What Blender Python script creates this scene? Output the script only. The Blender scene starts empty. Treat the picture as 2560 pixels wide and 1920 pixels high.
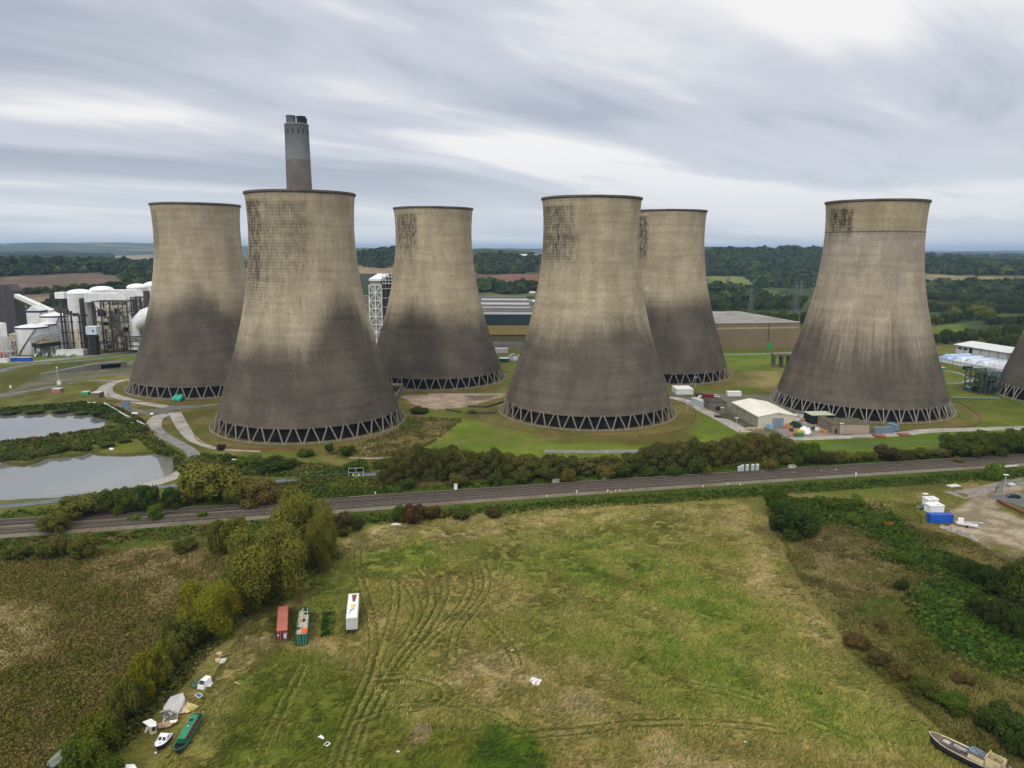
import bpy, math, random
import numpy as np
from mathutils import Matrix, Vector
C = bpy.context.scene
COL = C.collection
# ------------------------------------------------------------------ camera, world, sun, exposure
K = 2560/2212
F = 1601.6*K; PT = math.radians(10.33); RO = math.radians(.225); HC = 87.85
cd = bpy.data.cameras.new("camera"); cam = bpy.data.objects.new("camera", cd); COL.objects.link(cam)
cd.sensor_width = 36; cd.lens = 36*1601.6/2212; cd.clip_start = 1; cd.clip_end = 60000
cam.matrix_world = Matrix.Translation((0, 0, HC)) @ Matrix.Rotation(math.pi/2-PT, 4, 'X') @ Matrix.Rotation(RO, 4, 'Z')
C.camera = cam
C.render.resolution_x = 1024; C.render.resolution_y = 768
C.view_settings.view_transform = 'Standard'; C.view_settings.look = 'None'; C.view_settings.gamma = 1
C.view_settings.exposure = 0.14
C.cycles.max_bounces = 5; C.cycles.diffuse_bounces = 2; C.cycles.glossy_bounces = 2; C.cycles.transmission_bounces = 2
C.cycles.transparent_max_bounces = 4; C.cycles.volume_bounces = 0
C.cycles.use_adaptive_sampling = True; C.cycles.adaptive_threshold = 0.02
C.render.use_persistent_data = False
SUN_EL, SUN_AZ = 38, 200           # azimuth the light comes from, compass from +Y clockwise
w = bpy.data.worlds.new("World"); C.world = w; w.use_nodes = True
def N(nt, t, **k):
    n = nt.nodes.new(t)
    for a, b in k.items():
        if a.startswith('i_'):
            n.inputs[int(a[2:]) if a[2:].isdigit() else a[2:].replace('_', ' ')].default_value = b
        else: setattr(n, a, b)
    return n
def ma(nt, op, a, b=None, c=None, clamp=False):
    n = nt.nodes.new('ShaderNodeMath'); n.operation = op; n.use_clamp = clamp
    for i, v in enumerate((a, b, c)):
        if v is None: continue
        if isinstance(v, (int, float)): n.inputs[i].default_value = v
        else: nt.links.new(v, n.inputs[i])
    return n.outputs[0]
def sm(nt, v, lo, hi, a=0., b=1.):
    n = nt.nodes.new('ShaderNodeMapRange'); n.interpolation_type = 'SMOOTHSTEP'
    nt.links.new(v, n.inputs[0])
    for i, x in enumerate((lo, hi, a, b)): n.inputs[i+1].default_value = x
    return n.outputs[0]
def vec(nt, x, y, z):
    n = nt.nodes.new('ShaderNodeCombineXYZ')
    for i, v in enumerate((x, y, z)):
        if isinstance(v, (int, float)): n.inputs[i].default_value = v
        else: nt.links.new(v, n.inputs[i])
    return n.outputs[0]
def noise(nt, v, scale=1, detail=3, rough=.55, dist=0.):
    n = nt.nodes.new('ShaderNodeTexNoise'); n.inputs['Scale'].default_value = scale
    n.inputs['Detail'].default_value = detail; n.inputs['Roughness'].default_value = rough
    n.inputs['Distortion'].default_value = dist
    if v is not None: nt.links.new(v, n.inputs['Vector'])
    return n.outputs[0]
def mixc(nt, f, a, b, mode='MIX'):
    n = nt.nodes.new('ShaderNodeMix'); n.data_type = 'RGBA'; n.blend_type = mode; n.clamp_factor = True
    for s, v in ((0, f), (6, a), (7, b)):
        if isinstance(v, (int, float)): n.inputs[s].default_value = v
        elif isinstance(v, (tuple, list)): n.inputs[s].default_value = tuple(v)+((1,) if len(v) == 3 else ())
        else: nt.links.new(v, n.inputs[s])
    return n.outputs[2]
def world_sky():
    nt = w.node_tree; nt.nodes.clear()
    out = N(nt, 'ShaderNodeOutputWorld'); bg = N(nt, 'ShaderNodeBackground'); bg.inputs[1].default_value = .1
    sky = N(nt, 'ShaderNodeTexSky', sky_type='NISHITA', sun_disc=False)
    sky.sun_elevation = math.radians(SUN_EL); sky.sun_rotation = math.radians(SUN_AZ)
    sky.altitude = 100; sky.dust_density = 2
    tc = N(nt, 'ShaderNodeTexCoord'); sp = N(nt, 'ShaderNodeSeparateXYZ'); nt.links.new(tc.outputs['Generated'], sp.inputs[0])
    z = ma(nt, 'MAXIMUM', sp.outputs[2], 0.0)
    den = ma(nt, 'ADD', z, .07)
    px = ma(nt, 'DIVIDE', sp.outputs[0], den); py = ma(nt, 'DIVIDE', sp.outputs[1], den)
    def lay(ang, sx, sy, ox, oy, det, ro, dist=0):
        a = math.radians(ang); ca, sa = math.cos(a), math.sin(a)
        u = ma(nt, 'ADD', ma(nt, 'MULTIPLY', px, ca), ma(nt, 'MULTIPLY', py, sa))
        v = ma(nt, 'ADD', ma(nt, 'MULTIPLY', px, -sa), ma(nt, 'MULTIPLY', py, ca))
        return noise(nt, vec(nt, ma(nt, 'MULTIPLY_ADD', u, sx, ox), ma(nt, 'MULTIPLY_ADD', v, sy, oy), 0.), 1, det, ro, dist)
    n1 = lay(40, .17, .46, 7.1, 22.9, 3, .5, .5)
    n2 = lay(52, .42, 1.25, 17.7, 6.2, 5, .55, .7)
    n3 = lay(30, .13, .22, 2.2, 26.4, 2, .5, .3)
    d = ma(nt, 'ADD', ma(nt, 'ADD', ma(nt, 'MULTIPLY', n1, .5), ma(nt, 'MULTIPLY', n2, .22)), ma(nt, 'MULTIPLY', n3, .38))
    cr = N(nt, 'ShaderNodeValToRGB'); nt.links.new(d, cr.inputs[0])
    e = cr.color_ramp; e.interpolation = 'EASE'
    e.elements[0].position = .44; e.elements[0].color = (.33, .36, .445, 1)
    e.elements[1].position = .62; e.elements[1].color = (.88, .86, .85, 1)
    m = e.elements.new(.49); m.color = (.42, .45, .53, 1)
    m = e.elements.new(.545); m.color = (.56, .59, .66, 1)
    hz = sm(nt, sp.outputs[2], 0.0, .16, .75, 0.)
    c = mixc(nt, hz, cr.outputs[0], (.64, .69, .745))
    up = sm(nt, sp.outputs[2], .35, .75, 1.0, 1.6)   # the overcast above the frame is brighter than the low band
    c10 = N(nt, 'ShaderNodeVectorMath', operation='SCALE'); nt.links.new(c, c10.inputs[0]); nt.links.new(ma(nt, 'MULTIPLY', up, 10.), c10.inputs['Scale'])
    fin = mixc(nt, .94, sky.outputs[0], c10.outputs[0])
    nt.links.new(fin, bg.inputs[0]); nt.links.new(bg.outputs[0], out.inputs[0])
world_sky()
sl = bpy.data.lights.new("sun", 'SUN'); sl.energy = 1.5; sl.angle = math.radians(16); sl.color = (1, .96, .88)
so = bpy.data.objects.new("sun", sl); COL.objects.link(so)
_a, _e = math.radians(SUN_AZ), math.radians(SUN_EL)
so.rotation_euler = Vector((math.sin(_a)*math.cos(_e), math.cos(_a)*math.cos(_e), math.sin(_e))).to_track_quat('Z', 'Y').to_euler()

# ------------------------------------------------------------------ measuring helpers: photo pixel -> metres on the real ground
def ray(x, y):
    a, b = x-1280, y-960; cr, s_ = math.cos(RO), math.sin(RO)
    u = (a*cr+b*s_)/F; v = -(-a*s_+b*cr)/F
    c, s = math.cos(PT), math.sin(PT)
    return (u, c+v*s, v*c-s)
def G(x, y, z=0.):
    d = ray(x, y); t = (z-HC)/d[2]; return (d[0]*t, d[1]*t)
def GD(x, y, z=0.): return G(x*K, y*K, z)
def PL(x, y, Y):
    d = ray(x, y); t = Y/d[1]; return (d[0]*t, HC+d[2]*t)
def zc(x0, y0, s): return lambda X, Y: (x0+X/s, y0+Y/s)
Z1 = zc(0, 900, 3.456); Z0 = zc(0, 560, 3.456); Z2 = zc(500, 900, 3.456); Z3 = zc(1100, 900, 3.456)
Z4 = zc(1620, 900, 4.608); Z5 = zc(2080, 900, 4.608); Z7 = zc(1860, 1140, 3.16)
ZC = zc(600, 1440, 5.53); ZB = zc(300, 1600, 5.184); ZR = zc(2200, 1740, 6.144); ZM = zc(700, 1600, 3.16)
ZE = zc(1800, 460, 2.9105); ZT = zc(1200, 460, 3.456); ZS = zc(600, 460, 3.456)
def hsh(ix, iy, s):
    h = (ix.astype(np.int64)*374761393+iy.astype(np.int64)*668265263+s*974634777) & 0xffffffff
    h = ((h ^ (h >> 13))*1274126177) & 0xffffffff
    return ((h ^ (h >> 16)) & 0xffff)/65535.
def vn(x, y, s=0):
    ix = np.floor(x); iy = np.floor(y); fx = x-ix; fy = y-iy
    fx = fx*fx*(3-2*fx); fy = fy*fy*(3-2*fy)
    a = hsh(ix, iy, s); b = hsh(ix+1, iy, s); c = hsh(ix, iy+1, s); d = hsh(ix+1, iy+1, s)
    return (a*(1-fx)+b*fx)*(1-fy)+(c*(1-fx)+d*fx)*fy
def fbm(x, y, s=0, o=4):
    r = 0; a = .5; t = 0
    for i in range(o):
        r = r+a*vn(x, y, s+i*17); t += a; a *= .5; x = x*2.03+7.1; y = y*2.03+3.3
    return r/t
def sst(v, a, b):
    t = np.clip((v-a)/(b-a), 0, 1); return t*t*(3-2*t)
def terr(x, y):
    """rise of the land beyond the station: rolling low hills, a blue ridge far off"""
    x = np.asarray(x, float); y = np.asarray(y, float)
    d = np.hypot(x, y)
    z = 30*sst(d, 850, 1500)+20*sst(d, 1500, 2300)-24*sst(d, 2500, 4200)
    z = z-22*np.exp(-((x-700)/420)**2)*sst(d, 850, 1400)*(1-sst(d, 1700, 2300))
    z = z+np.exp(-(((x+820)/420)**2+((y-1750)/420)**2))*12
    z = z+np.exp(-(((x+150)/330)**2+((y-2100)/330)**2))*34
    z = z+np.exp(-(((x-800)/620)**2+((y-2700)/480)**2))*52
    z = z+np.exp(-(((x-2350)/500)**2+((y-3600)/500)**2))*30
    z = z+(fbm(x/420., y/420., 5)-.5)*22*sst(d, 1000, 1900)
    z = z+(fbm(x/2600., y/1500., 9)-.25)*130*sst(d, 5200, 9500)+np.exp(-(((x+5200)/2600)**2+((y-9500)/1500)**2))*85
    return z
def GT(x, y):
    """photo pixel -> first hit on the rolling land"""
    d = ray(x, y); t = 300.; 
    for i in range(900):
        X, Y, Z = d[0]*t, d[1]*t, HC+d[2]*t
        g = float(terr(X, Y))
        if Z <= g: break
        t += max(6., (Z-g)*.6)
        if t > 14000: break
    return (X, Y)
# ------------------------------------------------------------------ object helpers
def tag(o, label=None, cat=None, group=None, kind=None):
    if label: o['label'] = label
    if cat: o['category'] = cat
    if group: o['group'] = group
    if kind: o['kind'] = kind
    return o
def thing(name, label, cat, loc=(0, 0, 0), rz=0., group=None):
    o = bpy.data.objects.new(name, None); COL.objects.link(o); o.empty_display_size = 1
    o.location = loc if len(loc) == 3 else (loc[0], loc[1], 0); o.rotation_euler = (0, 0, rz)
    return tag(o, label, cat, group)
def dup(root, name=None, loc=None, rz=None, label=None, group=None):
    r = root.copy(); COL.objects.link(r)
    if loc is not None: r.location = loc if len(loc) == 3 else (loc[0], loc[1], 0)
    if rz is not None: r.rotation_euler = (0, 0, rz)
    if label: r['label'] = label
    if group: r['group'] = group
    for ch in list(root.children):
        c = ch.copy(); COL.objects.link(c); c.parent = r
        for g in list(ch.children):
            d = g.copy(); COL.objects.link(d); d.parent = c
    return r
class MB:
    """collects boxes, bars, tubes and polygons; build() links them as one mesh object"""
    def __init__(s): s.v = []; s.f = []; s.m = []; s.sm = []; s.cur = 0
    def add(s, vs, fs, smooth=False):
        b = len(s.v); s.v += [tuple(v) for v in vs]
        for f in fs: s.f.append(tuple(b+i for i in f)); s.m.append(s.cur); s.sm.append(smooth)
        return s
    def box(s, x0, x1, y0, y1, z0, z1):
        if x0 > x1: x0, x1 = x1, x0
        if y0 > y1: y0, y1 = y1, y0
        v = [(x0, y0, z0), (x1, y0, z0), (x1, y1, z0), (x0, y1, z0), (x0, y0, z1), (x1, y0, z1), (x1, y1, z1), (x0, y1, z1)]
        return s.add(v, [(0, 3, 2, 1), (4, 5, 6, 7), (0, 1, 5, 4), (1, 2, 6, 5), (2, 3, 7, 6), (3, 0, 4, 7)])
    def bar(s, a, b, w=.2, h=None, up=(0, 0, 1)):
        a = Vector(a); b = Vector(b); d = (b-a)
        if d.length < 1e-6: return s
        d.normalize(); u = Vector(up)
        if abs(d.dot(u)) > .95: u = Vector((1, 0, 0))
        r = d.cross(u).normalized(); u = r.cross(d); h = h or w; r = r*w/2; u = u*h/2
        v = [a-r-u, a+r-u, a+r+u, a-r+u, b-r-u, b+r-u, b+r+u, b-r+u]
        return s.add(v, [(0, 3, 2, 1), (4, 5, 6, 7), (0, 1, 5, 4), (1, 2, 6, 5), (2, 3, 7, 6), (3, 0, 4, 7)])
    def tube(s, pts, r, n=10, cap=True):
        pts = [Vector(p) for p in pts]; rr = r if isinstance(r, (list, tuple)) else [r]*len(pts)
        vs = []; fs = []; pu = None
        for i, p in enumerate(pts):
            d = (pts[min(i+1, len(pts)-1)]-pts[max(i-1, 0)]).normalized()
            u = Vector((0, 0, 1)) if abs(d.z) < .95 else Vector((1, 0, 0))
            if pu is not None: u = pu
            a = d.cross(u).normalized(); b = a.cross(d).normalized(); pu = b
            for k in range(n):
                t = 2*math.pi*k/n; vs.append(p+(a*math.cos(t)+b*math.sin(t))*rr[i])
        for i in range(len(pts)-1):
            for k in range(n):
                fs.append((i*n+k, i*n+(k+1) % n, (i+1)*n+(k+1) % n, (i+1)*n+k))
        s.add(vs, fs, True)
        if cap: s.add(vs[:n], [tuple(range(n))[::-1]]); s.add(vs[-n:], [tuple(range(n))])
        return s
    def lathe(s, prof, n=48, cx=0, cy=0, smooth=True, a0=0, a1=2*math.pi):
        full = abs(a1-a0-2*math.pi) < 1e-6; m = n if full else n+1; vs = []
        for r, z in prof:
            for k in range(m):
                t = a0+(a1-a0)*k/n; vs.append((cx+r*math.cos(t), cy+r*math.sin(t), z))
        fs = []
        for i in range(len(prof)-1):
            for k in range(n): fs.append((i*m+k, i*m+(k+1) % m, (i+1)*m+(k+1) % m, (i+1)*m+k))
        return s.add(vs, fs, smooth)
    def prism(s, poly, z0, z1):
        n = len(poly)
        zz0 = z0 if isinstance(z0, (list, tuple)) else [z0]*n; zz1 = z1 if isinstance(z1, (list, tuple)) else [z1]*n
        ar = sum(poly[i][0]*poly[(i+1) % n][1]-poly[(i+1) % n][0]*poly[i][1] for i in range(n))
        if ar < 0: poly = poly[::-1]; zz0 = zz0[::-1]; zz1 = zz1[::-1]
        v = [(p[0], p[1], zz0[i]) for i, p in enumerate(poly)]+[(p[0], p[1], zz1[i]) for i, p in enumerate(poly)]
        fs = [tuple(range(n))[::-1], tuple(range(n, 2*n))]+[(i, (i+1) % n, n+(i+1) % n, n+i) for i in range(n)]
        return s.add(v, fs)
    def build(s, name, mat, parent=None, world=False):
        me = bpy.data.meshes.new(name)
        vs = s.v
        if world and parent is not None:
            M = (Matrix.Translation(parent.location) @ Matrix.Rotation(parent.rotation_euler[2], 4, 'Z')).inverted()
            vs = [tuple(M @ Vector(v)) for v in vs]
        me.from_pydata(vs, [], s.f)
        mats = mat if isinstance(mat, (list, tuple)) else [mat]
        for m in mats: me.materials.append(m)
        me.polygons.foreach_set('material_index', s.m); me.polygons.foreach_set('use_smooth', s.sm); me.update()
        o = bpy.data.objects.new(name, me); COL.objects.link(o)
        if parent is not None: o.parent = parent
        return o
def quads_obj(name, V, colr, mat, parent=None):
    """V: (n,4,3) quads, colr: (n,3) one colour each"""
    n = len(V); me = bpy.data.meshes.new(name)
    me.vertices.add(n*4); me.vertices.foreach_set('co', np.ascontiguousarray(V, dtype=np.float32).ravel())
    me.loops.add(n*4); me.loops.foreach_set('vertex_index', np.arange(n*4, dtype=np.int32))
    me.polygons.add(n); me.polygons.foreach_set('loop_start', np.arange(0, n*4, 4, dtype=np.int32))
    try: me.polygons.foreach_set('loop_total', np.full(n, 4, dtype=np.int32))
    except Exception: pass
    me.update(calc_edges=True)
    at = me.color_attributes.new('Col', 'FLOAT_COLOR', 'POINT')
    c4 = np.ones((n, 4, 4), np.float32); c4[:, :, :3] = np.asarray(colr)[:, None, :]
    at.data.foreach_set('color', c4.ravel()); me.materials.append(mat)
    o = bpy.data.objects.new(name, me); COL.objects.link(o)
    if parent is not None: o.parent = parent
    return o
# ------------------------------------------------------------------ materials
_M = {}
def new(name):
    m = bpy.data.materials.new(name); m.use_nodes = True; nt = m.node_tree
    return m, nt, nt.nodes['Principled BSDF']
def mat(name, c, rough=.7, var=.25, scale=1.5, metal=0., dirt=None, dirt_amt=.4, streak=False, rib=0., ribax=0, bump=0.):
    """painted or plain surface: base colour with blotches, optional dirt (streaks down the face) and ribs"""
    if name in _M: return _M[name]
    m, nt, b = new(name)
    tc = N(nt, 'ShaderNodeTexCoord'); ob = tc.outputs['Object']
    n1 = noise(nt, ob, scale, 4, .6); f = sm(nt, n1, .3, .7, 1-var, 1+var*.6)
    base = N(nt, 'ShaderNodeVectorMath', operation='SCALE'); base.inputs[0].default_value = c; nt.links.new(f, base.inputs['Scale'])
    col = base.outputs[0]
    if dirt is not None:
        sp = N(nt, 'ShaderNodeSeparateXYZ'); nt.links.new(ob, sp.inputs[0])
        v = vec(nt, ma(nt, 'MULTIPLY', sp.outputs[0], 1.3*scale), ma(nt, 'MULTIPLY', sp.outputs[1], 1.3*scale), ma(nt, 'MULTIPLY', sp.outputs[2], (.18 if streak else 1.3)*scale))
        n2 = noise(nt, v, 1, 5, .65); g = sm(nt, n2, .48, .72, 0, dirt_amt)
        col = mixc(nt, g, col, dirt)
    if rib:
        sp = N(nt, 'ShaderNodeSeparateXYZ'); nt.links.new(ob, sp.inputs[0])
        q = ma(nt, 'PINGPONG', ma(nt, 'DIVIDE', sp.outputs[ribax], rib), .5)
        r_ = sm(nt, q, .0, .16, .0, 1.)
        col = mixc(nt, r_, mixc(nt, .45, col, (.02, .02, .02)), col)
        bp = N(nt, 'ShaderNodeBump'); bp.inputs['Strength'].default_value = .5; bp.inputs['Distance'].default_value = .1
        nt.links.new(q, bp.inputs['Height']); nt.links.new(bp.outputs[0], b.inputs['Normal'])
    elif bump:
        bp = N(nt, 'ShaderNodeBump'); bp.inputs['Strength'].default_value = .6; bp.inputs['Distance'].default_value = bump
        nt.links.new(noise(nt, ob, scale*4, 4, .6), bp.inputs['Height']); nt.links.new(bp.outputs[0], b.inputs['Normal'])
    nt.links.new(col, b.inputs['Base Color']); b.inputs['Roughness'].default_value = rough; b.inputs['Metallic'].default_value = metal
    b.inputs['Specular IOR Level'].default_value = .25
    _M[name] = m; return m
def leaf_mat(name, tint=True):
    m, nt, b = new(name)
    at = N(nt, 'ShaderNodeAttribute', attribute_name='Col')
    col = at.outputs[0]
    if tint:
        oi = N(nt, 'ShaderNodeObjectInfo'); col = mixc(nt, 1., col, oi.outputs['Color'], 'MULTIPLY')
    nt.links.new(col, b.inputs['Base Color']); b.inputs['Roughness'].default_value = .75
    b.inputs['Specular IOR Level'].default_value = .08
    tr = N(nt, 'ShaderNodeBsdfTranslucent'); nt.links.new(col, tr.inputs[0])
    mx = N(nt, 'ShaderNodeMixShader'); mx.inputs[0].default_value = .18
    out = nt.nodes['Material Output']; nt.links.new(b.outputs[0], mx.inputs[1]); nt.links.new(tr.outputs[0], mx.inputs[2]); nt.links.new(mx.outputs[0], out.inputs[0])
    return m
LEAF = leaf_mat('foliage'); SCRUB = leaf_mat('scrub_leaves', False)
CONC = mat('concrete_paving', (.33, .31, .27), .9, .3, .12, dirt=(.16, .14, .11), dirt_amt=.6)
ASPH = mat('asphalt', (.11, .115, .12), .85, .3, .1, dirt=(.2, .19, .17), dirt_amt=.5)
CBASE = mat('base_concrete', (.15, .135, .11), .9, .3, .5, dirt=(.09, .08, .06), streak=True)
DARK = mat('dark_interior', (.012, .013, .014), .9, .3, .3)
WHITE = mat('white_paint', (.66, .67, .67), .55, .1, .3, dirt=(.35, .33, .28), dirt_amt=.35, streak=True)
WHITER = mat('clean_white', (.74, .75, .76), .5, .06, .5)
CREAM = mat('cream_cladding', (.54, .51, .41), .6, .08, .2, rib=1.1, ribax=0)
CREAMY = mat('cream_cladding_side', (.45, .42, .33), .6, .08, .2, rib=1.1, ribax=1)
CREAMR = mat('cream_roof', (.70, .68, .58), .6, .10, .15, dirt=(.45, .43, .33), dirt_amt=.4)
STEEL = mat('dark_steel', (.05, .045, .04), .7, .4, .5, dirt=(.16, .10, .03), dirt_amt=.5)
GREYM = mat('grey_metal', (.34, .37, .39), .5, .15, .5)
LGREY = mat('light_grey', (.5, .51, .5), .6, .15, .5)
BROWNC = mat('brown_cladding', (.065, .055, .055), .7, .15, .2, rib=1.6)
BLACK = mat('black', (.015, .015, .016), .6, .2, .5)
GLASS = mat('dark_glass', (.03, .04, .05), .15, .2, .5)
RUST = mat('rust', (.22, .065, .03), .85, .35, .8)
MOSS = mat('moss_roof', (.09, .085, .045), .9, .5, .5, dirt=(.2, .19, .15), dirt_amt=.5)
BUFF = mat('buff_brick', (.34, .27, .21), .85, .15, 1.)
BLUEP = mat('blue_paint', (.015, .085, .42), .5, .12, .4, rib=.45)
SKYB = mat('pale_blue_paint', (.22, .36, .46), .5, .12, .5)
GREENP = mat('green_paint', (.03, .22, .10), .5, .2, .5)
REDP = mat('dark_red_paint', (.16, .02, .03), .55, .2, .5)
ORANGE = mat('orange_plastic', (.50, .17, .05), .6, .2, 1.)
YELLOW = mat('yellow_paint', (.65, .48, .06), .6, .2, 1.)
TIMBER = mat('raw_timber', (.50, .36, .19), .8, .25, 1.5)
BARK = mat('bark', (.10, .08, .055), .9, .3, 2.)
REDN = mat('orange_mesh', (.24, .085, .05), .8, .3, .6)
SILVER = mat('galvanised', (.42, .44, .44), .45, .15, 1.)
# ------------------------------------------------------------------ ground sheet
def axis(segs):
    out = [segs[0][0]]
    for a, b, s0, s1 in segs:
        x = a
        while x < b-1e-6:
            t = (x-a)/(b-a); st = s0*(s1/s0)**t; x = min(b, x+st); out.append(x)
    return np.array(out)
xs_pos = axis([(0, 90, .42, .55), (90, 330, .55, 1.6), (330, 1200, 2, 16), (1200, 34000, 20, 1500)])
xs_neg = -axis([(0, 100, .42, .5), (100, 300, .5, 1.6), (300, 1200, 2, 16), (1200, 34000, 20, 1500)])[::-1]
gx = np.concatenate([xs_neg[:-1], xs_pos])
gy = axis([(-3000, 60, 800, 20), (60, 106, 8, 1.), (106, 240, .45, .7), (240, 460, .7, 2.), (460, 1500, 2.2, 14), (1500, 5000, 14, 60), (5000, 34000, 70, 1500)])
X, Y = np.meshgrid(gx, gy); x = X.ravel(); y = Y.ravel()
trk = np.zeros(x.size); col = np.zeros((x.size, 3)); rgh = np.full(x.size, .5)
def lerp(a, b, t): return a*(1-t[:, None])+b*t[:, None]
def inpoly(px, py, P):
    ins = np.zeros(px.shape, bool); d2 = np.full(px.shape, 1e12); n = len(P)
    for i in range(n):
        x0, y0 = P[i]; x1, y1 = P[(i+1) % n]
        c = ((y0 > py) != (y1 > py)) & (px < (x1-x0)*(py-y0)/((y1-y0) or 1e-9)+x0); ins ^= c
        ex, ey = x1-x0, y1-y0; L = ex*ex+ey*ey or 1e-9
        t = np.clip(((px-x0)*ex+(py-y0)*ey)/L, 0, 1)
        d2 = np.minimum(d2, (px-x0-t*ex)**2+(py-y0-t*ey)**2)
    d = np.sqrt(d2); return np.where(ins, d, -d)
def paint(P, ca, cb=None, ns=6., soft=1., warp=1., contrast=.12, r=None, amt=1., seed=3, an=1.):
    P = [(float(a), float(b)) for a, b in P]
    pa = np.array(P); m = soft+warp*2
    k = np.where((x > pa[:, 0].min()-m) & (x < pa[:, 0].max()+m) & (y > pa[:, 1].min()-m) & (y < pa[:, 1].max()+m))[0]
    if not len(k): return
    xx, yy = x[k], y[k]
    d = inpoly(xx, yy, P)+(fbm(xx/(warp*2+1), yy/(warp*2+1), seed+40)-.5)*2*warp
    t = sst(d, -soft, soft)*amt
    ca = np.array(ca, float); cb = ca if cb is None else np.array(cb, float)
    n = sst(fbm(xx/ns, yy/ns*an, seed), .5-contrast, .5+contrast)
    c = ca*(1-n[:, None])+cb*n[:, None]
    col[k] = lerp(col[k], c, t)
    if r is not None: rgh[k] = rgh[k]*(1-t)+r*t
def stroke(L, w, c, amt=1., soft=.4, fn=None):
    L = [(float(a), float(b)) for a, b in L]; pa = np.array(L); m = w+soft
    k = np.where((x > pa[:, 0].min()-m) & (x < pa[:, 0].max()+m) & (y > pa[:, 1].min()-m) & (y < pa[:, 1].max()+m))[0]
    xx, yy = x[k], y[k]; d2 = np.full(xx.shape, 1e12)
    for (x0, y0), (x1, y1) in zip(L[:-1], L[1:]):
        ex, ey = x1-x0, y1-y0; l = ex*ex+ey*ey or 1e-9; t = np.clip(((xx-x0)*ex+(yy-y0)*ey)/l, 0, 1)
        d2 = np.minimum(d2, (xx-x0-t*ex)**2+(yy-y0-t*ey)**2)
    t = (1-sst(np.sqrt(d2), w/2-soft/2, w/2+soft/2))*amt
    col[k] = lerp(col[k], np.array(c, float), t)
    if fn is not None: fn[k] = np.maximum(fn[k], t)
def smooth(L, it=3):
    L = [tuple(p) for p in L]
    for _ in range(it):
        o = [L[0]]
        for a, b in zip(L[:-1], L[1:]): o += [tuple(.75*p+.25*q for p, q in zip(a, b)), tuple(.25*p+.75*q for p, q in zip(a, b))]
        L = o+[L[-1]]
    return L
def offs(L, d):
    o = []
    for i, p in enumerate(L):
        a = L[max(i-1, 0)]; b = L[min(i+1, len(L)-1)]; tx, ty = b[0]-a[0], b[1]-a[1]; l = math.hypot(tx, ty) or 1
        o.append((p[0]-ty/l*d, p[1]+tx/l*d))
    return o
gd = lambda *pts: [GD(*p) for p in pts]
gz = lambda z, *pts: [G(*z(*p)) for p in pts]
gt = lambda *pts: [GT(p[0]*K, p[1]*K) for p in pts]
# palette (linear)
GRN = (.085, .125, .022); GRN2 = (.12, .17, .030); TAN = (.235, .20, .105); TAN2 = (.29, .25, .14); DGR = (.030, .058, .010); DGR2 = (.055, .085, .016)
BRN = (.115, .098, .048); BRN2 = (.17, .14, .08); OLV = (.085, .085, .028); OLV2 = (.115, .11, .04)
# far land: patchwork of fields
cell = 380.
wx = x+(fbm(x/300, y/300, 71)-.5)*260; wy = y+(fbm(x/300, y/300, 72)-.5)*260
cx_ = np.floor(wx/cell/1.5); cy_ = np.floor(wy/cell)
hv = hsh(cx_, cy_, 77); hv2 = hsh(cx_, cy_, 78)
far = np.zeros_like(col)
pal = np.array([(.060, .085, .028), (.15, .13, .075), (.075, .095, .032), (.10, .08, .055), (.035, .055, .02), (.17, .15, .09), (.028, .044, .018), (.032, .05, .02)])
far[:] = pal[np.clip((hv*8).astype(int), 0, 7)]
edge = np.minimum(np.minimum((wx/cell/1.5) % 1, 1-(wx/cell/1.5) % 1)*1.5, np.minimum((wy/cell) % 1, 1-(wy/cell) % 1))
far = lerp(far, np.array((.018, .032, .014)), (1-sst(edge, .02, .06))*(hv2 > .2))
far = lerp(far, np.array((.02, .034, .016)), sst(fbm(x/520., y/260., 91), .47, .55)*sst(np.hypot(x, y), 2200, 3600)*.9)
nf = fbm(x/40, y/40, 6)
near = lerp(np.broadcast_to(np.array(OLV), col.shape).copy(), np.array((.10, .125, .03)), sst(nf, .4, .62))
near = lerp(near, np.array(TAN)*.8, sst(fbm(x/18, y/18, 15), .52, .72)*.7)
col[:] = lerp(near, far, sst(np.hypot(x, y), 820, 1000))
rgh[:] = .45
# ---- station lawns and rough ground
paint(gd((930, 905), (1150, 960), (1500, 965), (1620, 930), (1480, 880), (1500, 960), (1700, 960), (1720, 990), (1100, 1000), (880, 985), (900, 930)), GRN2, (.09, .14, .025), 14, 4, 4)
paint(gd((1000, 905), (1090, 925), (1200, 950), (1140, 965), (980, 965), (900, 960)), (.095, .16, .020), (.14, .165, .05), 6, 7, 6, r=.3)
paint(gd((1560, 755), (1730, 765), (1690, 850), (1570, 850)), (.085, .13, .02), (.12, .15, .035), 10, 3, 2, r=.3)
paint(gd((1575, 805), (1690, 800), (1680, 840), (1580, 835)), BRN2, TAN, 10, 3, 4, amt=.85)
paint(gd((1565, 762), (1705, 768), (1705, 775), (1565, 772)), (.07, .15, .02), None, 8, 2, 1)
paint(gd((2030, 790), (2212, 800), (2212, 930), (2030, 935)), (.075, .11, .018), (.11, .13, .03), 12, 3, 3, r=.3)
paint(gd((2050, 800), (2130, 800), (2150, 850), (2070, 850)), GRN, OLV, 10, 3, 3)
paint(gd((1700, 945), (2212, 925), (2212, 960), (1740, 985)), (.075, .13, .015), (.095, .14, .02), 12, 2, 2, r=.25)
paint(gd((880, 900), (1000, 905), (930, 960), (860, 985), (700, 985), (740, 950), (850, 920)), BRN, TAN, 6, 3, 3)
paint(gd((1080, 870), (1120, 895), (1140, 930), (1060, 915), (1000, 905), (1040, 880)), BRN, OLV, 6, 2, 2)
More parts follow.
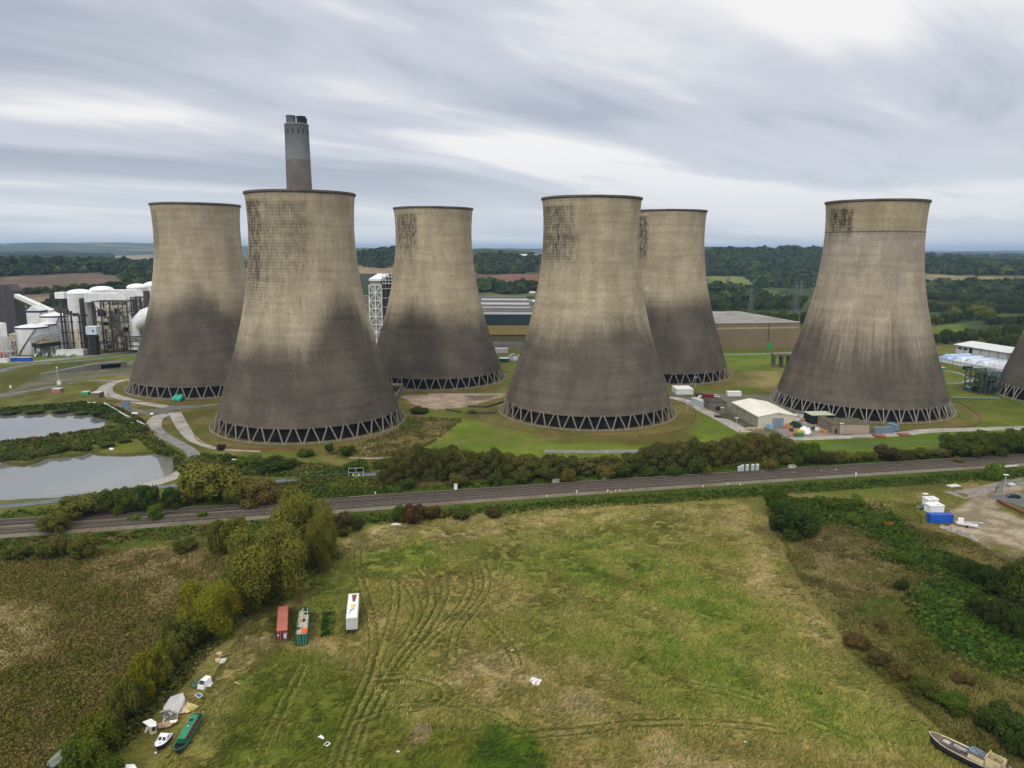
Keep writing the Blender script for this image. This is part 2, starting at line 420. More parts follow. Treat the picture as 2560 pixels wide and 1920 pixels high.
paint(gd((865, 855), (1060, 850), (1085, 855), (1060, 865), (1000, 880), (940, 885), (890, 872)), (.34, .27, .22), (.25, .19, .14), 5, 2, 2.5, r=.1)
paint(gd((1000, 855), (1080, 853), (1060, 862), (1030, 865)), (.14, .11, .08), None, 5, 1, 1.5)
paint(gd((880, 870), (925, 882), (920, 888), (880, 878)), (.22, .09, .05), None, 5, 1, 1)
# left land
paint(gd((0, 770), (320, 765), (320, 800), (250, 775), (0, 790)), (.10, .15, .03), GRN, 12, 2, 2, r=.3)
paint(gd((0, 830), (100, 800), (240, 780), (290, 775), (290, 810), (220, 812), (120, 838), (0, 870)), (.12, .115, .085), (.085, .09, .055), 8, 3, 3)
paint(gd((0, 815), (60, 790), (180, 778), (190, 790), (100, 805), (20, 845), (0, 850)), DGR2, OLV, 6, 3, 3, r=.8)
paint(gd((0, 862), (200, 820), (230, 830), (215, 860), (180, 870), (0, 885)), OLV, (.11, .13, .045), 8, 3, 3)
paint(gd((0, 880), (180, 868), (250, 880), (300, 905), (320, 930), (260, 925), (200, 893), (120, 885), (0, 893)), DGR2, DGR, 5, 2, 3, r=.9)
paint(gd((225, 870), (310, 885), (380, 880), (370, 905), (280, 890)), (.15, .14, .11), (.11, .105, .085), 6, 2, 2, r=.1)
paint(gd((215, 990-12), (235, 1010-25), (225, 1000)), GRN, None, 5, 1, 1)
paint(gd((0, 990), (0, 945), (140, 940), (260, 922), (310, 925), (330, 945), (395, 990), (405, 1010), (380, 1020), (375, 985), (330, 978), (200, 985), (60, 1000)), DGR2, OLV2, 5, 2, 3, r=.9)
paint(gd((215, 975), (280, 945), (335, 955), (350, 978), (300, 982), (220, 982)), (.085, .105, .02), (.11, .12, .03), 8, 2, 2, r=.3)
paint(gd((400, 895), (470, 880), (460, 960), (520, 975), (440, 965), (410, 930)), (.085, .115, .025), OLV, 8, 2, 2, r=.4)
paint(gd((385, 900), (400, 940), (440, 975), (500, 985), (760, 1010), (700, 1060), (520, 1070), (380, 1050), (430, 1000), (380, 940)), DGR2, OLV, 6, 3, 3, r=.9)
paint(gd((510, 1000), (760, 1000), (860, 1010), (820, 1030), (700, 1035), (520, 1020)), (.13, .12, .06), DGR2, 6, 2, 3, r=.7)
for n_, (cx, cy) in (('A', (-197.3, 473.8)), ('B', (-103.8, 373.2)), ('C', (-52.7, 505.2)), ('D', (41.5, 400.8)), ('E', (108., 527.9)), ('F', (200.2, 419.2)), ('G', (0, 0))):
    if n_ == 'G': continue
    cir = lambda r: [(cx+r*math.cos(t/24*2*math.pi), cy+r*math.sin(t/24*2*math.pi)) for t in range(24)]
    paint(cir(61), (.15, .12, .075), (.10, .11, .035), 7, 2, 2, amt=.9)
    paint(cir(58), (.09, .11, .03), (.14, .12, .055), 6, 2, 3, amt=.9)
    paint(cir(50), (.17, .10, .06), OLV, 5, 1, 1, amt=.5)
# yard of the stores
paint(gd((1430, 845), (1700, 855), (1880, 935), (1740, 950), (1600, 930), (1480, 870)), (.13, .12, .105), (.09, .10, .06), 8, 2, 2, r=.1)
paint(gz(Z4, (1400, 790), (1750, 700), (2000, 700), (2212, 880), (1620, 905), (1480, 820)), (.23, .20, .165), (.17, .15, .125), 7, 1, 1, r=.05)
paint(gz(Z4, (800, 620), (920, 610), (1250, 780), (1150, 790)), (.055, .06, .04), (.08, .085, .05), 5, 1, 1)
# railway strip and banks
RX = [(0, 1305.5), (640, 1267), (1100, 1231.5), (1740, 1192), (2100, 1170), (2560, 1141)]
RP = [G(*p) for p in RX]
_c = np.polyfit([p[0] for p in RP], [p[1] for p in RP], 3)
railx = np.linspace(-330, 420, 151)
T1 = [(float(a), float(np.polyval(_c, a))) for a in railx]
gap = lambda a: 7.9-2.6*float(sst(np.array(a), -150, 10))
T2 = offs(T1, -3.3); T3 = [offs(T1, -gap(p[0]))[i] for i, p in enumerate(T1)]; T4 = [offs(T1, -gap(p[0])-3.3)[i] for i, p in enumerate(T1)]
paint(offs(T1, 10)+offs(T1, -26)[::-1], DGR2, (.045, .075, .012), 6, 2, 2, r=.9)
paint(gd((0, 1165), (480, 1120), (480, 1185), (300, 1185), (0, 1200)), OLV, DGR2, 5, 2, 3, r=.9)
# ---- left rough field
paint(gd((-60, 1195), (200, 1185), (470, 1185), (490, 1260), (480, 1340), (400, 1400), (290, 1470), (200, 1560), (60, 1690), (-100, 1690)), BRN, OLV, 5, 2, 3, r=.9)
paint(gd((180, 1185), (470, 1185), (480, 1240), (460, 1340), (380, 1380), (300, 1300), (200, 1240)), (.21, .165, .10), BRN, 5, 5, 6, r=.9, amt=.85)
paint(gd((-60, 1300), (60, 1290), (140, 1340), (100, 1400), (0, 1440), (-60, 1440)), (.27, .225, .135), (.16, .135, .07), 4, 5, 6, r=.9, amt=.95)
paint(gd((-60, 1215), (150, 1205), (180, 1290), (60, 1300), (-60, 1290)), (.10, .10, .035), BRN, 4, 4, 4, r=.9, amt=.8)
# ---- big field
FIELD = gd((733, 1165), (870, 1128), (1100, 1110), (1300, 1097), (1560, 1085), (1650, 1102), (1690, 1200), (1745, 1300), (1830, 1420), (1960, 1530), (2060, 1620), (2140, 1700), (300, 1700), (360, 1620), (420, 1520), (470, 1430), (530, 1350), (600, 1270), (700, 1220))
paint(FIELD, (.155, .155, .052), (.245, .205, .105), 11, 3, 5, .2, r=.55)
paint(FIELD, (.10, .145, .026), (.17, .16, .06), 26, 2, 2, .12, r=.5, amt=.42, seed=21)
for P, a_ in ((gd((1080, 1180), (1330, 1160), (1580, 1240), (1640, 1330), (1560, 1400), (1380, 1330), (1160, 1260)), .6), (gd((1330, 1360), (1560, 1380), (1750, 1480), (1960, 1600), (1850, 1640), (1600, 1560), (1430, 1480)), .55), (gd((780, 1190), (930, 1170), (930, 1210), (800, 1260), (700, 1300), (650, 1290)), .6)):
    paint(P, (.088, .148, .020), (.17, .182, .055), 6, 9, 9, .16, amt=a_+.2)
paint(gd((520, 1340), (720, 1380), (740, 1440), (560, 1440), (480, 1520), (450, 1470)), (.25, .205, .12), (.15, .14, .06), 5, 4, 5, amt=.8)
paint(gd((1000, 1380), (1330, 1420), (1450, 1560), (1700, 1590), (2000, 1680), (1250, 1700), (1150, 1560), (900, 1500)), (.26, .21, .125), (.155, .14, .055), 7, 6, 7, .16, amt=.8)
paint(gd((1560, 1085), (1650, 1102), (1690, 1200), (1745, 1300), (1830, 1420), (1960, 1530), (1880, 1500), (1760, 1410), (1650, 1290), (1600, 1180), (1530, 1120)), (.29, .245, .14), (.19, .18, .075), 5, 5, 5, amt=.7)
paint(gd((733, 1165), (870, 1128), (1100, 1110), (1300, 1097), (1560, 1085), (1560, 1110), (1300, 1135), (1100, 1160), (900, 1170), (760, 1200)), (.31, .265, .15), (.20, .19, .075), 6, 4, 4, amt=.75)
paint(gd((560, 1430), (620, 1400), (760, 1430), (790, 1500), (870, 1570), (1000, 1560), (1130, 1585), (1190, 1700), (420, 1700), (480, 1580)), (.072, .105, .014), (.11, .125, .028), 7, 3, 4, .2, r=.35, amt=.9)
paint(gd((470, 1570), (560, 1430), (640, 1420), (560, 1560), (500, 1690), (420, 1700)), (.06, .088, .012), (.09, .11, .02), 6, 3, 3, amt=.7)
paint(gd((1060, 1572), (1130, 1572), (1140, 1560), (1180, 1650), (1200, 1700), (1020, 1700), (1010, 1640)), (.042, .082, .008), (.06, .10, .014), 4, 1, 1, r=.4)
paint(gz(ZM, (1085, 655), (1225, 660), (1140, 840), (990, 815)), (.17, .14, .085), (.14, .12, .06), 3, .6, .6)
paint(gz(ZC, (1165, 520), (1295, 510), (1260, 830), (1125, 840)), (.030, .055, .010), (.055, .085, .014), 2.5, .7, .7, r=.8)
for q in (((420, 560), (520, 470), (700, 440), (740, 560), (700, 900), (500, 940), (400, 860)), ((700, 480), (960, 460), (980, 700), (760, 1000), (700, 960)), ((1380, 420), (1640, 360), (1660, 700), (1620, 860), (1400, 820))):
    paint(gz(ZC, *q), (.055, .088, .014), (.11, .13, .03), 3, 1.5, 1.5, amt=.7)
# wheel tracks
TR = [
 [(775, 1185), (770, 1230), (790, 1290), (806, 1350), (808, 1410), (790, 1470), (760, 1530), (735, 1590), (705, 1680)],
 [(850, 1245), (858, 1290), (842, 1360), (820, 1420), (800, 1490), (765, 1560), (740, 1620), (722, 1690)],
 [(905, 1225), (935, 1270), (930, 1320), (890, 1380), (850, 1430), (815, 1500), (770, 1580), (750, 1650)],
 [(955, 1240), (965, 1275), (940, 1330), (900, 1390), (860, 1440), (830, 1490)],
 [(1040, 1215), (1056, 1250), (1045, 1290), (1010, 1330), (980, 1370), (975, 1420)],
 [(1010, 1240), (1020, 1270), (985, 1330), (930, 1375), (880, 1430), (845, 1480), (800, 1560)],
 [(1040, 1330), (1080, 1370), (1105, 1400), (1120, 1440)],
 [(830, 1240), (870, 1250), (900, 1290), (905, 1330), (880, 1370)],
 [(810, 1465), (880, 1458), (940, 1470), (972, 1495), (960, 1515), (900, 1530), (830, 1540), (770, 1560)],
 [(820, 1478), (880, 1472), (930, 1485), (950, 1500), (930, 1520), (860, 1525)],
 [(960, 1515), (1010, 1530), (1060, 1545), (1110, 1570), (1150, 1590)],
 [(650, 1440), (610, 1520), (570, 1600), (530, 1690)],
 [(1110, 1590), (1250, 1580), (1400, 1560), (1550, 1560), (1700, 1580)],
 [(1480, 1480), (1600, 1500), (1750, 1560), (1850, 1600)],
]
TRW = []
for L in TR:
    P = smooth(gd(*L), 4); TRW.append(P)
    for o in (-.95, .95):
        stroke(offs(P, o), .6, (.036, .058, .006), .92, .45, trk)
        stroke(offs(P, o+.7), .45, (.27, .235, .13), .28, .5)
stroke(gz(ZM, (1010, 940), (1100, 890), (1250, 850), (1400, 800)), 1., (.03, .05, .01), .7, 1)
stroke(gz(ZM, (1225, 690), (1500, 720), (1700, 690), (1940, 680)), .8, (.03, .05, .01), .6, 1)
# ---- right rough ground
RZ = gd((1650, 1100), (1700, 1200), (1745, 1300), (1830, 1420), (1960, 1530), (2060, 1620), (2140, 1700), (2300, 1700), (2300, 1100), (2212, 1150), (2050, 1100), (1950, 1080), (1700, 1070))
paint(RZ, (.135, .112, .056), (.085, .092, .026), 9, 7, 6, .15, r=.7)
paint(gd((1700, 1170), (1830, 1130), (1980, 1210), (1900, 1290), (1800, 1330), (1750, 1290)), (.16, .135, .075), BRN, 6, 6, 6, amt=.8, r=.8)
paint(gd((1950, 1290), (2050, 1240), (2300, 1300), (2300, 1480), (2180, 1470), (2050, 1420), (1980, 1340)), (.038, .075, .012), (.060, .10, .018), 6, 3, 4, r=.9)
paint(gd((1830, 1250), (1980, 1250), (1980, 1310), (1850, 1320)), DGR2, BRN, 5, 4, 4, amt=.8, r=.8)
paint(gd((1950, 1480), (2100, 1440), (2300, 1500), (2300, 1600), (2150, 1590), (2050, 1560)), (.15, .135, .06), OLV, 6, 5, 5, amt=.8, r=.7)
paint(gd((1660, 1070), (1900, 1090), (2010, 1180), (1960, 1200), (1820, 1130), (1700, 1130)), DGR2, (.045, .08, .012), 5, 3, 3, r=.9)
paint(gd((1880, 1200), (2000, 1180), (2120, 1230), (2300, 1290), (2300, 1330), (2100, 1270), (1960, 1230)), DGR, DGR2, 5, 3, 3, r=.9)
paint(gd((1850, 1085), (2100, 1040), (2150, 1060), (2050, 1095), (1980, 1130), (1940, 1110), (1890, 1110)), (.19, .165, .085), (.11, .12, .035), 6, 3, 3, r=.7)
# dirt yard right
paint(gd((2060, 1100), (2120, 1062), (2180, 1045), (2240, 1030), (2240, 1050), (2165, 1085), (2160, 1100), (2240, 1135), (2240, 1205), (2120, 1170), (2060, 1150)), (.27, .23, .165), (.17, .145, .10), 4, 2, 2.5, r=.1)
paint(gd((2095, 1160), (2240, 1195), (2240, 1240), (2150, 1200)), (.17, .145, .095), (.12, .12, .05), 4, 2, 2, r=.4)
paint(gz(Z7, (1640, 540), (1700, 570), (1860, 665), (1700, 610), (1620, 560)), (.30, .27, .22), None, 4, .5, .5)
# ---- far painted fields (D px on the rolling land)
for P, a_, b_ in (
 (((0, 640), (60, 650), (230, 620), (330, 600), (330, 585), (180, 588), (0, 595)), (.135, .10, .075), (.105, .08, .06)),
 (((0, 553), (330, 549), (330, 560), (200, 562), (0, 562)), (.24, .21, .14), (.20, .17, .11)),
 (((770, 580), (860, 580), (860, 590), (770, 590)), (.23, .17, .11), (.18, .14, .09)),
 (((1030, 592), (1170, 592), (1170, 612), (1030, 608)), (.165, .085, .06), (.12, .07, .05)),
 (((1030, 612), (1170, 612), (1170, 640), (1030, 640)), (.10, .12, .04), (.07, .09, .03)),
 (((1525, 596), (1620, 600), (1640, 618), (1640, 640), (1540, 640)), (.13, .16, .04), (.15, .155, .055)),
 (((1610, 584), (1780, 578), (1780, 590), (1640, 590)), (.27, .21, .12), (.22, .17, .10)),
 (((2000, 564), (2212, 560), (2212, 568), (2000, 570)), (.24, .20, .12), None),
 (((2000, 593), (2212, 600), (2212, 618), (2000, 614)), (.20, .165, .09), (.16, .13, .075)),
 (((2000, 628), (2212, 638), (2212, 643), (2000, 636)), (.11, .14, .04), None),
 (((2000, 700), (2080, 700), (2090, 722), (2010, 722)), (.11, .16, .035), (.09, .13, .03)),
):
    paint(gt(*P), a_, b_, 60, 12, 12, amt=.95)
# living ground is yellower and lighter than bare ground
veg = (1-sst(col[:, 2]/(col[:, 1]+1e-6), .45, .7))*(1-sst(np.hypot(x, y), 900, 1100))
col[:] = col*(1+veg[:, None]*np.array([[-.07, -.12, -.36]]))
# heights
z = terr(x, y)
POND1 = gz(Z1, (-260, 440), (0, 452), (250, 450), (450, 448), (700, 440), (850, 458), (930, 520), (885, 578), (680, 600), (560, 640), (460, 662), (300, 690), (120, 700), (0, 708), (-260, 720))
POND2 = gz(Z1, (-260, 865), (0, 862), (90, 895), (200, 905), (300, 880), (380, 845), (560, 828), (700, 815), (770, 795), (860, 812), (1100, 815), (1300, 800), (1420, 795), (1500, 840), (1530, 900), (1500, 950), (1400, 1020), (1200, 1085), (850, 1140), (500, 1182), (0, 1205), (-300, 1215))
kp = np.where((x < -50) & (y > 200) & (y < 460))[0]
for P in (POND1, POND2):
    d = inpoly(x[kp], y[kp], P); z[kp] = z[kp]-2.2*sst(d, -.8, 2.2)
    mud = (1-sst(np.abs(d+.6), .2, 1.6))*.8; col[kp] = lerp(col[kp], np.array((.05, .05, .025)), mud)
nearm = (1-sst(y, 500, 700))
z = z+nearm*(fbm(x/3.1, y/3.1, 33)-.5)*np.clip(rgh-.35, 0, 1)*1.1
z = z+nearm*(fbm(x/22, y/22, 34)-.5)*.5*(rgh > .3)
# flat where built on
for cx, cy in ((-197.3, 473.8), (-103.8, 373.2), (-52.7, 505.2), (41.5, 400.8), (108., 527.9), (200.2, 419.2)):
    z = np.where(np.hypot(x-cx, y-cy) < 60, -.02, z)
# railway formation is level, ditch south of it and by the hedge
def dline(L):
    d2 = np.full(x.shape, 1e12); k = np.where((y > 90) & (y < 480) & (np.abs(x) < 420))[0]; xx, yy = x[k], y[k]; dd = np.full(xx.shape, 1e12)
    for (x0, y0), (x1, y1) in zip(L[:-1], L[1:]):
        ex, ey = x1-x0, y1-y0; l = ex*ex+ey*ey or 1e-9; t = np.clip(((xx-x0)*ex+(yy-y0)*ey)/l, 0, 1)
        dd = np.minimum(dd, (xx-x0-t*ex)**2+(yy-y0-t*ey)**2)
    d2[k] = dd; return np.sqrt(d2)
dr = dline(offs(T1, -6)[::3]); z = np.where(dr < 16, z*sst(dr, 11, 16), z); z = z-.05*(1-sst(dr, 11, 14))
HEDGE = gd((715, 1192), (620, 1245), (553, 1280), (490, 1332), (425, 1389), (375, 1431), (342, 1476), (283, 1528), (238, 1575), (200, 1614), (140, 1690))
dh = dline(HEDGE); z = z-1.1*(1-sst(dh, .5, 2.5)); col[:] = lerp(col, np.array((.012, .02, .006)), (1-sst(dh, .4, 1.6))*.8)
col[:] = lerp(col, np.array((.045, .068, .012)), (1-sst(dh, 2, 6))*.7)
def make_ground():
    ny, nx = X.shape
    me = bpy.data.meshes.new('ground')
    co = np.stack([x, y, z], -1).astype(np.float32)
    idx = np.arange(ny*nx).reshape(ny, nx)
    q = np.stack([idx[:-1, :-1], idx[:-1, 1:], idx[1:, 1:], idx[1:, :-1]], -1).reshape(-1, 4).astype(np.int32)
    me.vertices.add(len(co)); me.vertices.foreach_set('co', co.ravel())
    me.loops.add(q.size); me.loops.foreach_set('vertex_index', q.ravel())
    me.polygons.add(len(q)); me.polygons.foreach_set('loop_start', np.arange(0, q.size, 4, dtype=np.int32))
    me.update(calc_edges=True)
    me.polygons.foreach_set('use_smooth', np.ones(len(q), bool))
    at = me.color_attributes.new('Col', 'FLOAT_COLOR', 'POINT')
    c4 = np.concatenate([col, rgh[:, None]], 1).astype(np.float32); at.data.foreach_set('color', c4.ravel())
    m, nt, b = new('ground_cover')
    a = N(nt, 'ShaderNodeAttribute', attribute_name='Col'); tc = N(nt, 'ShaderNodeTexCoord'); ob = tc.outputs['Object']
    sp = N(nt, 'ShaderNodeSeparateXYZ'); nt.links.new(ob, sp.inputs[0])
    n1 = noise(nt, ob, 1.1, 5, .7)                                            # tussocks
    wv = noise(nt, ob, .07, 2, .5)
    sw = vec(nt, ma(nt, 'MULTIPLY', ma(nt, 'ADD', sp.outputs[0], ma(nt, 'MULTIPLY', sp.outputs[1], .55)), .55), ma(nt, 'MULTIPLY', ma(nt, 'SUBTRACT', sp.outputs[1], ma(nt, 'MULTIPLY', sp.outputs[0], .55)), 1.9), 0.)
    n2 = noise(nt, sw, 1., 4, .65, 1.2)                                       # wind-laid streaks
    n3 = noise(nt, ob, .025, 3, .6)
    r = a.outputs['Alpha']
    k1 = sm(nt, n1, .28, .72, .45, 1.55); k2 = sm(nt, n2, .3, .7, .72, 1.32); k3 = sm(nt, n3, .3, .7, .85, 1.15)
    kk = ma(nt, 'MULTIPLY', ma(nt, 'MULTIPLY', k2, k3), ma(nt, 'ADD', ma(nt, 'MULTIPLY', ma(nt, 'SUBTRACT', k1, 1.), ma(nt, 'MULTIPLY_ADD', r, .9, .15)), 1.))
    cc = N(nt, 'ShaderNodeVectorMath', operation='SCALE'); nt.links.new(a.outputs[0], cc.inputs[0]); nt.links.new(kk, cc.inputs['Scale'])
    hu = mixc(nt, ma(nt, 'MULTIPLY', sm(nt, noise(nt, ob, .35, 4, .6), .45, .65), .35), cc.outputs[0], mixc(nt, 1., cc.outputs[0], (1.35, 1.05, .75), 'MULTIPLY'))
    nt.links.new(hu, b.inputs['Base Color']); b.inputs['Roughness'].default_value = .95; b.inputs['Specular IOR Level'].default_value = .05
    bp = N(nt, 'ShaderNodeBump'); bp.inputs['Strength'].default_value = .7; bp.inputs['Distance'].default_value = .5
    nt.links.new(ma(nt, 'MULTIPLY', ma(nt, 'ADD', n1, ma(nt, 'MULTIPLY', n2, .6)), r), bp.inputs['Height']); nt.links.new(bp.outputs[0], b.inputs['Normal'])
    me.materials.append(m); o = bpy.data.objects.new('ground', me); COL.objects.link(o); tag(o, kind='structure'); return o
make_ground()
gcol = col  # kept for scatter colours
# ---- water
def sheet(name, P, zz, m):
    o = MB().add([(p[0], p[1], zz) for p in P], [tuple(range(len(P)))]).build(name, m); return tag(o, kind='structure')
mw, nt, b = new('pond_water'); b.inputs['Base Color'].default_value = (.17, .175, .15, 1); b.inputs['Roughness'].default_value = .06
b.inputs['IOR'].default_value = 1.33; b.inputs['Specular IOR Level'].default_value = 1.0
tc = N(nt, 'ShaderNodeTexCoord'); bp = N(nt, 'ShaderNodeBump'); bp.inputs['Strength'].default_value = .05; bp.inputs['Distance'].default_value = .02
nt.links.new(noise(nt, tc.outputs['Object'], 2.5, 3, .6), bp.inputs['Height']); nt.links.new(bp.outputs[0], b.inputs['Normal'])
b.inputs['Coat Weight'].default_value = .8; b.inputs['Coat Roughness'].default_value = .03; b.inputs['Coat IOR'].default_value = 1.5
for P in (POND1, POND2):
    cxm = sum(p[0] for p in P)/len(P); cym = sum(p[1] for p in P)/len(P)
    xs_ = [p[0] for p in P]; ys_ = [p[1] for p in P]
    sheet('pond_water', [(min(xs_)-2, min(ys_)-2), (max(xs_)+1, min(ys_)-2), (max(xs_)+1, max(ys_)+2), (min(xs_)-2, max(ys_)+2)], -.75 if P is POND1 else -.752, mw)
# ---- paths and roads: ribbons a few mm proud, thick slabs
def ribbon(name, L, wd, m, zz=.06, it=2, cap=None):
    L = smooth(L, it); ww = wd if isinstance(wd, (list, tuple)) else [wd, wd]
    n = len(L); A = []; B = []
    for i in range(n):
        t = i/(n-1)*(len(ww)-1); k = min(int(t), len(ww)-2); q = ww[k]*(1-(t-k))+ww[k+1]*(t-k)
        A.append(offs(L, q/2)[i]); B.append(offs(L, -q/2)[i])
    g = lambda p: zz+max(0., float(terr(p[0], p[1])))
    v = [(p[0], p[1], g(p)) for p in A]+[(p[0], p[1], g(p)) for p in B]+[(p[0], p[1], g(p)-.5) for p in A]+[(p[0], p[1], g(p)-.5) for p in B]
    f = [(i, n+i, n+i+1, i+1) for i in range(n-1)]+[(i, i+1, 2*n+i+1, 2*n+i) for i in range(n-1)]+[(n+i, 3*n+i, 3*n+i+1, n+i+1) for i in range(n-1)]
    return tag(MB().add(v, f).build(name, m), kind='structure')
GRAV = mat('grey_path', (.19, .19, .18), .9, .3, .3)
ribbon('path', gz(Z1, (1130, 165), (1010, 185), (920, 225), (895, 270), (960, 310), (1100, 345), (1300, 385), (1450, 408)), [4, 6, 9, 8, 6, 6], CONC, .10)
ribbon('road', gz(Z1, (1430, 412), (1560, 412), (1700, 402), (1890, 386), (2100, 378)), [9, 12, 7, 4, 4], ASPH, .106)
ribbon('path', gz(Z1, (1440, 470), (1370, 490), (1330, 530), (1335, 590)), [4, 7, 7, 6], CONC, .11)
ribbon('road', gz(Z1, (1345, 585), (1400, 650), (1560, 730), (1660, 790), (1690, 850), (1680, 885)), 5.2, GRAV, .114)
ribbon('path', gz(Z1, (1685, 875), (1620, 950), (1480, 1020), (1340, 1070), (1190, 1090)), [7, 6.5, 6, 4], CONC, .118)
ribbon('path', gz(Z1, (1510, 455), (1570, 570), (1650, 680), (1740, 725), (1850, 765), (2010, 782), (2250, 792)), [6.5, 6, 4.5, 3, 1.8, 1.4], CONC, .122)
ribbon('road', gz(Z1, (-100, 1280), (450, 1222), (830, 1172), (1200, 1115), (1380, 1097), (1560, 1082)), [4, 4, 3.5], mat('wet_track', (.13, .145, .16), .7, .2, .2), .09)
ribbon('road', gz(Z2, (400, 1060), (640, 1052), (900, 1030), (1300, 1005), (1520, 985)), [3, 4, 4], mat('wet_track', (.1, .1, .1)), .09)
ribbon('road', gz(Z0, (-60, 1290), (200, 1215), (640, 1190), (960, 1150), (1240, 1120)), [9, 9, 8], ASPH, .06)
ribbon('road', gz(Z0, (-60, 1195), (300, 1190), (560, 1165), (860, 1130), (1250, 1090)), [13, 10, 6], mat('plant_yard', (.21, .20, .19), .9, .3, .1), .064)
ribbon('path', gz(Z0, (-60, 1490), (300, 1435), (640, 1370), (850, 1345), (1020, 1360)), [2.5, 3, 4], GRAV, .08)
ribbon('road', gz(Z4, (190, 430), (330, 440), (450, 480), (620, 570), (800, 660), (960, 745), (1120, 835)), [7, 7, 7], CONC, .10)
ribbon('road', gz(Z4, (1600, 912), (1900, 905), (2160, 893), (2212+250, 880), (2212+700, 855), (2212+1000, 815), (2212+1500, 800), (2212+2400, 775)), [5, 6, 7, 6], CONC, .108)
ribbon('path', gz(Z3, (-100, 295), (200, 297), (560, 296), (640, 300)), 3, CONC, .09)
ribbon('path', gz(Z3, (900, 790), (1300, 792), (1600, 787), (1900, 785)), [4, 5, 5], GRAV, .09)
ribbon('path', gz(Z2, (1290, 845), (1400, 852), (1620, 850)), 1.6, CONC, .09)
ribbon('path', gz(Z5, (1230, 110), (1430, 140), (1560, 190), (1640, 235), (1560, 262), (1300, 270)), [6, 3, 3, 2.5], GRAV, .09)
ribbon('road', gz(ZE, (-100, 1243), (200, 1240), (440, 1232), (620, 1225)), 5, GRAV, .09)
ribbon('road', gz(Z5, (1400, 1560), (1650, 1520), (1900, 1450), (2212, 1390), (2500, 1340)), [9, 6, 6, 6], mat('dirt_road', (.22, .195, .16), .95, .3, .3, dirt=(.2, .15, .1)), .05)
ribbon('road', gz(Z7, (2060, 360), (2130, 345), (2300, 350), (2500, 360)), 13, ASPH, .07)
# puddles on the roads (wet sheets)
def puddle(P, zz=.135): sheet('puddle', P, zz, mw)
puddle(gz(Z5, (1490, 252), (1560, 232), (1600, 228), (1590, 242), (1520, 258)))
puddle(gz(Z5, (220, 893), (330, 888), (440, 893), (380, 905), (240, 906)), .14)
# ---- railway
def trackbed():
    A = offs(T1, 3.0); B = [offs(T1, -gap(p[0])-3.3-3.6)[i] for i, p in enumerate(T1)]
    n = len(A); v = []
    for L, zz in ((A, -.1), (offs(T1, 2.2), .42), ([offs(T1, -gap(p[0])-3.3-2.5)[i] for i, p in enumerate(T1)], .42), (B, -.1)): v += [(p[0], p[1], zz) for p in L]
    f = [(k*n+i, (k+1)*n+i, (k+1)*n+i+1, k*n+i+1) for k in range(3) for i in range(n-1)]
    m, nt, b = new('ballast'); tc = N(nt, 'ShaderNodeTexCoord'); ob = tc.outputs['Object']
    sp = N(nt, 'ShaderNodeSeparateXYZ'); nt.links.new(ob, sp.inputs[0])
    c = mixc(nt, sm(nt, noise(nt, ob, 2.5, 5, .7), .35, .65), (.095, .080, .060), (.19, .165, .125))
    c = mixc(nt, ma(nt, 'MULTIPLY', sm(nt, noise(nt, ob, .05, 3, .6), .48, .6), .6), c, (.11, .065, .045))
    c = mixc(nt, ma(nt, 'MULTIPLY', sm(nt, noise(nt, ob, .12, 4, .6), .52, .66), .5), c, (.05, .065, .02))
    nt.links.new(c, b.inputs['Base Color']); b.inputs['Roughness'].default_value = .95
    tag(MB().add(v, f).build('trackbed', m), kind='structure')
trackbed()
RAILM = mat('rail_steel', (.16, .125, .105), .5, .3, 1., metal=.3); SLEEP = mat('sleeper_concrete', (.20, .18, .145), .9, .3, .6); BEDM = mat('oily_ballast', (.028, .024, .021), .95, .4, 1.5); SLEEPW = mat('sleeper_worn', (.085, .072, .06), .9, .35, .6)
def dens(L, st):
    o = []; acc = 0.
    for a, b in zip(L[:-1], L[1:]):
        l = math.dist(a, b); t = acc
        while t < l: o.append((a[0]+(b[0]-a[0])*t/l, a[1]+(b[1]-a[1])*t/l, math.atan2(b[1]-a[1], b[0]-a[0]))); t += st
        acc = t-l
    return o
for L, lab, sl_ in ((T1, 'railway track farthest from the field, next to the tree belt', SLEEPW), (T2, 'second railway track from the tree belt, worn brown sleepers', SLEEPW), (T3, 'third railway track from the tree belt, pale concrete sleepers', SLEEP), (T4, 'railway track nearest the grass field with pale sleepers', SLEEP)):
    t = thing('railway_track', lab, 'railway track', (L[75][0], L[75][1], 0), 0, 'four parallel railway tracks')
    for o in (-.72, .72):
        P = offs(L, o); b_ = MB()
        for p, q in zip(P[:-1], P[1:]): b_.bar((p[0], p[1], .66), (q[0], q[1], .66), .15, .16)
        b_.build('rail', RAILM, t, True)
    b_ = MB()
    for px, py, a in dens(L, .72):
        if abs(px) > 345: continue
        c_, s_ = -math.sin(a)*1.05, math.cos(a)*1.05; ex, ey = math.cos(a)*.13, math.sin(a)*.13
        b_.add([(px-c_-ex, py-s_-ey, .56), (px-c_+ex, py-s_+ey, .56), (px+c_+ex, py+s_+ey, .56), (px+c_-ex, py+s_-ey, .56)], [(0, 1, 2, 3)])
    s = b_.build('sleepers', sl_, t, True); s['kind'] = 'stuff'
    A_, B_ = offs(L, 1.15), offs(L, -1.15); n = len(A_)
    MB().add([(p[0], p[1], .50) for p in A_]+[(p[0], p[1], .50) for p in B_], [(i, n+i, n+i+1, i+1) for i in range(n-1)]).build('track_ballast', BEDM, t, True)
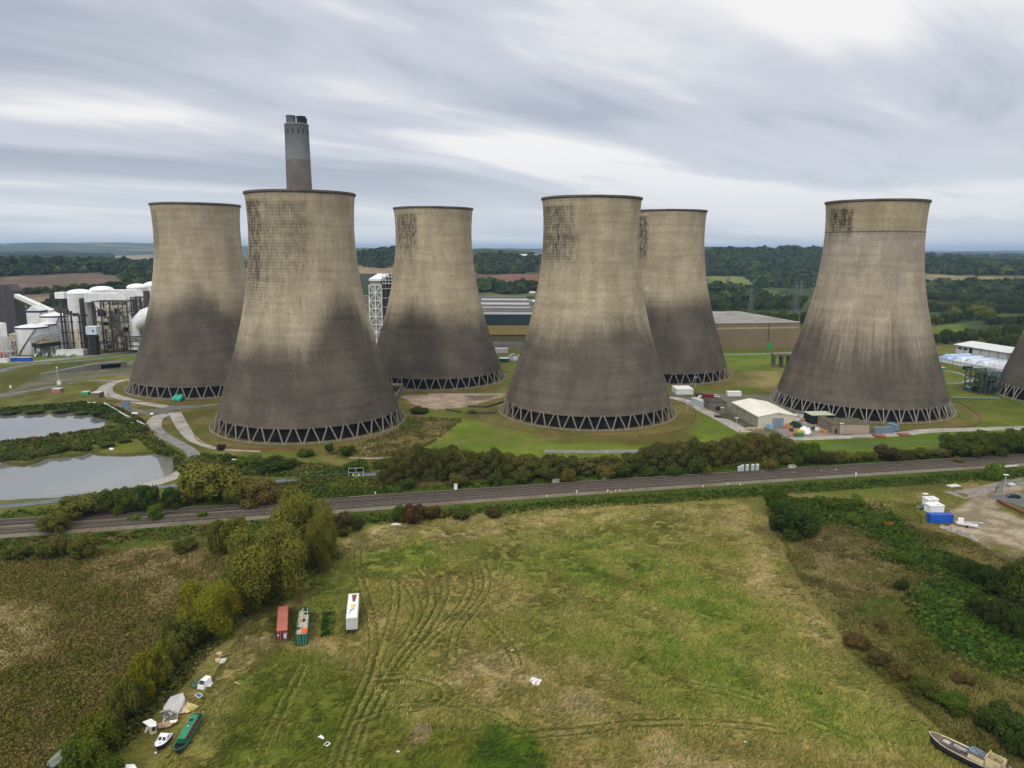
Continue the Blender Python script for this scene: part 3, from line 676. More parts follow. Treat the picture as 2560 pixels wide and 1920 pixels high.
# crossover
P = [T2[i] for i in range(78, 98)]; P = [((1-k)*a[0]+k*b[0], (1-k)*a[1]+k*b[1]) for k, (a, b) in zip(np.linspace(0, 1, 20), zip([T2[i] for i in range(76, 96)], [T3[i] for i in range(76, 96)]))]
t = thing('crossover_track', 'rust-brown crossover track linking the second and third railway tracks', 'railway track', (P[0][0], P[0][1], 0))
for o in (-.72, .72):
    b_ = MB(); Q = offs(P, o)
    for p, q in zip(Q[:-1], Q[1:]): b_.bar((p[0], p[1], .7), (q[0], q[1], .7), .12, .1)
    b_.build('rail', RAILM, t, True)
# ------------------------------------------------------------------ cooling towers
PROF = [(45.15, 6.6), (44.3, 9), (42.4, 15), (39.9, 23), (37.6, 30), (35.8, 36), (34.0, 42), (32.2, 48), (30.5, 55), (29.2, 61), (28.1, 67), (27.2, 73), (26.5, 80), (25.75, 86), (25.35, 92), (25.2, 98), (25.3, 104), (25.75, 110), (26.15, 114)]
def sprof(n=90):
    zs = np.array([p[1] for p in PROF]); rs = np.array([p[0] for p in PROF]); c = np.polyfit(zs, rs, 5)
    return [(float(np.polyval(c, q)), float(q)) for q in np.linspace(6.6, 114, n)]
SP = sprof()
def shell_mat(k, z0, hump, stain, streak, seam=None, chips=None, warm=0., flow=0., low=1., dk=.5):
    """z0: height where the dark lower zone starts; hump: list of (phi, width, rise); stain: list of (phi0, phi1, z0, z1, strength)"""
    m, nt, b = new('tower_concrete_'+k); tc = N(nt, 'ShaderNodeTexCoord'); ob = tc.outputs['Object']
    sp = N(nt, 'ShaderNodeSeparateXYZ'); nt.links.new(ob, sp.inputs[0])
    th = ma(nt, 'ARCTAN2', sp.outputs[1], sp.outputs[0]); Z = sp.outputs[2]
    seed = (ord(k[-1]) % 13)*7.3
    def P(a, b_, off=0.): return vec(nt, ma(nt, 'MULTIPLY', th, a), ma(nt, 'MULTIPLY', Z, b_), seed+off)
    blot = noise(nt, P(3.2, .045), 1., 5, .6); fine = noise(nt, P(26, .55, 3), 1., 4, .65)
    vst = noise(nt, P(34, .035, 5), 1., 4, .6); vst2 = noise(nt, P(110, .06, 9), 1., 3, .6); band = noise(nt, P(.9, .36, 7), 1., 3, .6)
    # upper and lower concrete
    up = mixc(nt, sm(nt, blot, .35, .65), (.31+warm, .258+warm*.75, .178), (.40+warm, .338+warm*.75, .24))
    lo = mixc(nt, sm(nt, blot, .35, .68), (.080*low, .068*low, .054*low), (.118*low, .101*low, .078*low))
    edge = ma(nt, 'SUBTRACT', Z, ma(nt, 'MULTIPLY_ADD', ma(nt, 'SUBTRACT', noise(nt, P(2.4, .02, 11), 1., 4, .55), .5), 14., z0))
    edge = ma(nt, 'SUBTRACT', edge, ma(nt, 'MULTIPLY', ma(nt, 'SUBTRACT', vst, .5), 8.+flow*38))
    for ph, wd, rise in hump:
        g = sm(nt, ma(nt, 'ABSOLUTE', ma(nt, 'SUBTRACT', ma(nt, 'ADD', th, ma(nt, 'MULTIPLY', ma(nt, 'SUBTRACT', blot, .5), .5)), ph)), wd*.15, wd*1.25, 1., 0.)
        edge = ma(nt, 'SUBTRACT', edge, ma(nt, 'MULTIPLY', g, rise))
    t = sm(nt, edge, -10-flow*8, 11+flow*8)
    c = mixc(nt, t, lo, up)
    # gradual darkening band just above the change and pale lime specks below
    c = mixc(nt, ma(nt, 'MULTIPLY', sm(nt, noise(nt, P(60, .9, 13), 1., 2, .5), .72, .80), .28), c, (.36, .34, .30))
    c = mixc(nt, 1., c, N3(nt, sm(nt, fine, .25, .75, .86, 1.12)), 'MULTIPLY')
    c = mixc(nt, 1., c, N3(nt, sm(nt, band, .3, .7, .88, 1.10)), 'MULTIPLY')
    # pour joints: lifts every 1.45 m, panels every 1/144 turn, patchy
    lift = sm(nt, ma(nt, 'PINGPONG', ma(nt, 'DIVIDE', Z, 1.45), .5), .0, .13, 1., 0.)
    pan = sm(nt, ma(nt, 'PINGPONG', ma(nt, 'MULTIPLY', th, 144/6.28318), .5), .0, .17, 1., 0.)
    patch = sm(nt, noise(nt, P(5, .07, 17), 1., 4, .6), .38, .62)
    up01 = sm(nt, Z, 20, 85)
    gl = ma(nt, 'MULTIPLY', ma(nt, 'MAXIMUM', lift, ma(nt, 'MULTIPLY', pan, .9)), ma(nt, 'MULTIPLY_ADD', ma(nt, 'MULTIPLY', patch, up01), .19, .08))
    c = mixc(nt, gl, c, (.055, .047, .038))
    # downward streaks
    s1 = ma(nt, 'MULTIPLY', sm(nt, vst2, .56, .70), sm(nt, noise(nt, P(9, .05, 19), 1., 3, .6), .42, .62))
    c = mixc(nt, ma(nt, 'MULTIPLY', ma(nt, 'MULTIPLY', s1, sm(nt, Z, 35, 70, .25, 1.)), streak), c, (.045, .04, .035))
    # soot-black growth near the top on the weather side, broken up by the joints
    for a0, a1, q0, q1, st in stain:
        am = ma(nt, 'MULTIPLY', sm(nt, ma(nt, 'ADD', th, ma(nt, 'MULTIPLY', fine, .08)), a0-.10, a0+.10), sm(nt, ma(nt, 'ADD', th, ma(nt, 'MULTIPLY', fine, .05)), a1-.05, a1+.07, 1., 0.))
        zz = ma(nt, 'ADD', Z, ma(nt, 'MULTIPLY', ma(nt, 'SUBTRACT', vst2, .5), 12.))
        zm = ma(nt, 'MULTIPLY', sm(nt, zz, q0-9, q0+9), sm(nt, Z, q1-1.2, q1+.8, 1., 0.))
        cell = ma(nt, 'ADD', ma(nt, 'MULTIPLY', ma(nt, 'MAXIMUM', pan, lift), .55), ma(nt, 'MULTIPLY', sm(nt, noise(nt, P(16, .22, 23), 1., 5, .75), .34, .66), .8))
        c = mixc(nt, ma(nt, 'MULTIPLY', ma(nt, 'MULTIPLY', am, zm), ma(nt, 'MULTIPLY', cell, st*1.15)), c, (.026, .025, .024))
    if chips:
        cm = ma(nt, 'MULTIPLY', ma(nt, 'MULTIPLY', sm(nt, th, chips[0]-.2, chips[0]+.2), sm(nt, Z, chips[1]-2, chips[1]+1)), sm(nt, Z, chips[2]-1, chips[2]+2, 1., 0.))
        c = mixc(nt, ma(nt, 'MULTIPLY', ma(nt, 'MULTIPLY', cm, sm(nt, noise(nt, P(22, .75, 29), 1., 4, .7), .60, .68)), .75), c, (.42, .44, .42))
    if seam:
        ab = sm(nt, Z, seam-.15, seam+.15)
        c = mixc(nt, ma(nt, 'MULTIPLY', ab, .5), c, mixc(nt, 1., c, (1.02, .98, .76), 'MULTIPLY'))
        bl = ma(nt, 'MULTIPLY', sm(nt, Z, seam-28, seam-2), sm(nt, Z, seam-.15, seam+.15, 1., 0.))
        c = mixc(nt, ma(nt, 'MULTIPLY', bl, .7), c, mixc(nt, 1., c, (.98, 1.04, 1.16), 'MULTIPLY'))
        ln = ma(nt, 'MULTIPLY', sm(nt, ma(nt, 'ABSOLUTE', ma(nt, 'SUBTRACT', Z, seam)), .25, .5, 1., 0.), .7)
        c = mixc(nt, ln, c, (.06, .05, .035))
    nt.links.new(c, b.inputs['Base Color']); b.inputs['Roughness'].default_value = .92; b.inputs['Specular IOR Level'].default_value = .1
    bp = N(nt, 'ShaderNodeBump'); bp.inputs['Strength'].default_value = .35; bp.inputs['Distance'].default_value = .15
    nt.links.new(ma(nt, 'SUBTRACT', fine, ma(nt, 'MULTIPLY', ma(nt, 'MAXIMUM', lift, pan), .6)), bp.inputs['Height']); nt.links.new(bp.outputs[0], b.inputs['Normal'])
    return m
def N3(nt, v): return vec(nt, v, v, v)
COLM = mat('tower_column', (.20, .18, .145), .9, .25, .3, dirt=(.10, .09, .07), dirt_amt=.6)
STRM = mat('tower_strut', (.27, .275, .26), .8, .2, .3, dirt=(.2, .19, .16))
RIMM = mat('tower_rim', (.085, .075, .065), .9, .3, .2, dirt=(.19, .16, .12), dirt_amt=.5)
DRK2 = mat('packing', (.010, .010, .011), .95, .2, .3)
RAILG = mat('railing', (.42, .41, .30), .6, .2, 1.)
def legs_proto():
    a = 2*math.pi/36; r1, r0 = 44.75, 47.1
    mk = []
    for s in (-1, 1):
        t0 = s*a*.07; t1 = s*a*.44
        mk.append(MB().tube([(r1*math.cos(t0), r1*math.sin(t0), 7.3), (r0*math.cos(t1), r0*math.sin(t1), .15)], .40, 7))
    t0 = a*.5
    st = MB().tube([(44.9*math.cos(t0), 44.9*math.sin(t0), 7.4), (48.4*math.cos(t0), 48.4*math.sin(t0), .1)], .24, 6)
    return mk, st
_legs = None
def tower(k, X0, Y0, label, sm_args, struts=False):
    global _legs
    r = thing('cooling_tower', label, 'cooling tower', (X0, Y0, 0), math.atan2(-Y0, -X0), 'cooling towers of the power station')
    mb = MB(); mb.lathe(SP, 144)
    inn = [(q-.9-1.2*max(0, (12-zz)/12), zz) for q, zz in SP][::-1]
    n0 = MB().lathe([SP[-1], inn[0]], 144); mb.add(n0.v, n0.f); n1 = MB().lathe(inn, 72); mb.add(n1.v, n1.f, True); n2 = MB().lathe([inn[-1], SP[0]], 144); mb.add(n2.v, n2.f)
    mb.build('shell', shell_mat(k, *sm_args[0], **sm_args[1]), r)
    R = SP[-1][0]
    MB().lathe([(R+.04, 112.9), (R+.42, 113.15), (R+.42, 114.25), (R-1.0, 114.25), (R-1.0, 113.2)], 144).build('rim', RIMM, r)
    mb = MB().lathe([(47.8, -.5), (47.8, .25), (47.3, .3), (46.8, .25), (46.8, -.5)], 108); mb.build('basin_wall', CBASE, r)
    mb = MB().lathe([(42.6, -.2), (42.6, 6.4), (10, 6.5)], 72)
    for q in range(72):
        t = q*math.pi/36; c_, s_ = math.cos(t), math.sin(t); mb.bar((43.2*c_, 43.2*s_, 0), (43.2*c_, 43.2*s_, 6.6), .16)
    mb.build('packing', DRK2, r)
    mb = MB()
    for q in range(96):
        t = q*math.pi/48; t2 = (q+1)*math.pi/48; p = (48.6*math.cos(t), 48.6*math.sin(t)); p2 = (48.6*math.cos(t2), 48.6*math.sin(t2))
        mb.bar((*p, 0), (*p, 1.15), .09); mb.bar((*p, 1.12), (*p2, 1.12), .08); mb.bar((*p, .6), (*p2, .6), .06)
    mb.build('railing', RAILG, r)
    if _legs is None:
        mk, st = legs_proto(); _legs = []
        for q in mk: o = q.build('column', COLM, r); _legs.append(o)
        _legs.append(st.build('strut', STRM, None)); _legs[-1].parent = r
        first = True
    else: first = False
    for q in range(36):
        for i, src in enumerate(_legs):
            if i == 2 and not struts: continue
            if first and q == 0 and i < 2: continue
            o = src.copy(); COL.objects.link(o); o.parent = r; o.rotation_euler = (0, 0, q*math.pi/18)
    return r
S_ = math.asin
tower('B', -103.8, 373.2, 'largest cooling tower in the picture, in front of the tall chimney', ((43, [(.62, .55, 24)], [(-1.35, -.80, 70, 110, .85), (-.8, .1, 74, 109, .42), (-1.3, -.6, 52, 75, .3)], .75), {}))
_strut = _legs[2]; _strut.parent = None
tower('A', -197.3, 473.8, 'leftmost cooling tower, beside the white silos and the ponds', ((52, [(-.1, .5, 9)], [(-1.45, -1.0, 84, 110, .45)], .35), dict(low=.95)))
tower('C', -52.7, 505.2, 'smallest-looking cooling tower, behind between the two centre front ones', ((44, [(-.4, .4, 6)], [(-1.15, -.42, 89, 110, .85), (-1.2, -.4, 74, 92, .35)], .35), dict(warm=.012)))
tower('D', 41.5, 400.8, 'front cooling tower in the middle of the picture behind the tree belt', ((46, [(.5, .6, 6)], [(-1.35, -.60, 82, 110, .75), (-.62, -.32, 84, 110, .55), (-1.3, -.2, 76, 96, .35)], .45), dict(warm=.008, low=1.15, chips=(.25, 49, 57))))
tower('E', 108., 527.9, 'cooling tower half hidden behind the middle front one', ((55, [(.1, .6, -3)], [(-1.4, -.52, 80, 110, 1.0)], .35), dict(warm=.004)))
tower('F', 200.2, 419.2, 'right-hand cooling tower with a seam below its yellowish top band', ((40, [(-1.0, .5, 12)], [(-1.05, -.42, 97, 110, 1.1)], .35), dict(seam=97.5, flow=.75, low=1.05, warm=-.022)), True)
tower('G', 348., 442., 'cooling tower cut off by the right edge of the picture', ((44, [(.3, .5, 5)], [(-1.1, -.5, 92, 110, .9)], .4), dict(flow=.5, low=.95)), True)
bpy.data.objects.remove(_strut)
# ------------------------------------------------------------------ chimney
def chimney():
    Yc = 673.; xc = PL(741, 310, Yc)[0]
    r = thing('chimney', 'tall concrete chimney with dark flues rising behind the cooling tower', 'chimney', (xc, Yc, 0), math.atan2(-Yc, -xc))
    zt = PL(741, 311, Yc)[1]; zm = PL(741, 400, Yc)[1]
    mu = mat('chimney_upper', (.20, .205, .215), .9, .15, .06, dirt=(.13, .13, .135), dirt_amt=.6, streak=True)
    ml = mat('chimney_lower', (.155, .135, .115), .9, .25, .05, dirt=(.09, .08, .07), dirt_amt=.6, streak=True)
    R = lambda q: 10.0+(zt-q)/zt*3.2
    MB().lathe([(R(0), 0), (R(zm), zm)], 64).build('lower_shaft', ml, r)
    u = MB().lathe([(R(zm)+.1, zm), (R(zt)+.1, zt-1.2), (R(zt)+.5, zt-1.0), (R(zt)+.5, zt), (2, zt)], 64).build('upper_shaft', mu, r)
    for q in range(14):
        t = q*2*math.pi/14+.11
        rr = R(zt)+.12
        MB().bar((rr*math.cos(t), rr*math.sin(t), zt-9), (rr*math.cos(t), rr*math.sin(t), zt-4.6), 1.0, .35, up=(math.cos(t), math.sin(t), 0)).build('vent_slot', BLACK, u)
    mf = mat('flue_brick', (.05, .048, .055), .8, .2, .3, dirt=(.12, .12, .13), dirt_amt=.5)
    for fx, fy, h, mm in ((4.3, -4.5, 6.4, mat('flue_grey', (.14, .14, .155), .8, .2, .3)), (4.3, 4.1, 6.0, BLACK), (-4.4, -4.4, 6.2, mf), (-4.2, 5.2, 5.6, mf)):
        MB().lathe([(3.9, zt-.5), (3.9, zt+h-1), (4.2, zt+h-.8), (4.2, zt+h), (3.6, zt+h), (3.6, zt+1)], 32, fx, fy).build('flue', mm, r)
chimney()
# ------------------------------------------------------------------ desulphurisation plant on the left
ZA = zc(0, 680, 5.821); ZG = zc(2300, 840, 7.542); ZTT = zc(1190, 720, 8.294)
def px(z, X_, Y_, Yd): return PL(*z(X_, Y_), Yd)
def span(z, X0, Y0, X1, Y1, Yd):
    a = px(z, X0, Y0, Yd); b = px(z, X1, Y1, Yd); return a[0], b[0], min(a[1], b[1]), max(a[1], b[1])
def cyl(mb, cx, cy, r, z0, z1, n=40): return mb.lathe([(0, z0), (r, z0), (r, z1), (0, z1)], n, cx, cy, False)
SILO = mat('silo_white', (.62, .63, .63), .55, .08, .06, dirt=(.42, .37, .26), dirt_amt=.5, streak=True)
SILOC = mat('silo_stained', (.50, .46, .36), .6, .2, .12, dirt=(.32, .20, .08), dirt_amt=.8, streak=True)
def silo(X0, X1, Ytop, Ycyl, Yd, lab):
    x0, x1, _, zt = span(ZA, X0, Ytop, X1, Ytop, Yd); zcx = px(ZA, X0, Ycyl, Yd)[1]; r_ = (x1-x0)/2
    t = thing('domed_silo', lab, 'silo', ((x0+x1)/2, Yd+r_, 0), 0, 'white domed absorber towers')
    MB().lathe([(r_, 18), (r_, zcx)], 48).build('wall', SILO, t)
    MB().lathe([(r_*1.005, 0), (r_*1.005, 18)], 48).build('base_wall', SILOC, t)
    prof = [(r_*1.02, zcx), (r_*1.02, zcx+.6)]+[(r_*math.cos(a), zcx+.6+(zt-zcx)*math.sin(a)) for a in np.linspace(.1, 1.57, 8)]
    MB().lathe(prof, 48).build('dome', WHITER, t)
    mb = MB()
    for q in (-.5, 0, .5): mb.lathe([(r_*1.015, zcx*.62+q*14), (r_*1.03, zcx*.62+q*14+.2), (r_*1.015, zcx*.62+q*14+.5)], 48)
    mb.build('stiffener', LGREY, t)
silo(890, 1225, 268, 320, 640, 'nearest white domed silo, stained yellow low down')
silo(1225, 1550, 223, 275, 690, 'second white domed silo, behind the nearest one')
silo(1780, 2065, 185, 235, 700, 'third white domed silo, left of the last by the cooling tower')
silo(2020, 2330, 150, 210, 740, 'farthest white domed silo, partly hidden by the cooling tower')
def duct(X0, X1, Y0, Y1, Yd, dep, lab):
    x0, x1, z0, z1 = span(ZA, X0, Y0, X1, Y1, Yd)
    t = thing('flue_duct', lab, 'duct', (x0, Yd, 0))
    mb = MB(); P = [(0, z0), (0, z1), (x1-x0-6, z1), (x1-x0, z0)]
    v = [(p[0], 0, p[1]) for p in P]+[(p[0], dep, p[1]) for p in P]
    mb.add(v, [(0, 3, 2, 1), (4, 5, 6, 7), (0, 1, 5, 4), (1, 2, 6, 5), (2, 3, 7, 6), (3, 0, 4, 7)][0:1]+[(4, 5, 6, 7), (1, 0, 4, 5), (2, 1, 5, 6), (3, 2, 6, 7), (0, 3, 7, 4)])
    mb.build('casing', WHITE, t)
    mb = MB()
    for q in range(3):
        xx = (x1-x0-6)*(q+.5)/3; mb.bar((xx, dep/2, 0), (xx, dep/2, z0), 1.2)
    mb.build('support', STEEL, t)
duct(1215, 1765, 310, 440, 640, 12, 'long white box duct leading from the nearest silo')
duct(1545, 2050, 262, 385, 676, 12, 'long white box duct behind the nearest one')
def frame(name, lab, cat, z, X0, Y0, X1, Y1, Yd, dep, nx, nz, m, wd=.7, floors=True, fill=None):
    x0, x1, z0, z1 = span(z, X0, Y0, X1, Y1, Yd); z0 = 0; t = thing(name, lab, cat, (x0, Yd, 0)); W = x1-x0
    mb = MB()
    for i in range(nx+1):
        for yy in (0, dep): mb.bar((W*i/nx, yy, 0), (W*i/nx, yy, z1), wd)
    mb.build('column', m, t)['kind'] = 'stuff'
    mb = MB()
    for j in range(1, nz+1):
        h = z1*j/nz
        for yy in (0, dep): mb.bar((-wd/2, yy-.01, h), (W+wd/2, yy-.01, h), wd*.9)
        for i in range(nx+1): mb.bar((W*i/nx, 0, h-.03), (W*i/nx, dep, h-.03), wd*.7)
    mb.build('beam', m, t)['kind'] = 'stuff'
    mb = MB()
    for j in range(nz):
        for i in range(nx):
            a = (W*i/nx, z1*j/nz); b = (W*(i+1)/nx, z1*(j+1)/nz)
            for yy in (-.15, dep+.15):
                if (i+j) % 2: mb.bar((a[0], yy, a[1]), (b[0], yy, b[1]), wd*.5)
                else: mb.bar((b[0], yy, a[1]), (a[0], yy, b[1]), wd*.5)
                if (i*3+j) % 4 == 0: mb.bar((b[0], yy+.05, a[1]), (a[0], yy+.05, b[1]), wd*.5)
    mb.build('brace', m, t)['kind'] = 'stuff'
    if floors:
        mb = MB()
        for j in range(1, nz):
            if j % 2: mb.box(0, W, .6, dep-.6, z1*j/nz-.45, z1*j/nz-.12)
        mb.build('floor_grating', m, t)['kind'] = 'stuff'
    return t, W, z1
t, W, zt = frame('steel_gantry', 'tall dark steel frame packed with ducts in front of the silos', 'gantry', ZA, 1330, 430, 1900, 1120, 622, 14, 4, 5, STEEL, .75, floors=False)
mb = MB(); rnd = random.Random(3)
for q in range(16):
    a = rnd.uniform(2, W-6); h = rnd.uniform(2, zt-8); mb.box(a, a+rnd.uniform(3, 7), 2, rnd.uniform(6, 11), h, h+rnd.uniform(3, 7))
mb.build('equipment', mat('stained_casing', (.46, .43, .32), .8, .3, .15, dirt=(.12, .10, .05), dirt_amt=.7), t)['kind'] = 'stuff'
mb = MB()
for q in range(7):
    a = rnd.uniform(1, W-1); mb.tube([(a, 1, 0), (a, 1, rnd.uniform(10, zt))], .35, 6)
mb.build('pipework', mat('brown_pipework', (.10, .06, .035)), t)['kind'] = 'stuff'
MB().box(W*.12, W*.8, 12.5, 13.2, 2, zt-4).build('rear_wall', mat('yellowed_panel', (.50, .48, .38), .8, .3, .1, dirt=(.12, .10, .05)), t)
frame('steel_gantry', 'dark steel frame beside the leftmost cooling tower', 'gantry', ZA, 1900, 370, 2120, 690, 660, 10, 3, 5, STEEL, .8)
x0, x1, z0, z1 = span(ZA, 1225, 385, 1315, 1120, 620)
t = thing('stair_tower', 'dark brown clad stair tower in the steel frame', 'tower', (x0, 612, 0)); MB().box(0, x1-x0, 0, 6, 0, z1).build('cladding', BROWNC, t); MB().box(-.2, x1-x0+.2, -.2, 6.2, z1, z1+.4).build('roof', STEEL, t)
x0, x1, z0, z1 = span(ZA, 2080, 285, 2160, 560, 650)
t = thing('stair_tower', 'dark brown stair tower close to the leftmost cooling tower', 'tower', (x0, 650, 0)); MB().box(0, x1-x0, 0, 5, 0, z1).build('cladding', BROWNC, t); MB().box(-.2, x1-x0+.2, -.2, 5.2, z1, z1+.4).build('roof', STEEL, t)
# pipes in front of the nearest silo
for i, (X_, Yt, dx) in enumerate(((880, 560, 1), (930, 590, 1), (1030, 620, 1), (1150, 640, 1))):
    p = px(ZA, X_, Yt, 618); q = px(ZA, X_+80, Yt, 618)
    t = thing('riser_pipe', 'dark riser pipe in front of the nearest silo, %s from the left' % ('first', 'second', 'third', 'fourth')[i], 'pipe', (p[0], 618, 0), 0, 'dark riser pipes')
    MB().tube([(0, 0, 0), (0, 0, p[1])], .75, 10).build('pipe', STEEL, t)
    MB().bar((-5, 0, p[1]+.5), (q[0]-p[0]+2, 0, p[1]+.5), 1.6).build('crosshead', STEEL, t)
    mb = MB()
    for h in range(3): mb.lathe([(1.05, 8+h*9), (1.5, 8.2+h*9), (1.5, 8.8+h*9), (1.05, 9+h*9)], 10)
    mb.build('flange', BLACK, t)
# control cabin on legs
x0, x1, z0, z1 = span(ZA, 1240, 800, 1408, 912, 606)
t = thing('elevated_cabin', 'pale blue cabin raised on dark legs before the steel frame', 'cabin', (x0, 606, 0)); MB().box(0, x1-x0, 0, 7, z0, z1).build('body', mat('cabin_blue', (.48, .60, .66), .5, .08, .3), t); MB().box(1, 7, 1, 6, 0, z0).build('leg', BLACK, t)
MB().box((x1-x0)*.6, (x1-x0)*.75, -.1, .02, z0+2, z0+4).build('window', GLASS, t); MB().box(-.2, x1-x0+.2, -.2, 7.2, z1, z1+.3).build('roof', WHITER, t)
# elbow duct
mb = MB(); c0 = px(ZA, 1985, 880, 632); c1 = px(ZA, 2150, 620, 632); R_ = 7.6
pts = [(c0[0], 632, c0[1]-14), (c0[0], 632, c0[1]+6), (c0[0]+2.5, 632, c1[1]-9), (c0[0]+9, 633, c1[1]-2), (c0[0]+20, 635, c1[1]+1.5), (c0[0]+34, 637, c1[1]+2)]
t = thing('elbow_duct', 'fat white elbow duct bending behind the leftmost cooling tower', 'duct', (c0[0], 632, 0)); MB().tube([(p[0]-c0[0], p[1]-632, p[2]) for p in pts], [R_, R_, R_, R_*.97, R_, R_], 14).build('casing', WHITE, t)
mb = MB()
for a in (-8, 8):
    mb.bar((a, -8, 0), (a, -8, c0[1]+1), .7)
for h in (.35, .62, .85): mb.bar((-8, -8, c0[1]*h), (8, -8, c0[1]*h), .6)
mb.bar((-8, -8, c0[1]*.62), (8, -8, c0[1]*.85), .4); mb.bar((8, -8, c0[1]*.62), (-8, -8, c0[1]*.85), .4); mb.build('frame', STEEL, t)
# tanks
NAVY = mat('navy_band', (.035, .035, .11), .6, .1, .5)
def tank(X0, X1, Yt, Yb, Yd, lab, roofh=1.6):
    x0, x1, z0, z1 = span(ZA, X0, Yt, X1, Yt, Yd); r_ = (x1-x0)/2
    t = thing('storage_tank', lab, 'tank', ((x0+x1)/2, Yd+r_, 0), 0, 'white storage tanks')
    MB().lathe([(r_, 0), (r_, z1-1.3)], 48).build('wall', WHITE, t)
    MB().lathe([(r_+.12, z1-1.3), (r_+.12, z1)], 48).build('band', NAVY, t)
    MB().lathe([(r_+.12, z1), (r_*.6, z1+roofh*.5), (0, z1+roofh)], 48).build('roof', WHITE, t)
    mb = MB()
    for a in range(14):
        q = a*.09-2.0; mb.bar(((r_+.5)*math.cos(q), (r_+.5)*math.sin(q), z1*a/14), ((r_+.5)*math.cos(q+.09), (r_+.5)*math.sin(q+.09), z1*(a+1)/14), .9, .4)
    mb.build('staircase', STEEL, t)
tank(480, 880, 645, 800, 640, 'largest white tank with navy rim left of the silo', 3)
tank(470, 722, 765, 870, 628, 'middle white tank with navy rim, between two others')
tank(110, 535, 815, 950, 606, 'wide white tank with navy rim nearest the field edge', 2.4)
# far-left column tank with lattice
x0, x1, z0, z1 = span(ZA, -70, 745, 115, 1100, 600)
t = thing('tall_vessel', 'tall white vessel with ladder at the left edge of the picture', 'tank', ((x0+x1)/2, 600, 0)); MB().lathe([((x1-x0)/2, 0), ((x1-x0)/2, z1), (0, z1+.8)], 32).build('wall', WHITE, t)
mb = MB(); 
for a in (-1, 1): mb.bar((a*2, -(x1-x0)/2-1.2, 0), (a*2, -(x1-x0)/2-1.2, z1+2), .3)
for h in range(12): mb.bar((-2, -(x1-x0)/2-1.2, h*z1/12), (2, -(x1-x0)/2-1.2, (h+1)*z1/12), .25); mb.bar((-2, -(x1-x0)/2-1.2, h*z1/12), (2, -(x1-x0)/2-1.2, h*z1/12), .25)
mb.build('ladder', LGREY, t)
t, W, zt = frame('pipe_rack', 'white pipe rack at the foot of the tall vessel on the left edge', 'pipe rack', ZA, -30, 960, 150, 1150, 586, 6, 3, 3, LGREY, .45)
# conveyor tower, gallery and transfer house
x0, x1, z0, z1 = span(ZA, -10, 235, 245, 760, 740)
t = thing('coal_transfer_tower', 'dark brown clad twin gabled transfer tower on the left edge', 'tower', (x0, 740, 0)); W = x1-x0
mb = MB()
for a, b_ in ((-.5, .44), (.46, 1.)):
    P = [(a*W, 0), (b_*W, 0), (b_*W, z1-3), ((a*.35+b_*.65)*W if a < 0 else (a*.8+b_*.2)*W, z1+3.5), (a*W, z1-2)]
    v = [(p[0], 0, p[1]) for p in P]+[(p[0], 16, p[1]) for p in P]; n = 5
    mb.add(v, [tuple(range(n))[::-1], tuple(range(n, 2*n))]+[(i, (i+1) % n, n+(i+1) % n, n+i) for i in range(n)])
mb.build('cladding', BROWNC, t)
MB().box(W*.15, W*.6, -.1, 0, z1*.62, z1*.64).build('louvre', STEEL, t)
a = px(ZA, 240, 345, 742); b = px(ZA, 770, 580, 690)
t = thing('conveyor_gallery', 'long white conveyor gallery sloping down from the transfer tower', 'conveyor', (a[0], 742, 0))
d = Vector((b[0]-a[0], 690-742, b[1]-a[1]))
MB().bar((0, 0, a[1]), (d.x, d.y, a[1]+d.z), 4.5, 3.6).build('casing', WHITE, t)
MB().bar((0, 0, a[1]-3.3), (d.x, d.y, a[1]+d.z-3.3), 3.5, 2.2).build('truss', STEEL, t)
mb = MB()
for k in (.3, .6, .88): mb.bar((d.x*k, d.y*k, 0), (d.x*k, d.y*k, a[1]+d.z*k-3), 1.2)
mb.build('trestle', STEEL, t)
x0, x1, z0, z1 = span(ZA, 375, 545, 590, 740, 680)
t = thing('transfer_house', 'white building with navy band below the conveyor gallery', 'building', (x0, 680, 0)); W = x1-x0
MB().box(0, W, 0, 14, 0, z1-3).build('wall', WHITE, t); MB().box(-.1, W+.1, -.1, 14.1, z1-3, z1-1.2).build('band', NAVY, t)
MB().add([(0, 0, z1-1.2), (W, 0, z1-1.2), (W, 14, z1-1.2), (0, 14, z1-1.2), (W/2, 0, z1+3.5), (W/2, 14, z1+3.5)], [(0, 1, 4), (3, 5, 2), (0, 4, 5, 3), (1, 2, 5, 4), (0, 3, 2, 1)]).build('roof', WHITE, t)
x0, x1, z0, z1 = span(ZA, 740, 388, 905, 600, 720)
t = thing('brown_annexe', 'dark brown sloped annexe with white cap behind the nearest silo', 'building', (x0, 720, 0)); W = x1-x0
MB().prism([(0, 0), (W, 0), (W, 12), (0, 12)], 0, [z1-18, z1, z1, z1-18]).build('wall', BROWNC, t); MB().box(W*.35, W+3, 1, 11, z1, z1+6).build('cap', WHITER, t)
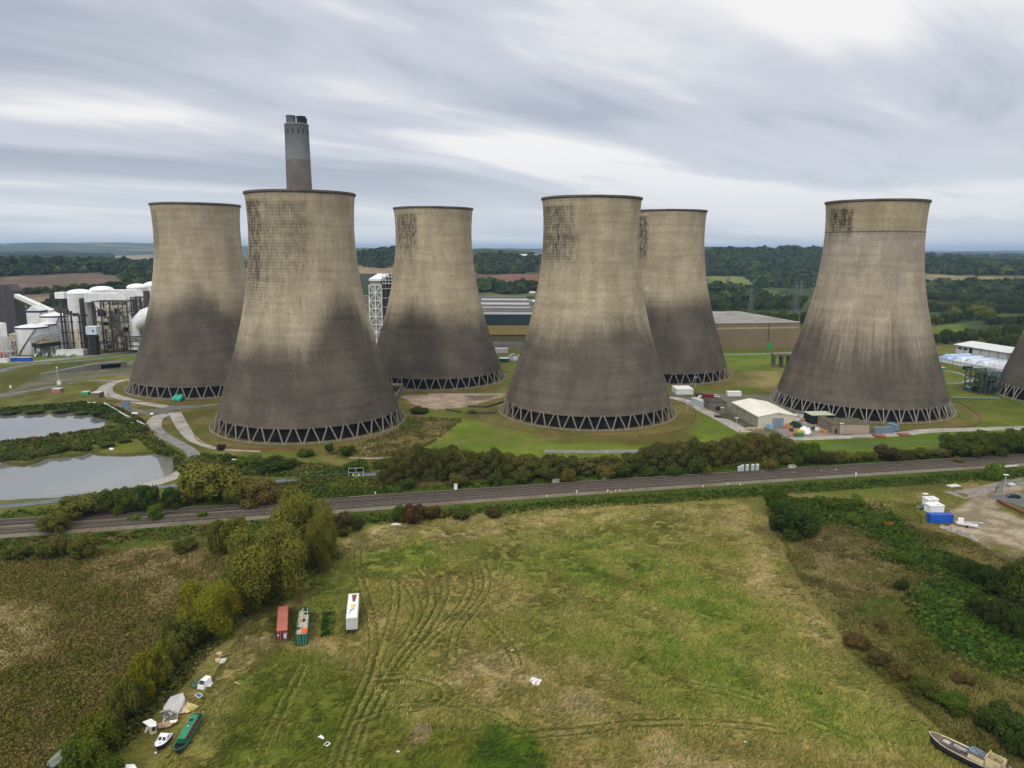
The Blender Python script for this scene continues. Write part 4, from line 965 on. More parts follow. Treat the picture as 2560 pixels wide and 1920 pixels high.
# open canopy shed with hoppers
gp = G(*ZA(560, 1180)); 
t = thing('canopy_shed', 'black open-sided shed with tan hipped roof before the tanks', 'shed', (gp[0], gp[1], 0), math.radians(-24))
z1 = 10.
MB().box(-19, 17, -9, 9, 6.6, z1).build('fascia', mat('shed_black', (.03, .028, .022), .8, .2, .3), t)
MB().add([(-19.5, -9.5, z1), (17.5, -9.5, z1), (17.5, 9.5, z1), (-19.5, 9.5, z1), (-10, 0, z1+3.5), (8, 0, z1+3.5)], [(0, 1, 5, 4), (1, 2, 5), (2, 3, 4, 5), (3, 0, 4), (0, 3, 2, 1)]).build('roof', mat('tan_roof', (.20, .16, .10), .8, .25, .2), t)
mb = MB()
for a in (-18, -9, 0, 8, 16):
    for b_ in (-8, 8): mb.bar((a, b_, 0), (a, b_, 6.6), .7)
mb.build('post', STEEL, t)
for a in (-11, -2, 9):
    o = thing('hopper', 'white round hopper under the black shed, %s' % {-11: 'leftmost', -2: 'middle', 9: 'rightmost'}[a], 'hopper', tuple(Matrix.Rotation(math.radians(-24), 3, 'Z') @ Vector((a, -4, 0))+Vector((gp[0], gp[1], 0))), 0, 'hoppers under the black shed')
    MB().lathe([(0, 1.2), (2.2, 1.8), (3.2, 4), (2.6, 6)], 20).build('bowl', WHITER, o); MB().lathe([(1.6, 0), (1.6, 1.5)], 12).build('stand', STEEL, o)
# low white bund walls, brown block, blue containers and clutter
def blk(name, lab, cat, x, y, w_, d_, h, m, rz=0., group=None, roof=None, door=None, z=0.):
    t = thing(name, lab, cat, (x, y, z), rz, group); MB().box(-w_/2, w_/2, 0, d_, 0, h).build('body', m, t)
    MB().box(-w_/2-.15, w_/2+.15, -.15, d_+.15, h, h+.18).build('roof', roof or LGREY, t)
    if door: MB().box(-w_*.12, w_*.12, -.06, .02, .1, min(h*.8, 2.6 if door is True else door)).build('door', DARK, t)
    return t
def blkp(name, lab, cat, z, X0, Yb, X1, Yt, d_, m, **k):
    a = G(*z(X0, Yb)); b = G(*z(X1, Yb)); h = px(z, X0, Yt, a[1])[1]
    return blk(name, lab, cat, (a[0]+b[0])/2, (a[1]+b[1])/2, math.dist(a, b), d_, h, m, rz=math.atan2(b[1]-a[1], b[0]-a[0]), **k)
blkp('bund_wall', 'long low white bund wall before the pipes', 'wall', ZA, 820, 1215, 1010, 1140, 6, WHITE)
blkp('bund_wall', 'low white bund wall right of the longer one', 'wall', ZA, 1010, 1215, 1210, 1138, 8, WHITE)
blkp('plant_building', 'low dark brown block under the white elbow duct', 'building', ZA, 1835, 1125, 2040, 965, 20, BROWNC, roof=mat('pinkish_roof', (.25, .19, .16)))
for i, (X0, X1) in enumerate(((140, 225), (240, 320), (322, 445))): blkp('blue_container', 'blue container on the plant road, %s' % ('left of the other two', 'in the middle', 'longest, on the right')[i], 'container', ZA, X0, 1305, X1, 1245, 3, BLUEP, group='blue containers on the plant road')
blkp('site_cabin', 'white flat cabin at the left edge beside the blue containers', 'cabin', ZA, -20, 1320, 108, 1268, 4, WHITE)
blkp('kiosk', 'tall white cabinet beside the dark riser pipes', 'cabinet', ZA, 832, 1130, 900, 938, 5, WHITER)
blkp('yellow_plant', 'stained yellow process unit below the wide tank', 'machine', ZA, 145, 1060, 290, 905, 8, mat('yellow_stain', (.40, .33, .18), .8, .4, .2, dirt=(.1, .08, .04)))
p = G(*ZA(60, 1240)); t = thing('red_tank', 'small red drum tank at the left edge of the plant', 'tank', (p[0], p[1], 0)); MB().tube([(-2.2, 0, 2.4), (2.2, 0, 2.4)], 2.2, 14).build('drum', mat('red', (.40, .02, .02)), t); MB().box(-1.6, 1.6, -.5, .5, 0, .6).build('stand', STEEL, t)
for i, (X_, Y_) in enumerate(((165, 1190), (1225, 1130))):
    p = G(*ZA(X_, Y_)); t = thing('orange_machine', ('small orange telehandler near the red drum', 'small orange telehandler near the white bund wall')[i], 'machine', (p[0], p[1], 0)); MB().box(-1.5, 1.5, -1, 1, .8, 2.6).build('body', ORANGE, t); MB().bar((0, 0, 2), (1.5, 0, 7), .6).build('boom', ORANGE, t)
    mb = MB(); [mb.tube([(a, b_-.2, .6), (a, b_+.2, .6)], .6, 10) for a in (-1, 1) for b_ in (-1, 1)]; mb.build('wheel', BLACK, t)['kind'] = 'stuff'
rnd = random.Random(11)
CL = [GREYM, SKYB, WHITER, STEEL, GREENP, LGREY]
for i in range(26):
    X_ = 470+i*26+rnd.uniform(-8, 8); Y_ = 1180+rnd.uniform(0, 60); p = G(*ZA(X_, Y_)); m = CL[i % 6]
    t = thing('pump_skid', 'small pump skid in the dense row of pipework along the plant road', 'machine', (p[0], p[1], 0), rnd.uniform(0, 3), 'small pump skids along the plant road')
    mb = MB(); mb.box(-1.4, 1.4, -.7, .7, 0, .3); mb.tube([(-1, 0, 1), (1, 0, 1)], .6, 8); mb.tube([(.9, 0, 1), (.9, 0, rnd.uniform(2.5, 4.5))], .18, 6); mb.build('unit', m, t)
t = thing('pipe_bridge', 'grey pipe bridge crossing before the tanks', 'pipe bridge', (0, 0, 0)); a = px(ZA, 445, 950, 604); b = px(ZA, 890, 830, 618)
mb = MB()
for q in (0, 1.2, 2.4): mb.tube([(a[0], 604, a[1]-q), (b[0], 618, b[1]-q)], .5, 6)
mb.build('pipe', GREYM, t)['kind'] = 'stuff'
mb = MB()
for k in (0, .33, .66, 1): mb.bar((a[0]+(b[0]-a[0])*k, 604+14*k, 0), (a[0]+(b[0]-a[0])*k, 604+14*k, a[1]+(b[1]-a[1])*k-2), .6)
mb.build('trestle', GREYM, t)
# concrete culvert / bridge at the foot of tower A
a = G(*Z0(860, 1250)); b = G(*Z0(1135, 1225))
t = thing('concrete_culvert', 'dark concrete culvert with grass top beside the leftmost cooling tower', 'culvert', (a[0], a[1]-6, 0), math.atan2(b[1]-a[1], b[0]-a[0])); W = math.dist(a, b)
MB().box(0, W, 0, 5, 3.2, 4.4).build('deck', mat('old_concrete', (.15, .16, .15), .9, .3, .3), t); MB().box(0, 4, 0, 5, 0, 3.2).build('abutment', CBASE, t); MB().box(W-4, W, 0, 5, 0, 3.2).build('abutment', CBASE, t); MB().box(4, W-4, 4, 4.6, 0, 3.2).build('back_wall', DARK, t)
MB().prism([(-34, 1), (0, 0), (0, 5), (-34, 5)], 0, [0.2, 4.4, 4.4, .2]).build('wing_wall', mat('old_concrete', (.15, .16, .15)), t)
# ------------------------------------------------------------------ centre: boiler end between towers B and C
ZQ = zc(900, 660, 7.54)
Yq = 610.; x0, x1, z0, z1 = span(ZQ, 162, 135, 425, 1400, Yq); zr = px(ZQ, 162, 280, Yq)[1]
t = thing('clad_boiler_tower', 'white capped tower in a white lattice frame between two cooling towers', 'building', (x0, Yq, 0)); W = x1-x0
zw = px(ZQ, 162, 395, Yq)[1]; ze = px(ZQ, 162, 320, Yq)[1]
MB().box(.8, W-.8, 1.5, 40, 0, ze).build('wall', mat('pale_green_cladding', (.30, .32, .27), .7, .1, .15, rib=1.2), t)
MB().prism([(0, 0), (W, 0), (W, 42), (0, 42)], ze, [zr, zr, zr+3, zr+3]).build('cap', WHITER, t)
mb = MB(); n = 9
for k in (0, .5, 1): mb.bar((W*k, 0, 0), (W*k, 0, zw), .55)
for i in range(n+1): mb.bar((-.2, -.02, zw*i/n), (W+.2, -.02, zw*i/n), .5)
for i in range(n):
    for s in (0, 1):
        xa, xb = (W*.5, 0) if s == 0 else (W*.5, W)
        za, zb = (zw*i/n, zw*(i+1)/n)
        if i >= n-3: za, zb = zb, za
        if i % 2: za, zb = zb, za
        mb.bar((xa, -.04, zb), (xb, -.04, za), .38)
mb.build('lattice', WHITER, t)
mb = MB()
for sx, (a, b_) in enumerate(((W+.6, W+8.5), (-7, -.8))):
    for i in range(6):
        h = zw*(.95-i*.13)-(0 if sx == 0 else 6); mb.bar((a, 1, h), (b_, 1, h), .4); 
    for xx in (a, b_): mb.bar((xx, 1, 0), (xx, 1, zw*.95-(0 if sx == 0 else 6)), .4)
mb.build('side_gantry', LGREY, t)
MB().box(W+3.4, W+9, 3, 30, 0, zw+6).build('rear_block', mat('navy_black', (.02, .022, .035)), t)
mb = MB()
for i in range(4): mb.box(W+.3, W+9, 2, 2.5, zw+1+i*2.6, zw+1.5+i*2.6); mb.bar((W+1+i*2.5, 2.2, zw), (W+1+i*2.5, 2.2, zw+10), .35)
mb.build('stair_landing', LGREY, t)
# ------------------------------------------------------------------ turbine hall between C and D
Yh = 690.
def hall():
    a = px(ZTT, -200, 500, Yh); b = px(ZTT, 1400, 500, Yh); t = thing('turbine_hall', 'long turbine hall with dark glazing above a ribbed ochre wall', 'building', (a[0], Yh, 0)); W = b[0]-a[0]
    zs = [px(ZTT, 500, q, Yh)[1] for q in (500, 545, 768, 970, 1110)]
    MB().box(0, W, -.4, 0, zs[1], zs[0]).build('parapet', LGREY, t)
    MB().box(0, W, -.2, 60, zs[2], zs[1]).build('glazing', mat('dark_green_glazing', (.02, .042, .045), .35, .3, .08, rib=3.1), t)
    m = mat('ochre_ribbed', (.26, .195, .075), .8, .18, .3, rib=2.6, dirt=(.15, .11, .05), dirt_amt=.4)
    MB().box(0, W, .2, 60, zs[3], zs[2]).build('upper_wall', m, t)
    MB().box(0, W, 1.4, 60, 0, zs[3]).build('lower_wall', mat('ochre_dark', (.11, .09, .04), .8, .2, .3, rib=2.6), t)
    rz_ = zs[0]-.5
    rm = mat('bitumen_roof', (.085, .078, .075), .9, .2, .05, dirt=(.15, .14, .13), dirt_amt=.4)
    MB().box(0, W, 0, 60, zs[1], rz_).build('roof', rm, t)
    for k, (y0, y1, h) in enumerate(((62, 110, 1.5), (113, 165, 2.5), (168, 235, 3.2))): MB().box(0, W-6*k, y0, y1, 0, rz_+h-2).build('roof_bay', rm, t)
    mb = MB()
    for k, yy in enumerate((61, 112, 166)): mb.box(W*.1, W*.85, yy-.6, yy+.4, rz_-1, rz_+.7+k*.6)
    mb.build('roof_edge', WHITE, t)
hall()
x0, x1, z0, z1 = span(ZTT, 590, 230, 1220, 330, 860)
t = thing('roof_sheds', 'white sawtooth sheds standing beyond the turbine hall roof', 'shed', (x0, 860, 0)); W = x1-x0
MB().box(W*.22, W*.86, 0, 14, 0, z1-3).build('wall', mat('navy_wall', (.02, .03, .07)), t)
mb = MB(); [mb.box(W*k/9+.3, W*(k+1)/9, -6, 12, z1-3, z1-1.5) for k in range(9)]; mb.build('roof', WHITER, t)
mb = MB(); [mb.box(W*(.26+.12*k), W*(.28+.12*k), -.3, 0, 0, z1-3) for k in range(5)]; mb.build('pier', WHITE, t)
x0, x1, z0, z1 = span(ZTT, 190, 120, 1260, 225, 1000)
ribbon('road', [PL(*ZTT(150, 170), 1010)[0:1]+(1000,), PL(*ZTT(700, 170), 1010)[0:1]+(1010,), PL(*ZTT(1300, 170), 1010)[0:1]+(1015,)], 60, mat('coal_yard', (.085, .08, .085), .9, .2, .03), .3, 1)
# low plant in front of the hall
blkp('switch_house', 'low grey flat-roofed annexe in front of the ochre wall', 'building', ZTT, 350, 1260, 990, 1180, 24, mat('render_grey', (.20, .19, .14), .85, .2, .2), roof=mat('slate_roof', (.09, .09, .095)))
blkp('white_van_body', 'white panelled trailer parked before the ochre hall', 'trailer', ZTT, 405, 1350, 660, 1262, 6, WHITE)
blkp('green_cabin', 'teal cabin with pale roof between the centre cooling towers', 'cabin', ZTT, 490, 1540, 680, 1470, 9, mat('teal', (.01, .10, .075)), roof=mat('teal_roof', (.33, .45, .43)))
rnd = random.Random(5)
for i in range(14):
    X_ = rnd.uniform(700, 880); Y_ = rnd.uniform(1380, 1530); p = G(*ZTT(X_, Y_))
    t = thing('scrap_item', 'small grey machine part in the yard between the centre cooling towers', 'scrap', (p[0], p[1], 0), rnd.uniform(0, 3), 'grey machine parts between the centre towers')
    mb = MB(); mb.box(-1.2, 1.2, -.8, .8, 0, rnd.uniform(.6, 2)); mb.tube([(-2, .3, 1), (2, .3, 1.4)], .3, 6); mb.build('part', rnd.choice([LGREY, GREYM, WHITE]), t)
# ------------------------------------------------------------------ ochre warehouse between E and F
a = G(*ZE(0, 1206)); b = G(*ZE(565, 1195)); dx = Vector((b[0]-a[0], b[1]-a[1], 0)); rz = math.atan2(dx.y, dx.x); u = dx.normalized()
L0 = 95.; o = (a[0]-u.x*L0, a[1]-u.y*L0, 0); W = dx.length+L0; h = px(ZE, 565, 1003, b[1])[1]
t = thing('ochre_warehouse', 'long flat-roofed ochre warehouse with a small green door', 'warehouse', o, rz)
OCH = mat('ochre_wall', (.20, .155, .088), .75, .08, .05, rib=1.3)
MB().box(0, W, 0, 118, 0, h*.76).build('wall', OCH, t)
MB().box(0, W, -.12, 118, h*.76, h*.82).build('band', mat('pale_band', (.34, .29, .20)), t)
MB().box(0, W, 0, 118, h*.82, h-.5).build('upper_wall', OCH, t)
MB().box(-.5, W+.5, -.5, 118.5, h-.5, h).build('roof', mat('weathered_roof', (.24, .225, .20), .9, .3, .06, dirt=(.12, .11, .10), dirt_amt=.8), t)
MB().box(0, W+.2, -.55, -.2, h-.4, h+.25).build('roof_edge', LGREY, t)
q = (Vector((*G(*ZE(323, 1195)), 0))-Vector(o)).dot(u); q2 = (Vector((*G(*ZE(360, 1195)), 0))-Vector(o)).dot(u)
MB().box(q, q2, -.3, 0, 0, h*.22).build('door', mat('vivid_green', (.02, .30, .06)), t)
MB().box(q+.5, q+1.2, -.35, 0, h*.25, h*.95).build('downpipe', STEEL, t)
# concrete intake structure
p = G(*ZE(455, 1335)); t = thing('intake_structure', 'weathered concrete intake frame left of the seamed cooling tower', 'structure', (p[0], p[1], 0))
MB().box(-7, 7, 0, 8, 8.5, 10).build('deck', mat('mossy_concrete', (.11, .11, .07), .9, .4, .4), t)
mb = MB(); [mb.box(a-.6, a+.6, 0, 7, 0, 8.5) for a in (-6, 0, 5.6)]; mb.build('pier', mat('mossy_concrete', (.11, .11, .07)), t)
mb = MB(); [mb.bar((a, 0, 10), (a, 0, 11.3), .15) for a in range(-7, 8, 2)]; mb.bar((-7, 0, 11.3), (7, 0, 11.3), .15); mb.build('railing', LGREY, t)
# ------------------------------------------------------------------ white warehouse and marquees, far right
c1 = G(*ZG(660, 372)); c2 = G(*ZG(1640, 545)); dx = Vector((c2[0]-c1[0], c2[1]-c1[1], 0)); rz = math.atan2(dx.y, dx.x); W = dx.length; h = 9.5
t = thing('white_warehouse', 'white panelled warehouse with pale roof behind the marquees', 'warehouse', (*c1, 0), rz)
MB().box(0, W, 0, 34, 2.6, h).build('wall', mat('white_panel', (.55, .56, .55), .6, .05, .1, rib=8.5), t); MB().box(0, W, -.05, 34, 0, 2.6).build('plinth', mat('red_brick', (.22, .12, .08)), t)
MB().add([(-2, -1.5, h), (W+2, -1.5, h), (W+2, 35, h), (-2, 35, h), (-2, 17, h+2.6), (W+2, 17, h+2.6)], [(0, 1, 5, 4), (4, 5, 2, 3), (0, 4, 3), (1, 2, 5), (0, 3, 2, 1)]).build('roof', mat('white_sheet_roof', (.56, .59, .57), .6, .08, .05), t)
MB().box(W*.27, W*.33, -.1, .05, .2, h-1).build('doorway', mat('dark_teal', (.01, .03, .03)), t)
for k in (.05, .16): MB().box(W*k, W*k+W*.075, -.12, .05, h-3.4, h-1.6).build('window', GLASS, t)
TENT = mat('marquee_white', (.62, .66, .70), .5, .06, .2); TENTB = mat('marquee_blue', (.36, .47, .66), .5, .15, .15, rib=4)
for i, (X_, Y_, w_, d_, m, lab) in enumerate(((330, 480, 46, 26, TENTB, 'big pale blue marquee beside the seamed cooling tower'), (620, 540, 42, 20, TENT, 'white marquee in the middle of the row'), (900, 590, 30, 18, TENT, 'white marquee with pointed gables near the blue trailer'), (1200, 590, 30, 12, mat('cream_canvas', (.5, .52, .40)), 'cream canvas marquee at the right end of the row'))):
    p = G(*ZG(X_, Y_)); t = thing('marquee', lab, 'marquee', (p[0], p[1], 0), rz, 'marquees beside the white warehouse')
    MB().box(0, w_, 0, d_, 0, 3.2).build('side_wall', TENT, t)
    n = 4; mb = MB()
    for k in range(n):
        x0, x1 = w_*k/n, w_*(k+1)/n; mb.add([(x0, -.4, 3.2), (x1, -.4, 3.2), (x1, d_+.4, 3.2), (x0, d_+.4, 3.2), ((x0+x1)/2, 1.5, 6.8), ((x0+x1)/2, d_-1.5, 6.8)], [(0, 1, 4), (1, 2, 5, 4), (2, 3, 5), (3, 0, 4, 5)])
    mb.build('canopy', m, t)
    mb = MB(); [mb.box(w_*k/12, w_*k/12+.5, -.1, .02, .2, 3) for k in range(12)]; mb.build('opening', GREYM, t)
blkp('blue_lorry_body', 'dark blue and purple lorry body in front of the white warehouse', 'lorry', ZG, 1215, 510, 1335, 425, 5, mat('navy_purple', (.06, .05, .28)))
blkp('green_box_cabin', 'long dark green box beside the marquees', 'container', ZG, 845, 640, 1000, 580, 3, mat('dk_green', (.015, .04, .02)), roof=mat('dk_green', (.015, .04, .02)))
blkp('electric_cabinet', 'dark green cabinet on the lawn between the right cooling towers', 'cabinet', ZG, 918, 1045, 1030, 975, 4, mat('teal', (.01, .10, .075)), roof=mat('teal_roof', (.33, .45, .43)))
blkp('green_kiosk', 'small green kiosk against the seamed cooling tower', 'cabinet', ZG, 400, 652, 472, 600, 3, GREENP)
t, W, zt = frame('pump_house_frame', 'overgrown dark green pump frame left of the cut-off cooling tower', 'steel frame', ZG, 1170, 690, 1500, 1100, G(*ZG(1300, 1105))[1], 16, 4, 3, mat('mossy_green_steel', (.05, .07, .05)), .55)
mb = MB(); rnd = random.Random(8)
for q in range(16): a = rnd.uniform(0, W-4); hh = rnd.uniform(0, zt-4); mb.box(a, a+rnd.uniform(2, 5), 1, rnd.uniform(3, 13), hh, hh+rnd.uniform(1.5, 4))
mb.build('equipment', mat('mossy_grey', (.07, .085, .06), .8, .4, .3), t)['kind'] = 'stuff'
MB().box(W*.7, W*1.05, 2, 10, zt-3, zt-.5).build('blue_tank', SKYB, t)
# green low pipeline fence on lawn
a = G(*ZG(590, 1185)); b = G(*ZG(1500, 1195))
t = thing('pipe_fence', 'long green-grey low pipeline between the right cooling towers', 'pipe', (*a, 0)); MB().tube([(0, 0, .7), (b[0]-a[0], b[1]-a[1], .7)], .5, 8).build('pipe', mat('verdigris', (.13, .21, .17)), t)
mb = MB(); [mb.bar(((b[0]-a[0])*k/12, (b[1]-a[1])*k/12, 0), ((b[0]-a[0])*k/12, (b[1]-a[1])*k/12, .6), .3) for k in range(13)]; mb.build('support', LGREY, t)
# ------------------------------------------------------------------ stores area
def ware():
    A = G(*Z4(1262, 775)); B = G(*Z4(1708, 768)); Cc = G(*Z4(908, 600)); u = Vector((B[0]-A[0], B[1]-A[1], 0)); W = u.length; rz = math.atan2(u.y, u.x)
    v = Vector((Cc[0]-A[0], Cc[1]-A[1], 0)); L = v.length; h = 5.7; hr = 7.6
    t = thing('cream_warehouse', 'cream metal warehouse with pale roof and blue-grey roller door', 'warehouse', (*A, 0), rz)
    sk = v.dot(u.normalized()); dp = math.sqrt(max(1, L*L-sk*sk))
    MB().prism([(0, 0), (W, 0), (W, dp), (0, dp)], 0, h).build('wall', [CREAM], t)
    MB().add([(0, -.02, h), (W, -.02, h), (W/2, -.02, hr)], [(0, 1, 2)]).build('gable', CREAM, t)
    MB().add([(-.4, -.4, h-.12), (W/2, -.4, hr), (W/2, dp+.4, hr), (-.4, dp+.4, h-.12), (W+.4, -.4, h-.12), (W+.4, dp+.4, h-.12), (-.4, -.4, h-.4), (W/2, -.4, hr-.28), (W+.4, -.4, h-.4), (-.4, dp+.4, h-.4), (W/2, dp+.4, hr-.28), (W+.4, dp+.4, h-.4)],
      [(0, 1, 2, 3), (1, 4, 5, 2), (0, 6, 7, 1), (1, 7, 8, 4), (3, 2, 10, 9), (2, 5, 11, 10), (0, 3, 9, 6), (4, 8, 11, 5)]).build('roof', CREAMR, t)
    d = MB().box(W*.37, W*.66, -.12, .03, 0, 4.6).build('roller_door', mat('blue_grey_door', (.20, .26, .31), .5, .08, .5, rib=.35, ribax=2), t)
    MB().box(W*.52, W*.56, -.2, -.02, 6.1, 6.4).build('lamp', STEEL, t)
    mb = MB(); [mb.box(-.08, .03, dp*k-.06, dp*k+.06, 0, h) for k in (.25, .5, .75)]; mb.build('downpipe', STEEL, t)
    return A, B, rz
WA, WB, wrz = ware()
def hut(name, lab, cat, z, X0, Yb, X1, Yt, d_, m, rm, **k): return blkp(name, lab, cat, z, X0, Yb, X1, Yt, d_, m, roof=rm, **k)
hut('white_store', 'small white flat-roofed building at the foot of the half-hidden tower', 'building', Z4, 325, 398, 520, 338, 12, WHITE, WHITER)
a = G(*Z4(625, 538)); t = blk('portable_cabin', 'pale blue portable cabin by the concrete road', 'cabin', a[0]+1.2, a[1]+.3, 3.4, 12, 2.9, mat('cabin_pale_blue', (.40, .52, .56), .5, .08, .4), math.radians(16), roof=mat('cream_cabin_roof', (.50, .50, .42)))
MB().box(-.5, .8, -.08, .02, 1.1, 2.1).build('window', GLASS, t)
hut('brown_workshop', 'low brown block with dark moss roof behind the cream warehouse', 'building', Z4, 700, 580, 905, 492, 12, mat('brown_render', (.15, .125, .095), .85, .2, .3), mat('dark_felt', (.05, .05, .045), .9, .3, .2), door=2.2)
hut('maroon_container', 'maroon container parked beyond the pale blue cabin', 'container', Z4, 640, 440, 758, 402, 3, REDP, REDP)
blkp('white_tanker_body', 'white rounded container unit beyond the brown workshop', 'container', Z4, 922, 418, 1075, 372, 4, WHITER, roof=WHITER)
hut('pitched_shed', 'small dark shed between the maroon container and workshop', 'shed', Z4, 560, 425, 640, 392, 4, STEEL, STEEL)
# flat-roofed stores right
hut('buff_building', 'long buff brick building with mossy flat roof by the road', 'building', Z5, 5, 850, 425, 742, 13, BUFF, MOSS)
hut('lean_to_store', 'pale green roofed lean-to joined to the brown brick store', 'building', Z4, 2120, 850, 2205, 742, 17, mat('brown_brick', (.22, .165, .12), .85, .2, 1.), MOSS, door=2.4)
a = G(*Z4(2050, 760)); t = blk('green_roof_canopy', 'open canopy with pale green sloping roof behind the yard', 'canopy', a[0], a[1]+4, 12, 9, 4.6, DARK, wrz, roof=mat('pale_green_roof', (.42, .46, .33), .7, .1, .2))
def contnr(name, lab, cat, x, y, L, rz, m, doorm=None, z0=0., W=2.44, H=2.6, roofm=None, group=None, openb=False):
    """shipping container, long axis local +y, doors at y=0"""
    t = thing(name, lab, cat, (x, y, z0), rz, group); 
    if openb:
        mb = MB(); mb.box(-W/2, -W/2+.08, 0, L, .15, H); mb.box(W/2-.08, W/2, 0, L, .15, H); mb.box(-W/2+.08, W/2-.08, 0, .08, .15, H); mb.box(-W/2+.08, W/2-.08, L-.08, L, .15, H); mb.build('body', m, t); MB().box(-W/2+.08, W/2-.08, .08, L-.08, .1, .3).build('floor', TIMBER, t)
    else: MB().box(-W/2, W/2, .05, L, .15, H-.02).build('body', m, t); MB().box(-W/2+.06, W/2-.06, .1, L-.06, H-.02, H+.03).build('roof', roofm or m, t)
    mb = MB()
    for sx in (-1, 1):
        for yy in (.05, L): mb.bar((sx*(W/2-.05), yy-.02*(1 if yy < 1 else -1), 0), (sx*(W/2-.05), yy-.02*(1 if yy < 1 else -1), H+.05), .16)
        mb.bar((sx*(W/2-.02), 0, H), (sx*(W/2-.02), L, H), .13); mb.bar((sx*(W/2-.04), 0, .1), (sx*(W/2-.04), L, .1), .16)
    mb.bar((-W/2, 0, H), (W/2, 0, H), .13); mb.bar((-W/2, L, H), (W/2, L, H), .13); mb.build('corner_frame', m, t)
    for sx in (-1, 1):
        d = MB().box(min(sx*.03, sx*W*.46), max(sx*.03, sx*W*.46), -.03, .04, .2, H-.12).build('door', doorm or m, t)
        mb = MB(); [mb.bar((sx*W*q, -.07, .22), (sx*W*q, -.07, H-.15), .05) for q in (.14, .34)]; mb.build('lock_rod', SILVER, d)
    return t
p = G(*Z5(480, 846)); q = G(*Z5(698, 838))
contnr('grey_blue_container', 'grey-blue container end-on to the road past the buff building', 'container', q[0], q[1], math.dist(p, q), math.atan2(q[1]-p[1], q[0]-p[0])+math.pi/2, mat('grey_blue', (.15, .20, .25), .5, .1, .4, rib=.5, ribax=1), None, W=2.6, H=3)
p = G(*Z5(752, 822)); contnr('small_blue_container', 'short pale blue container right of the grey-blue one', 'container', p[0], p[1], 6, math.radians(15), mat('soft_blue', (.13, .26, .34), .5, .1, .4, rib=.5, ribax=1), H=3)
for i, (X_, Y_) in enumerate(((542, 884), (832, 870))):
    p = G(*Z5(X_, Y_)); t = thing('steel_plate', 'rusty red steel plate on the road edge, %s' % ('left of the two', 'right of the two')[i], 'plate', (p[0], p[1], .0), 0, 'rusty plates on the road'); MB().box(-2.6, 2.6, -2.2, 2.2, .16, .8).build('slab', mat('red_slab', (.22, .085, .06), .85, .3, .5), t)
# ------------------------------------------------------------------ trees
rng = np.random.default_rng(7)
def quad_cloud(P, Nn, size, rs, asp=1.):
    """one small leaf-clump quad per point, roughly facing Nn"""
    n = len(P); a = rs.normal(size=(n, 3)); nn = Nn+.55*a; nn /= np.linalg.norm(nn, axis=1, keepdims=True)+1e-9
    t = rs.normal(size=(n, 3)); u = np.cross(nn, t); u /= np.linalg.norm(u, axis=1, keepdims=True)+1e-9; v = np.cross(nn, u)
    s = size*(.6+.8*rs.random((n, 1))); u = u*s; v = v*s*asp
    k = .75+.5*rs.random((n, 4, 1))
    return np.stack([P-u-v*.6, P+u*.7-v, P+u+v*.6, P-u*.7+v], 1)
def lobes(kind, rs):
    L = []
    if kind in ('willow', 'broad'):
        n = 15 if kind == 'willow' else 12
        L.append((np.array([0, 0, .52]), .56, .40))
        for i in range(n):
            a = i*2.4+rs.random()*.8; h = .25+.62*((i+.5)/n)+rs.normal()*.04; q = (.62*math.sqrt(max(.05, 1-((h-.45)/.62)**2)))
            r = .24+.14*rs.random(); L.append((np.array([q*math.cos(a), q*math.sin(a), h]), r, r*.72))
        L.append((np.array([.1*rs.normal(), .1*rs.normal(), .82]), .32, .17))
    elif kind == 'tall':
        for i in range(11):
            a = i*2.4; h = .2+.66*(i+.5)/11; q = .5*math.sqrt(max(.05, 1-((h-.4)/.68)**2)); r = .30+.1*rs.random(); L.append((np.array([q*math.cos(a), q*math.sin(a), h]), r, r*.5))
        L.append((np.array([0, 0, .86]), .25, .14)); L.append((np.array([0, 0, .45]), .5, .4))
    else:
        L.append((np.array([0, 0, .4]), .62, .45))
        for i in range(8): a = i*2.4+rs.random(); h = .2+.5*rs.random(); r = .28+.15*rs.random(); L.append((np.array([.6*math.cos(a), .6*math.sin(a), h]), r, r*.9))
    return L
def crown_mesh(kind, n, size, seed, hor=1.):
    rs = np.random.default_rng(seed); L = lobes(kind, rs); vol = np.array([l[1]**2 for l in L]); vol /= vol.sum()
    Ps = []; Ns = []; Cs = []
    for (c, r, rzz), fr in zip(L, vol):
        m = max(8, int(n*fr)); d = rs.normal(size=(m, 3)); d[:, 2] = d[:, 2]*.9+.15; d /= np.linalg.norm(d, axis=1, keepdims=True)
        rad = (.62+.38*rs.random((m, 1))**.5)*(1+.18*rs.normal(size=(m, 1))*(rs.random((m, 1)) < .35))
        bump = 1+.16*np.sin(d[:, :1]*9+seed)*np.cos(d[:, 1:2]*8+2*seed)
        P = c+d*rad*bump*np.array([r, r, rzz]); Ps.append(P); Ns.append(d)
        # each bough its own shade of green, leaves vary a little round it
        tone = .90+.20*rs.random(); g = np.ones((m, 3))*tone; g = g*(1+.06*rs.normal(size=(m, 1))); g[:, 0] *= 1+.10*rs.normal(size=m)+(.12 if rs.random() < .3 else 0)
        Cs.append(np.clip(g, .35, 1.8))
    P = np.concatenate(Ps); Nn = np.concatenate(Ns); Cc = np.concatenate(Cs)
    k = P[:, 2] > .02; P, Nn, Cc = P[k], Nn[k], Cc[k]
    Q = quad_cloud(P, Nn, size, rs); Q[:, :, 2] = P[:, None, 2]+(Q[:, :, 2]-P[:, None, 2])*.55; Q[:, :, 2] = np.maximum(Q[:, :, 2], .0)
    o = quads_obj('crown', Q, Cc, LEAF); me = o.data; bpy.data.objects.remove(o); return me
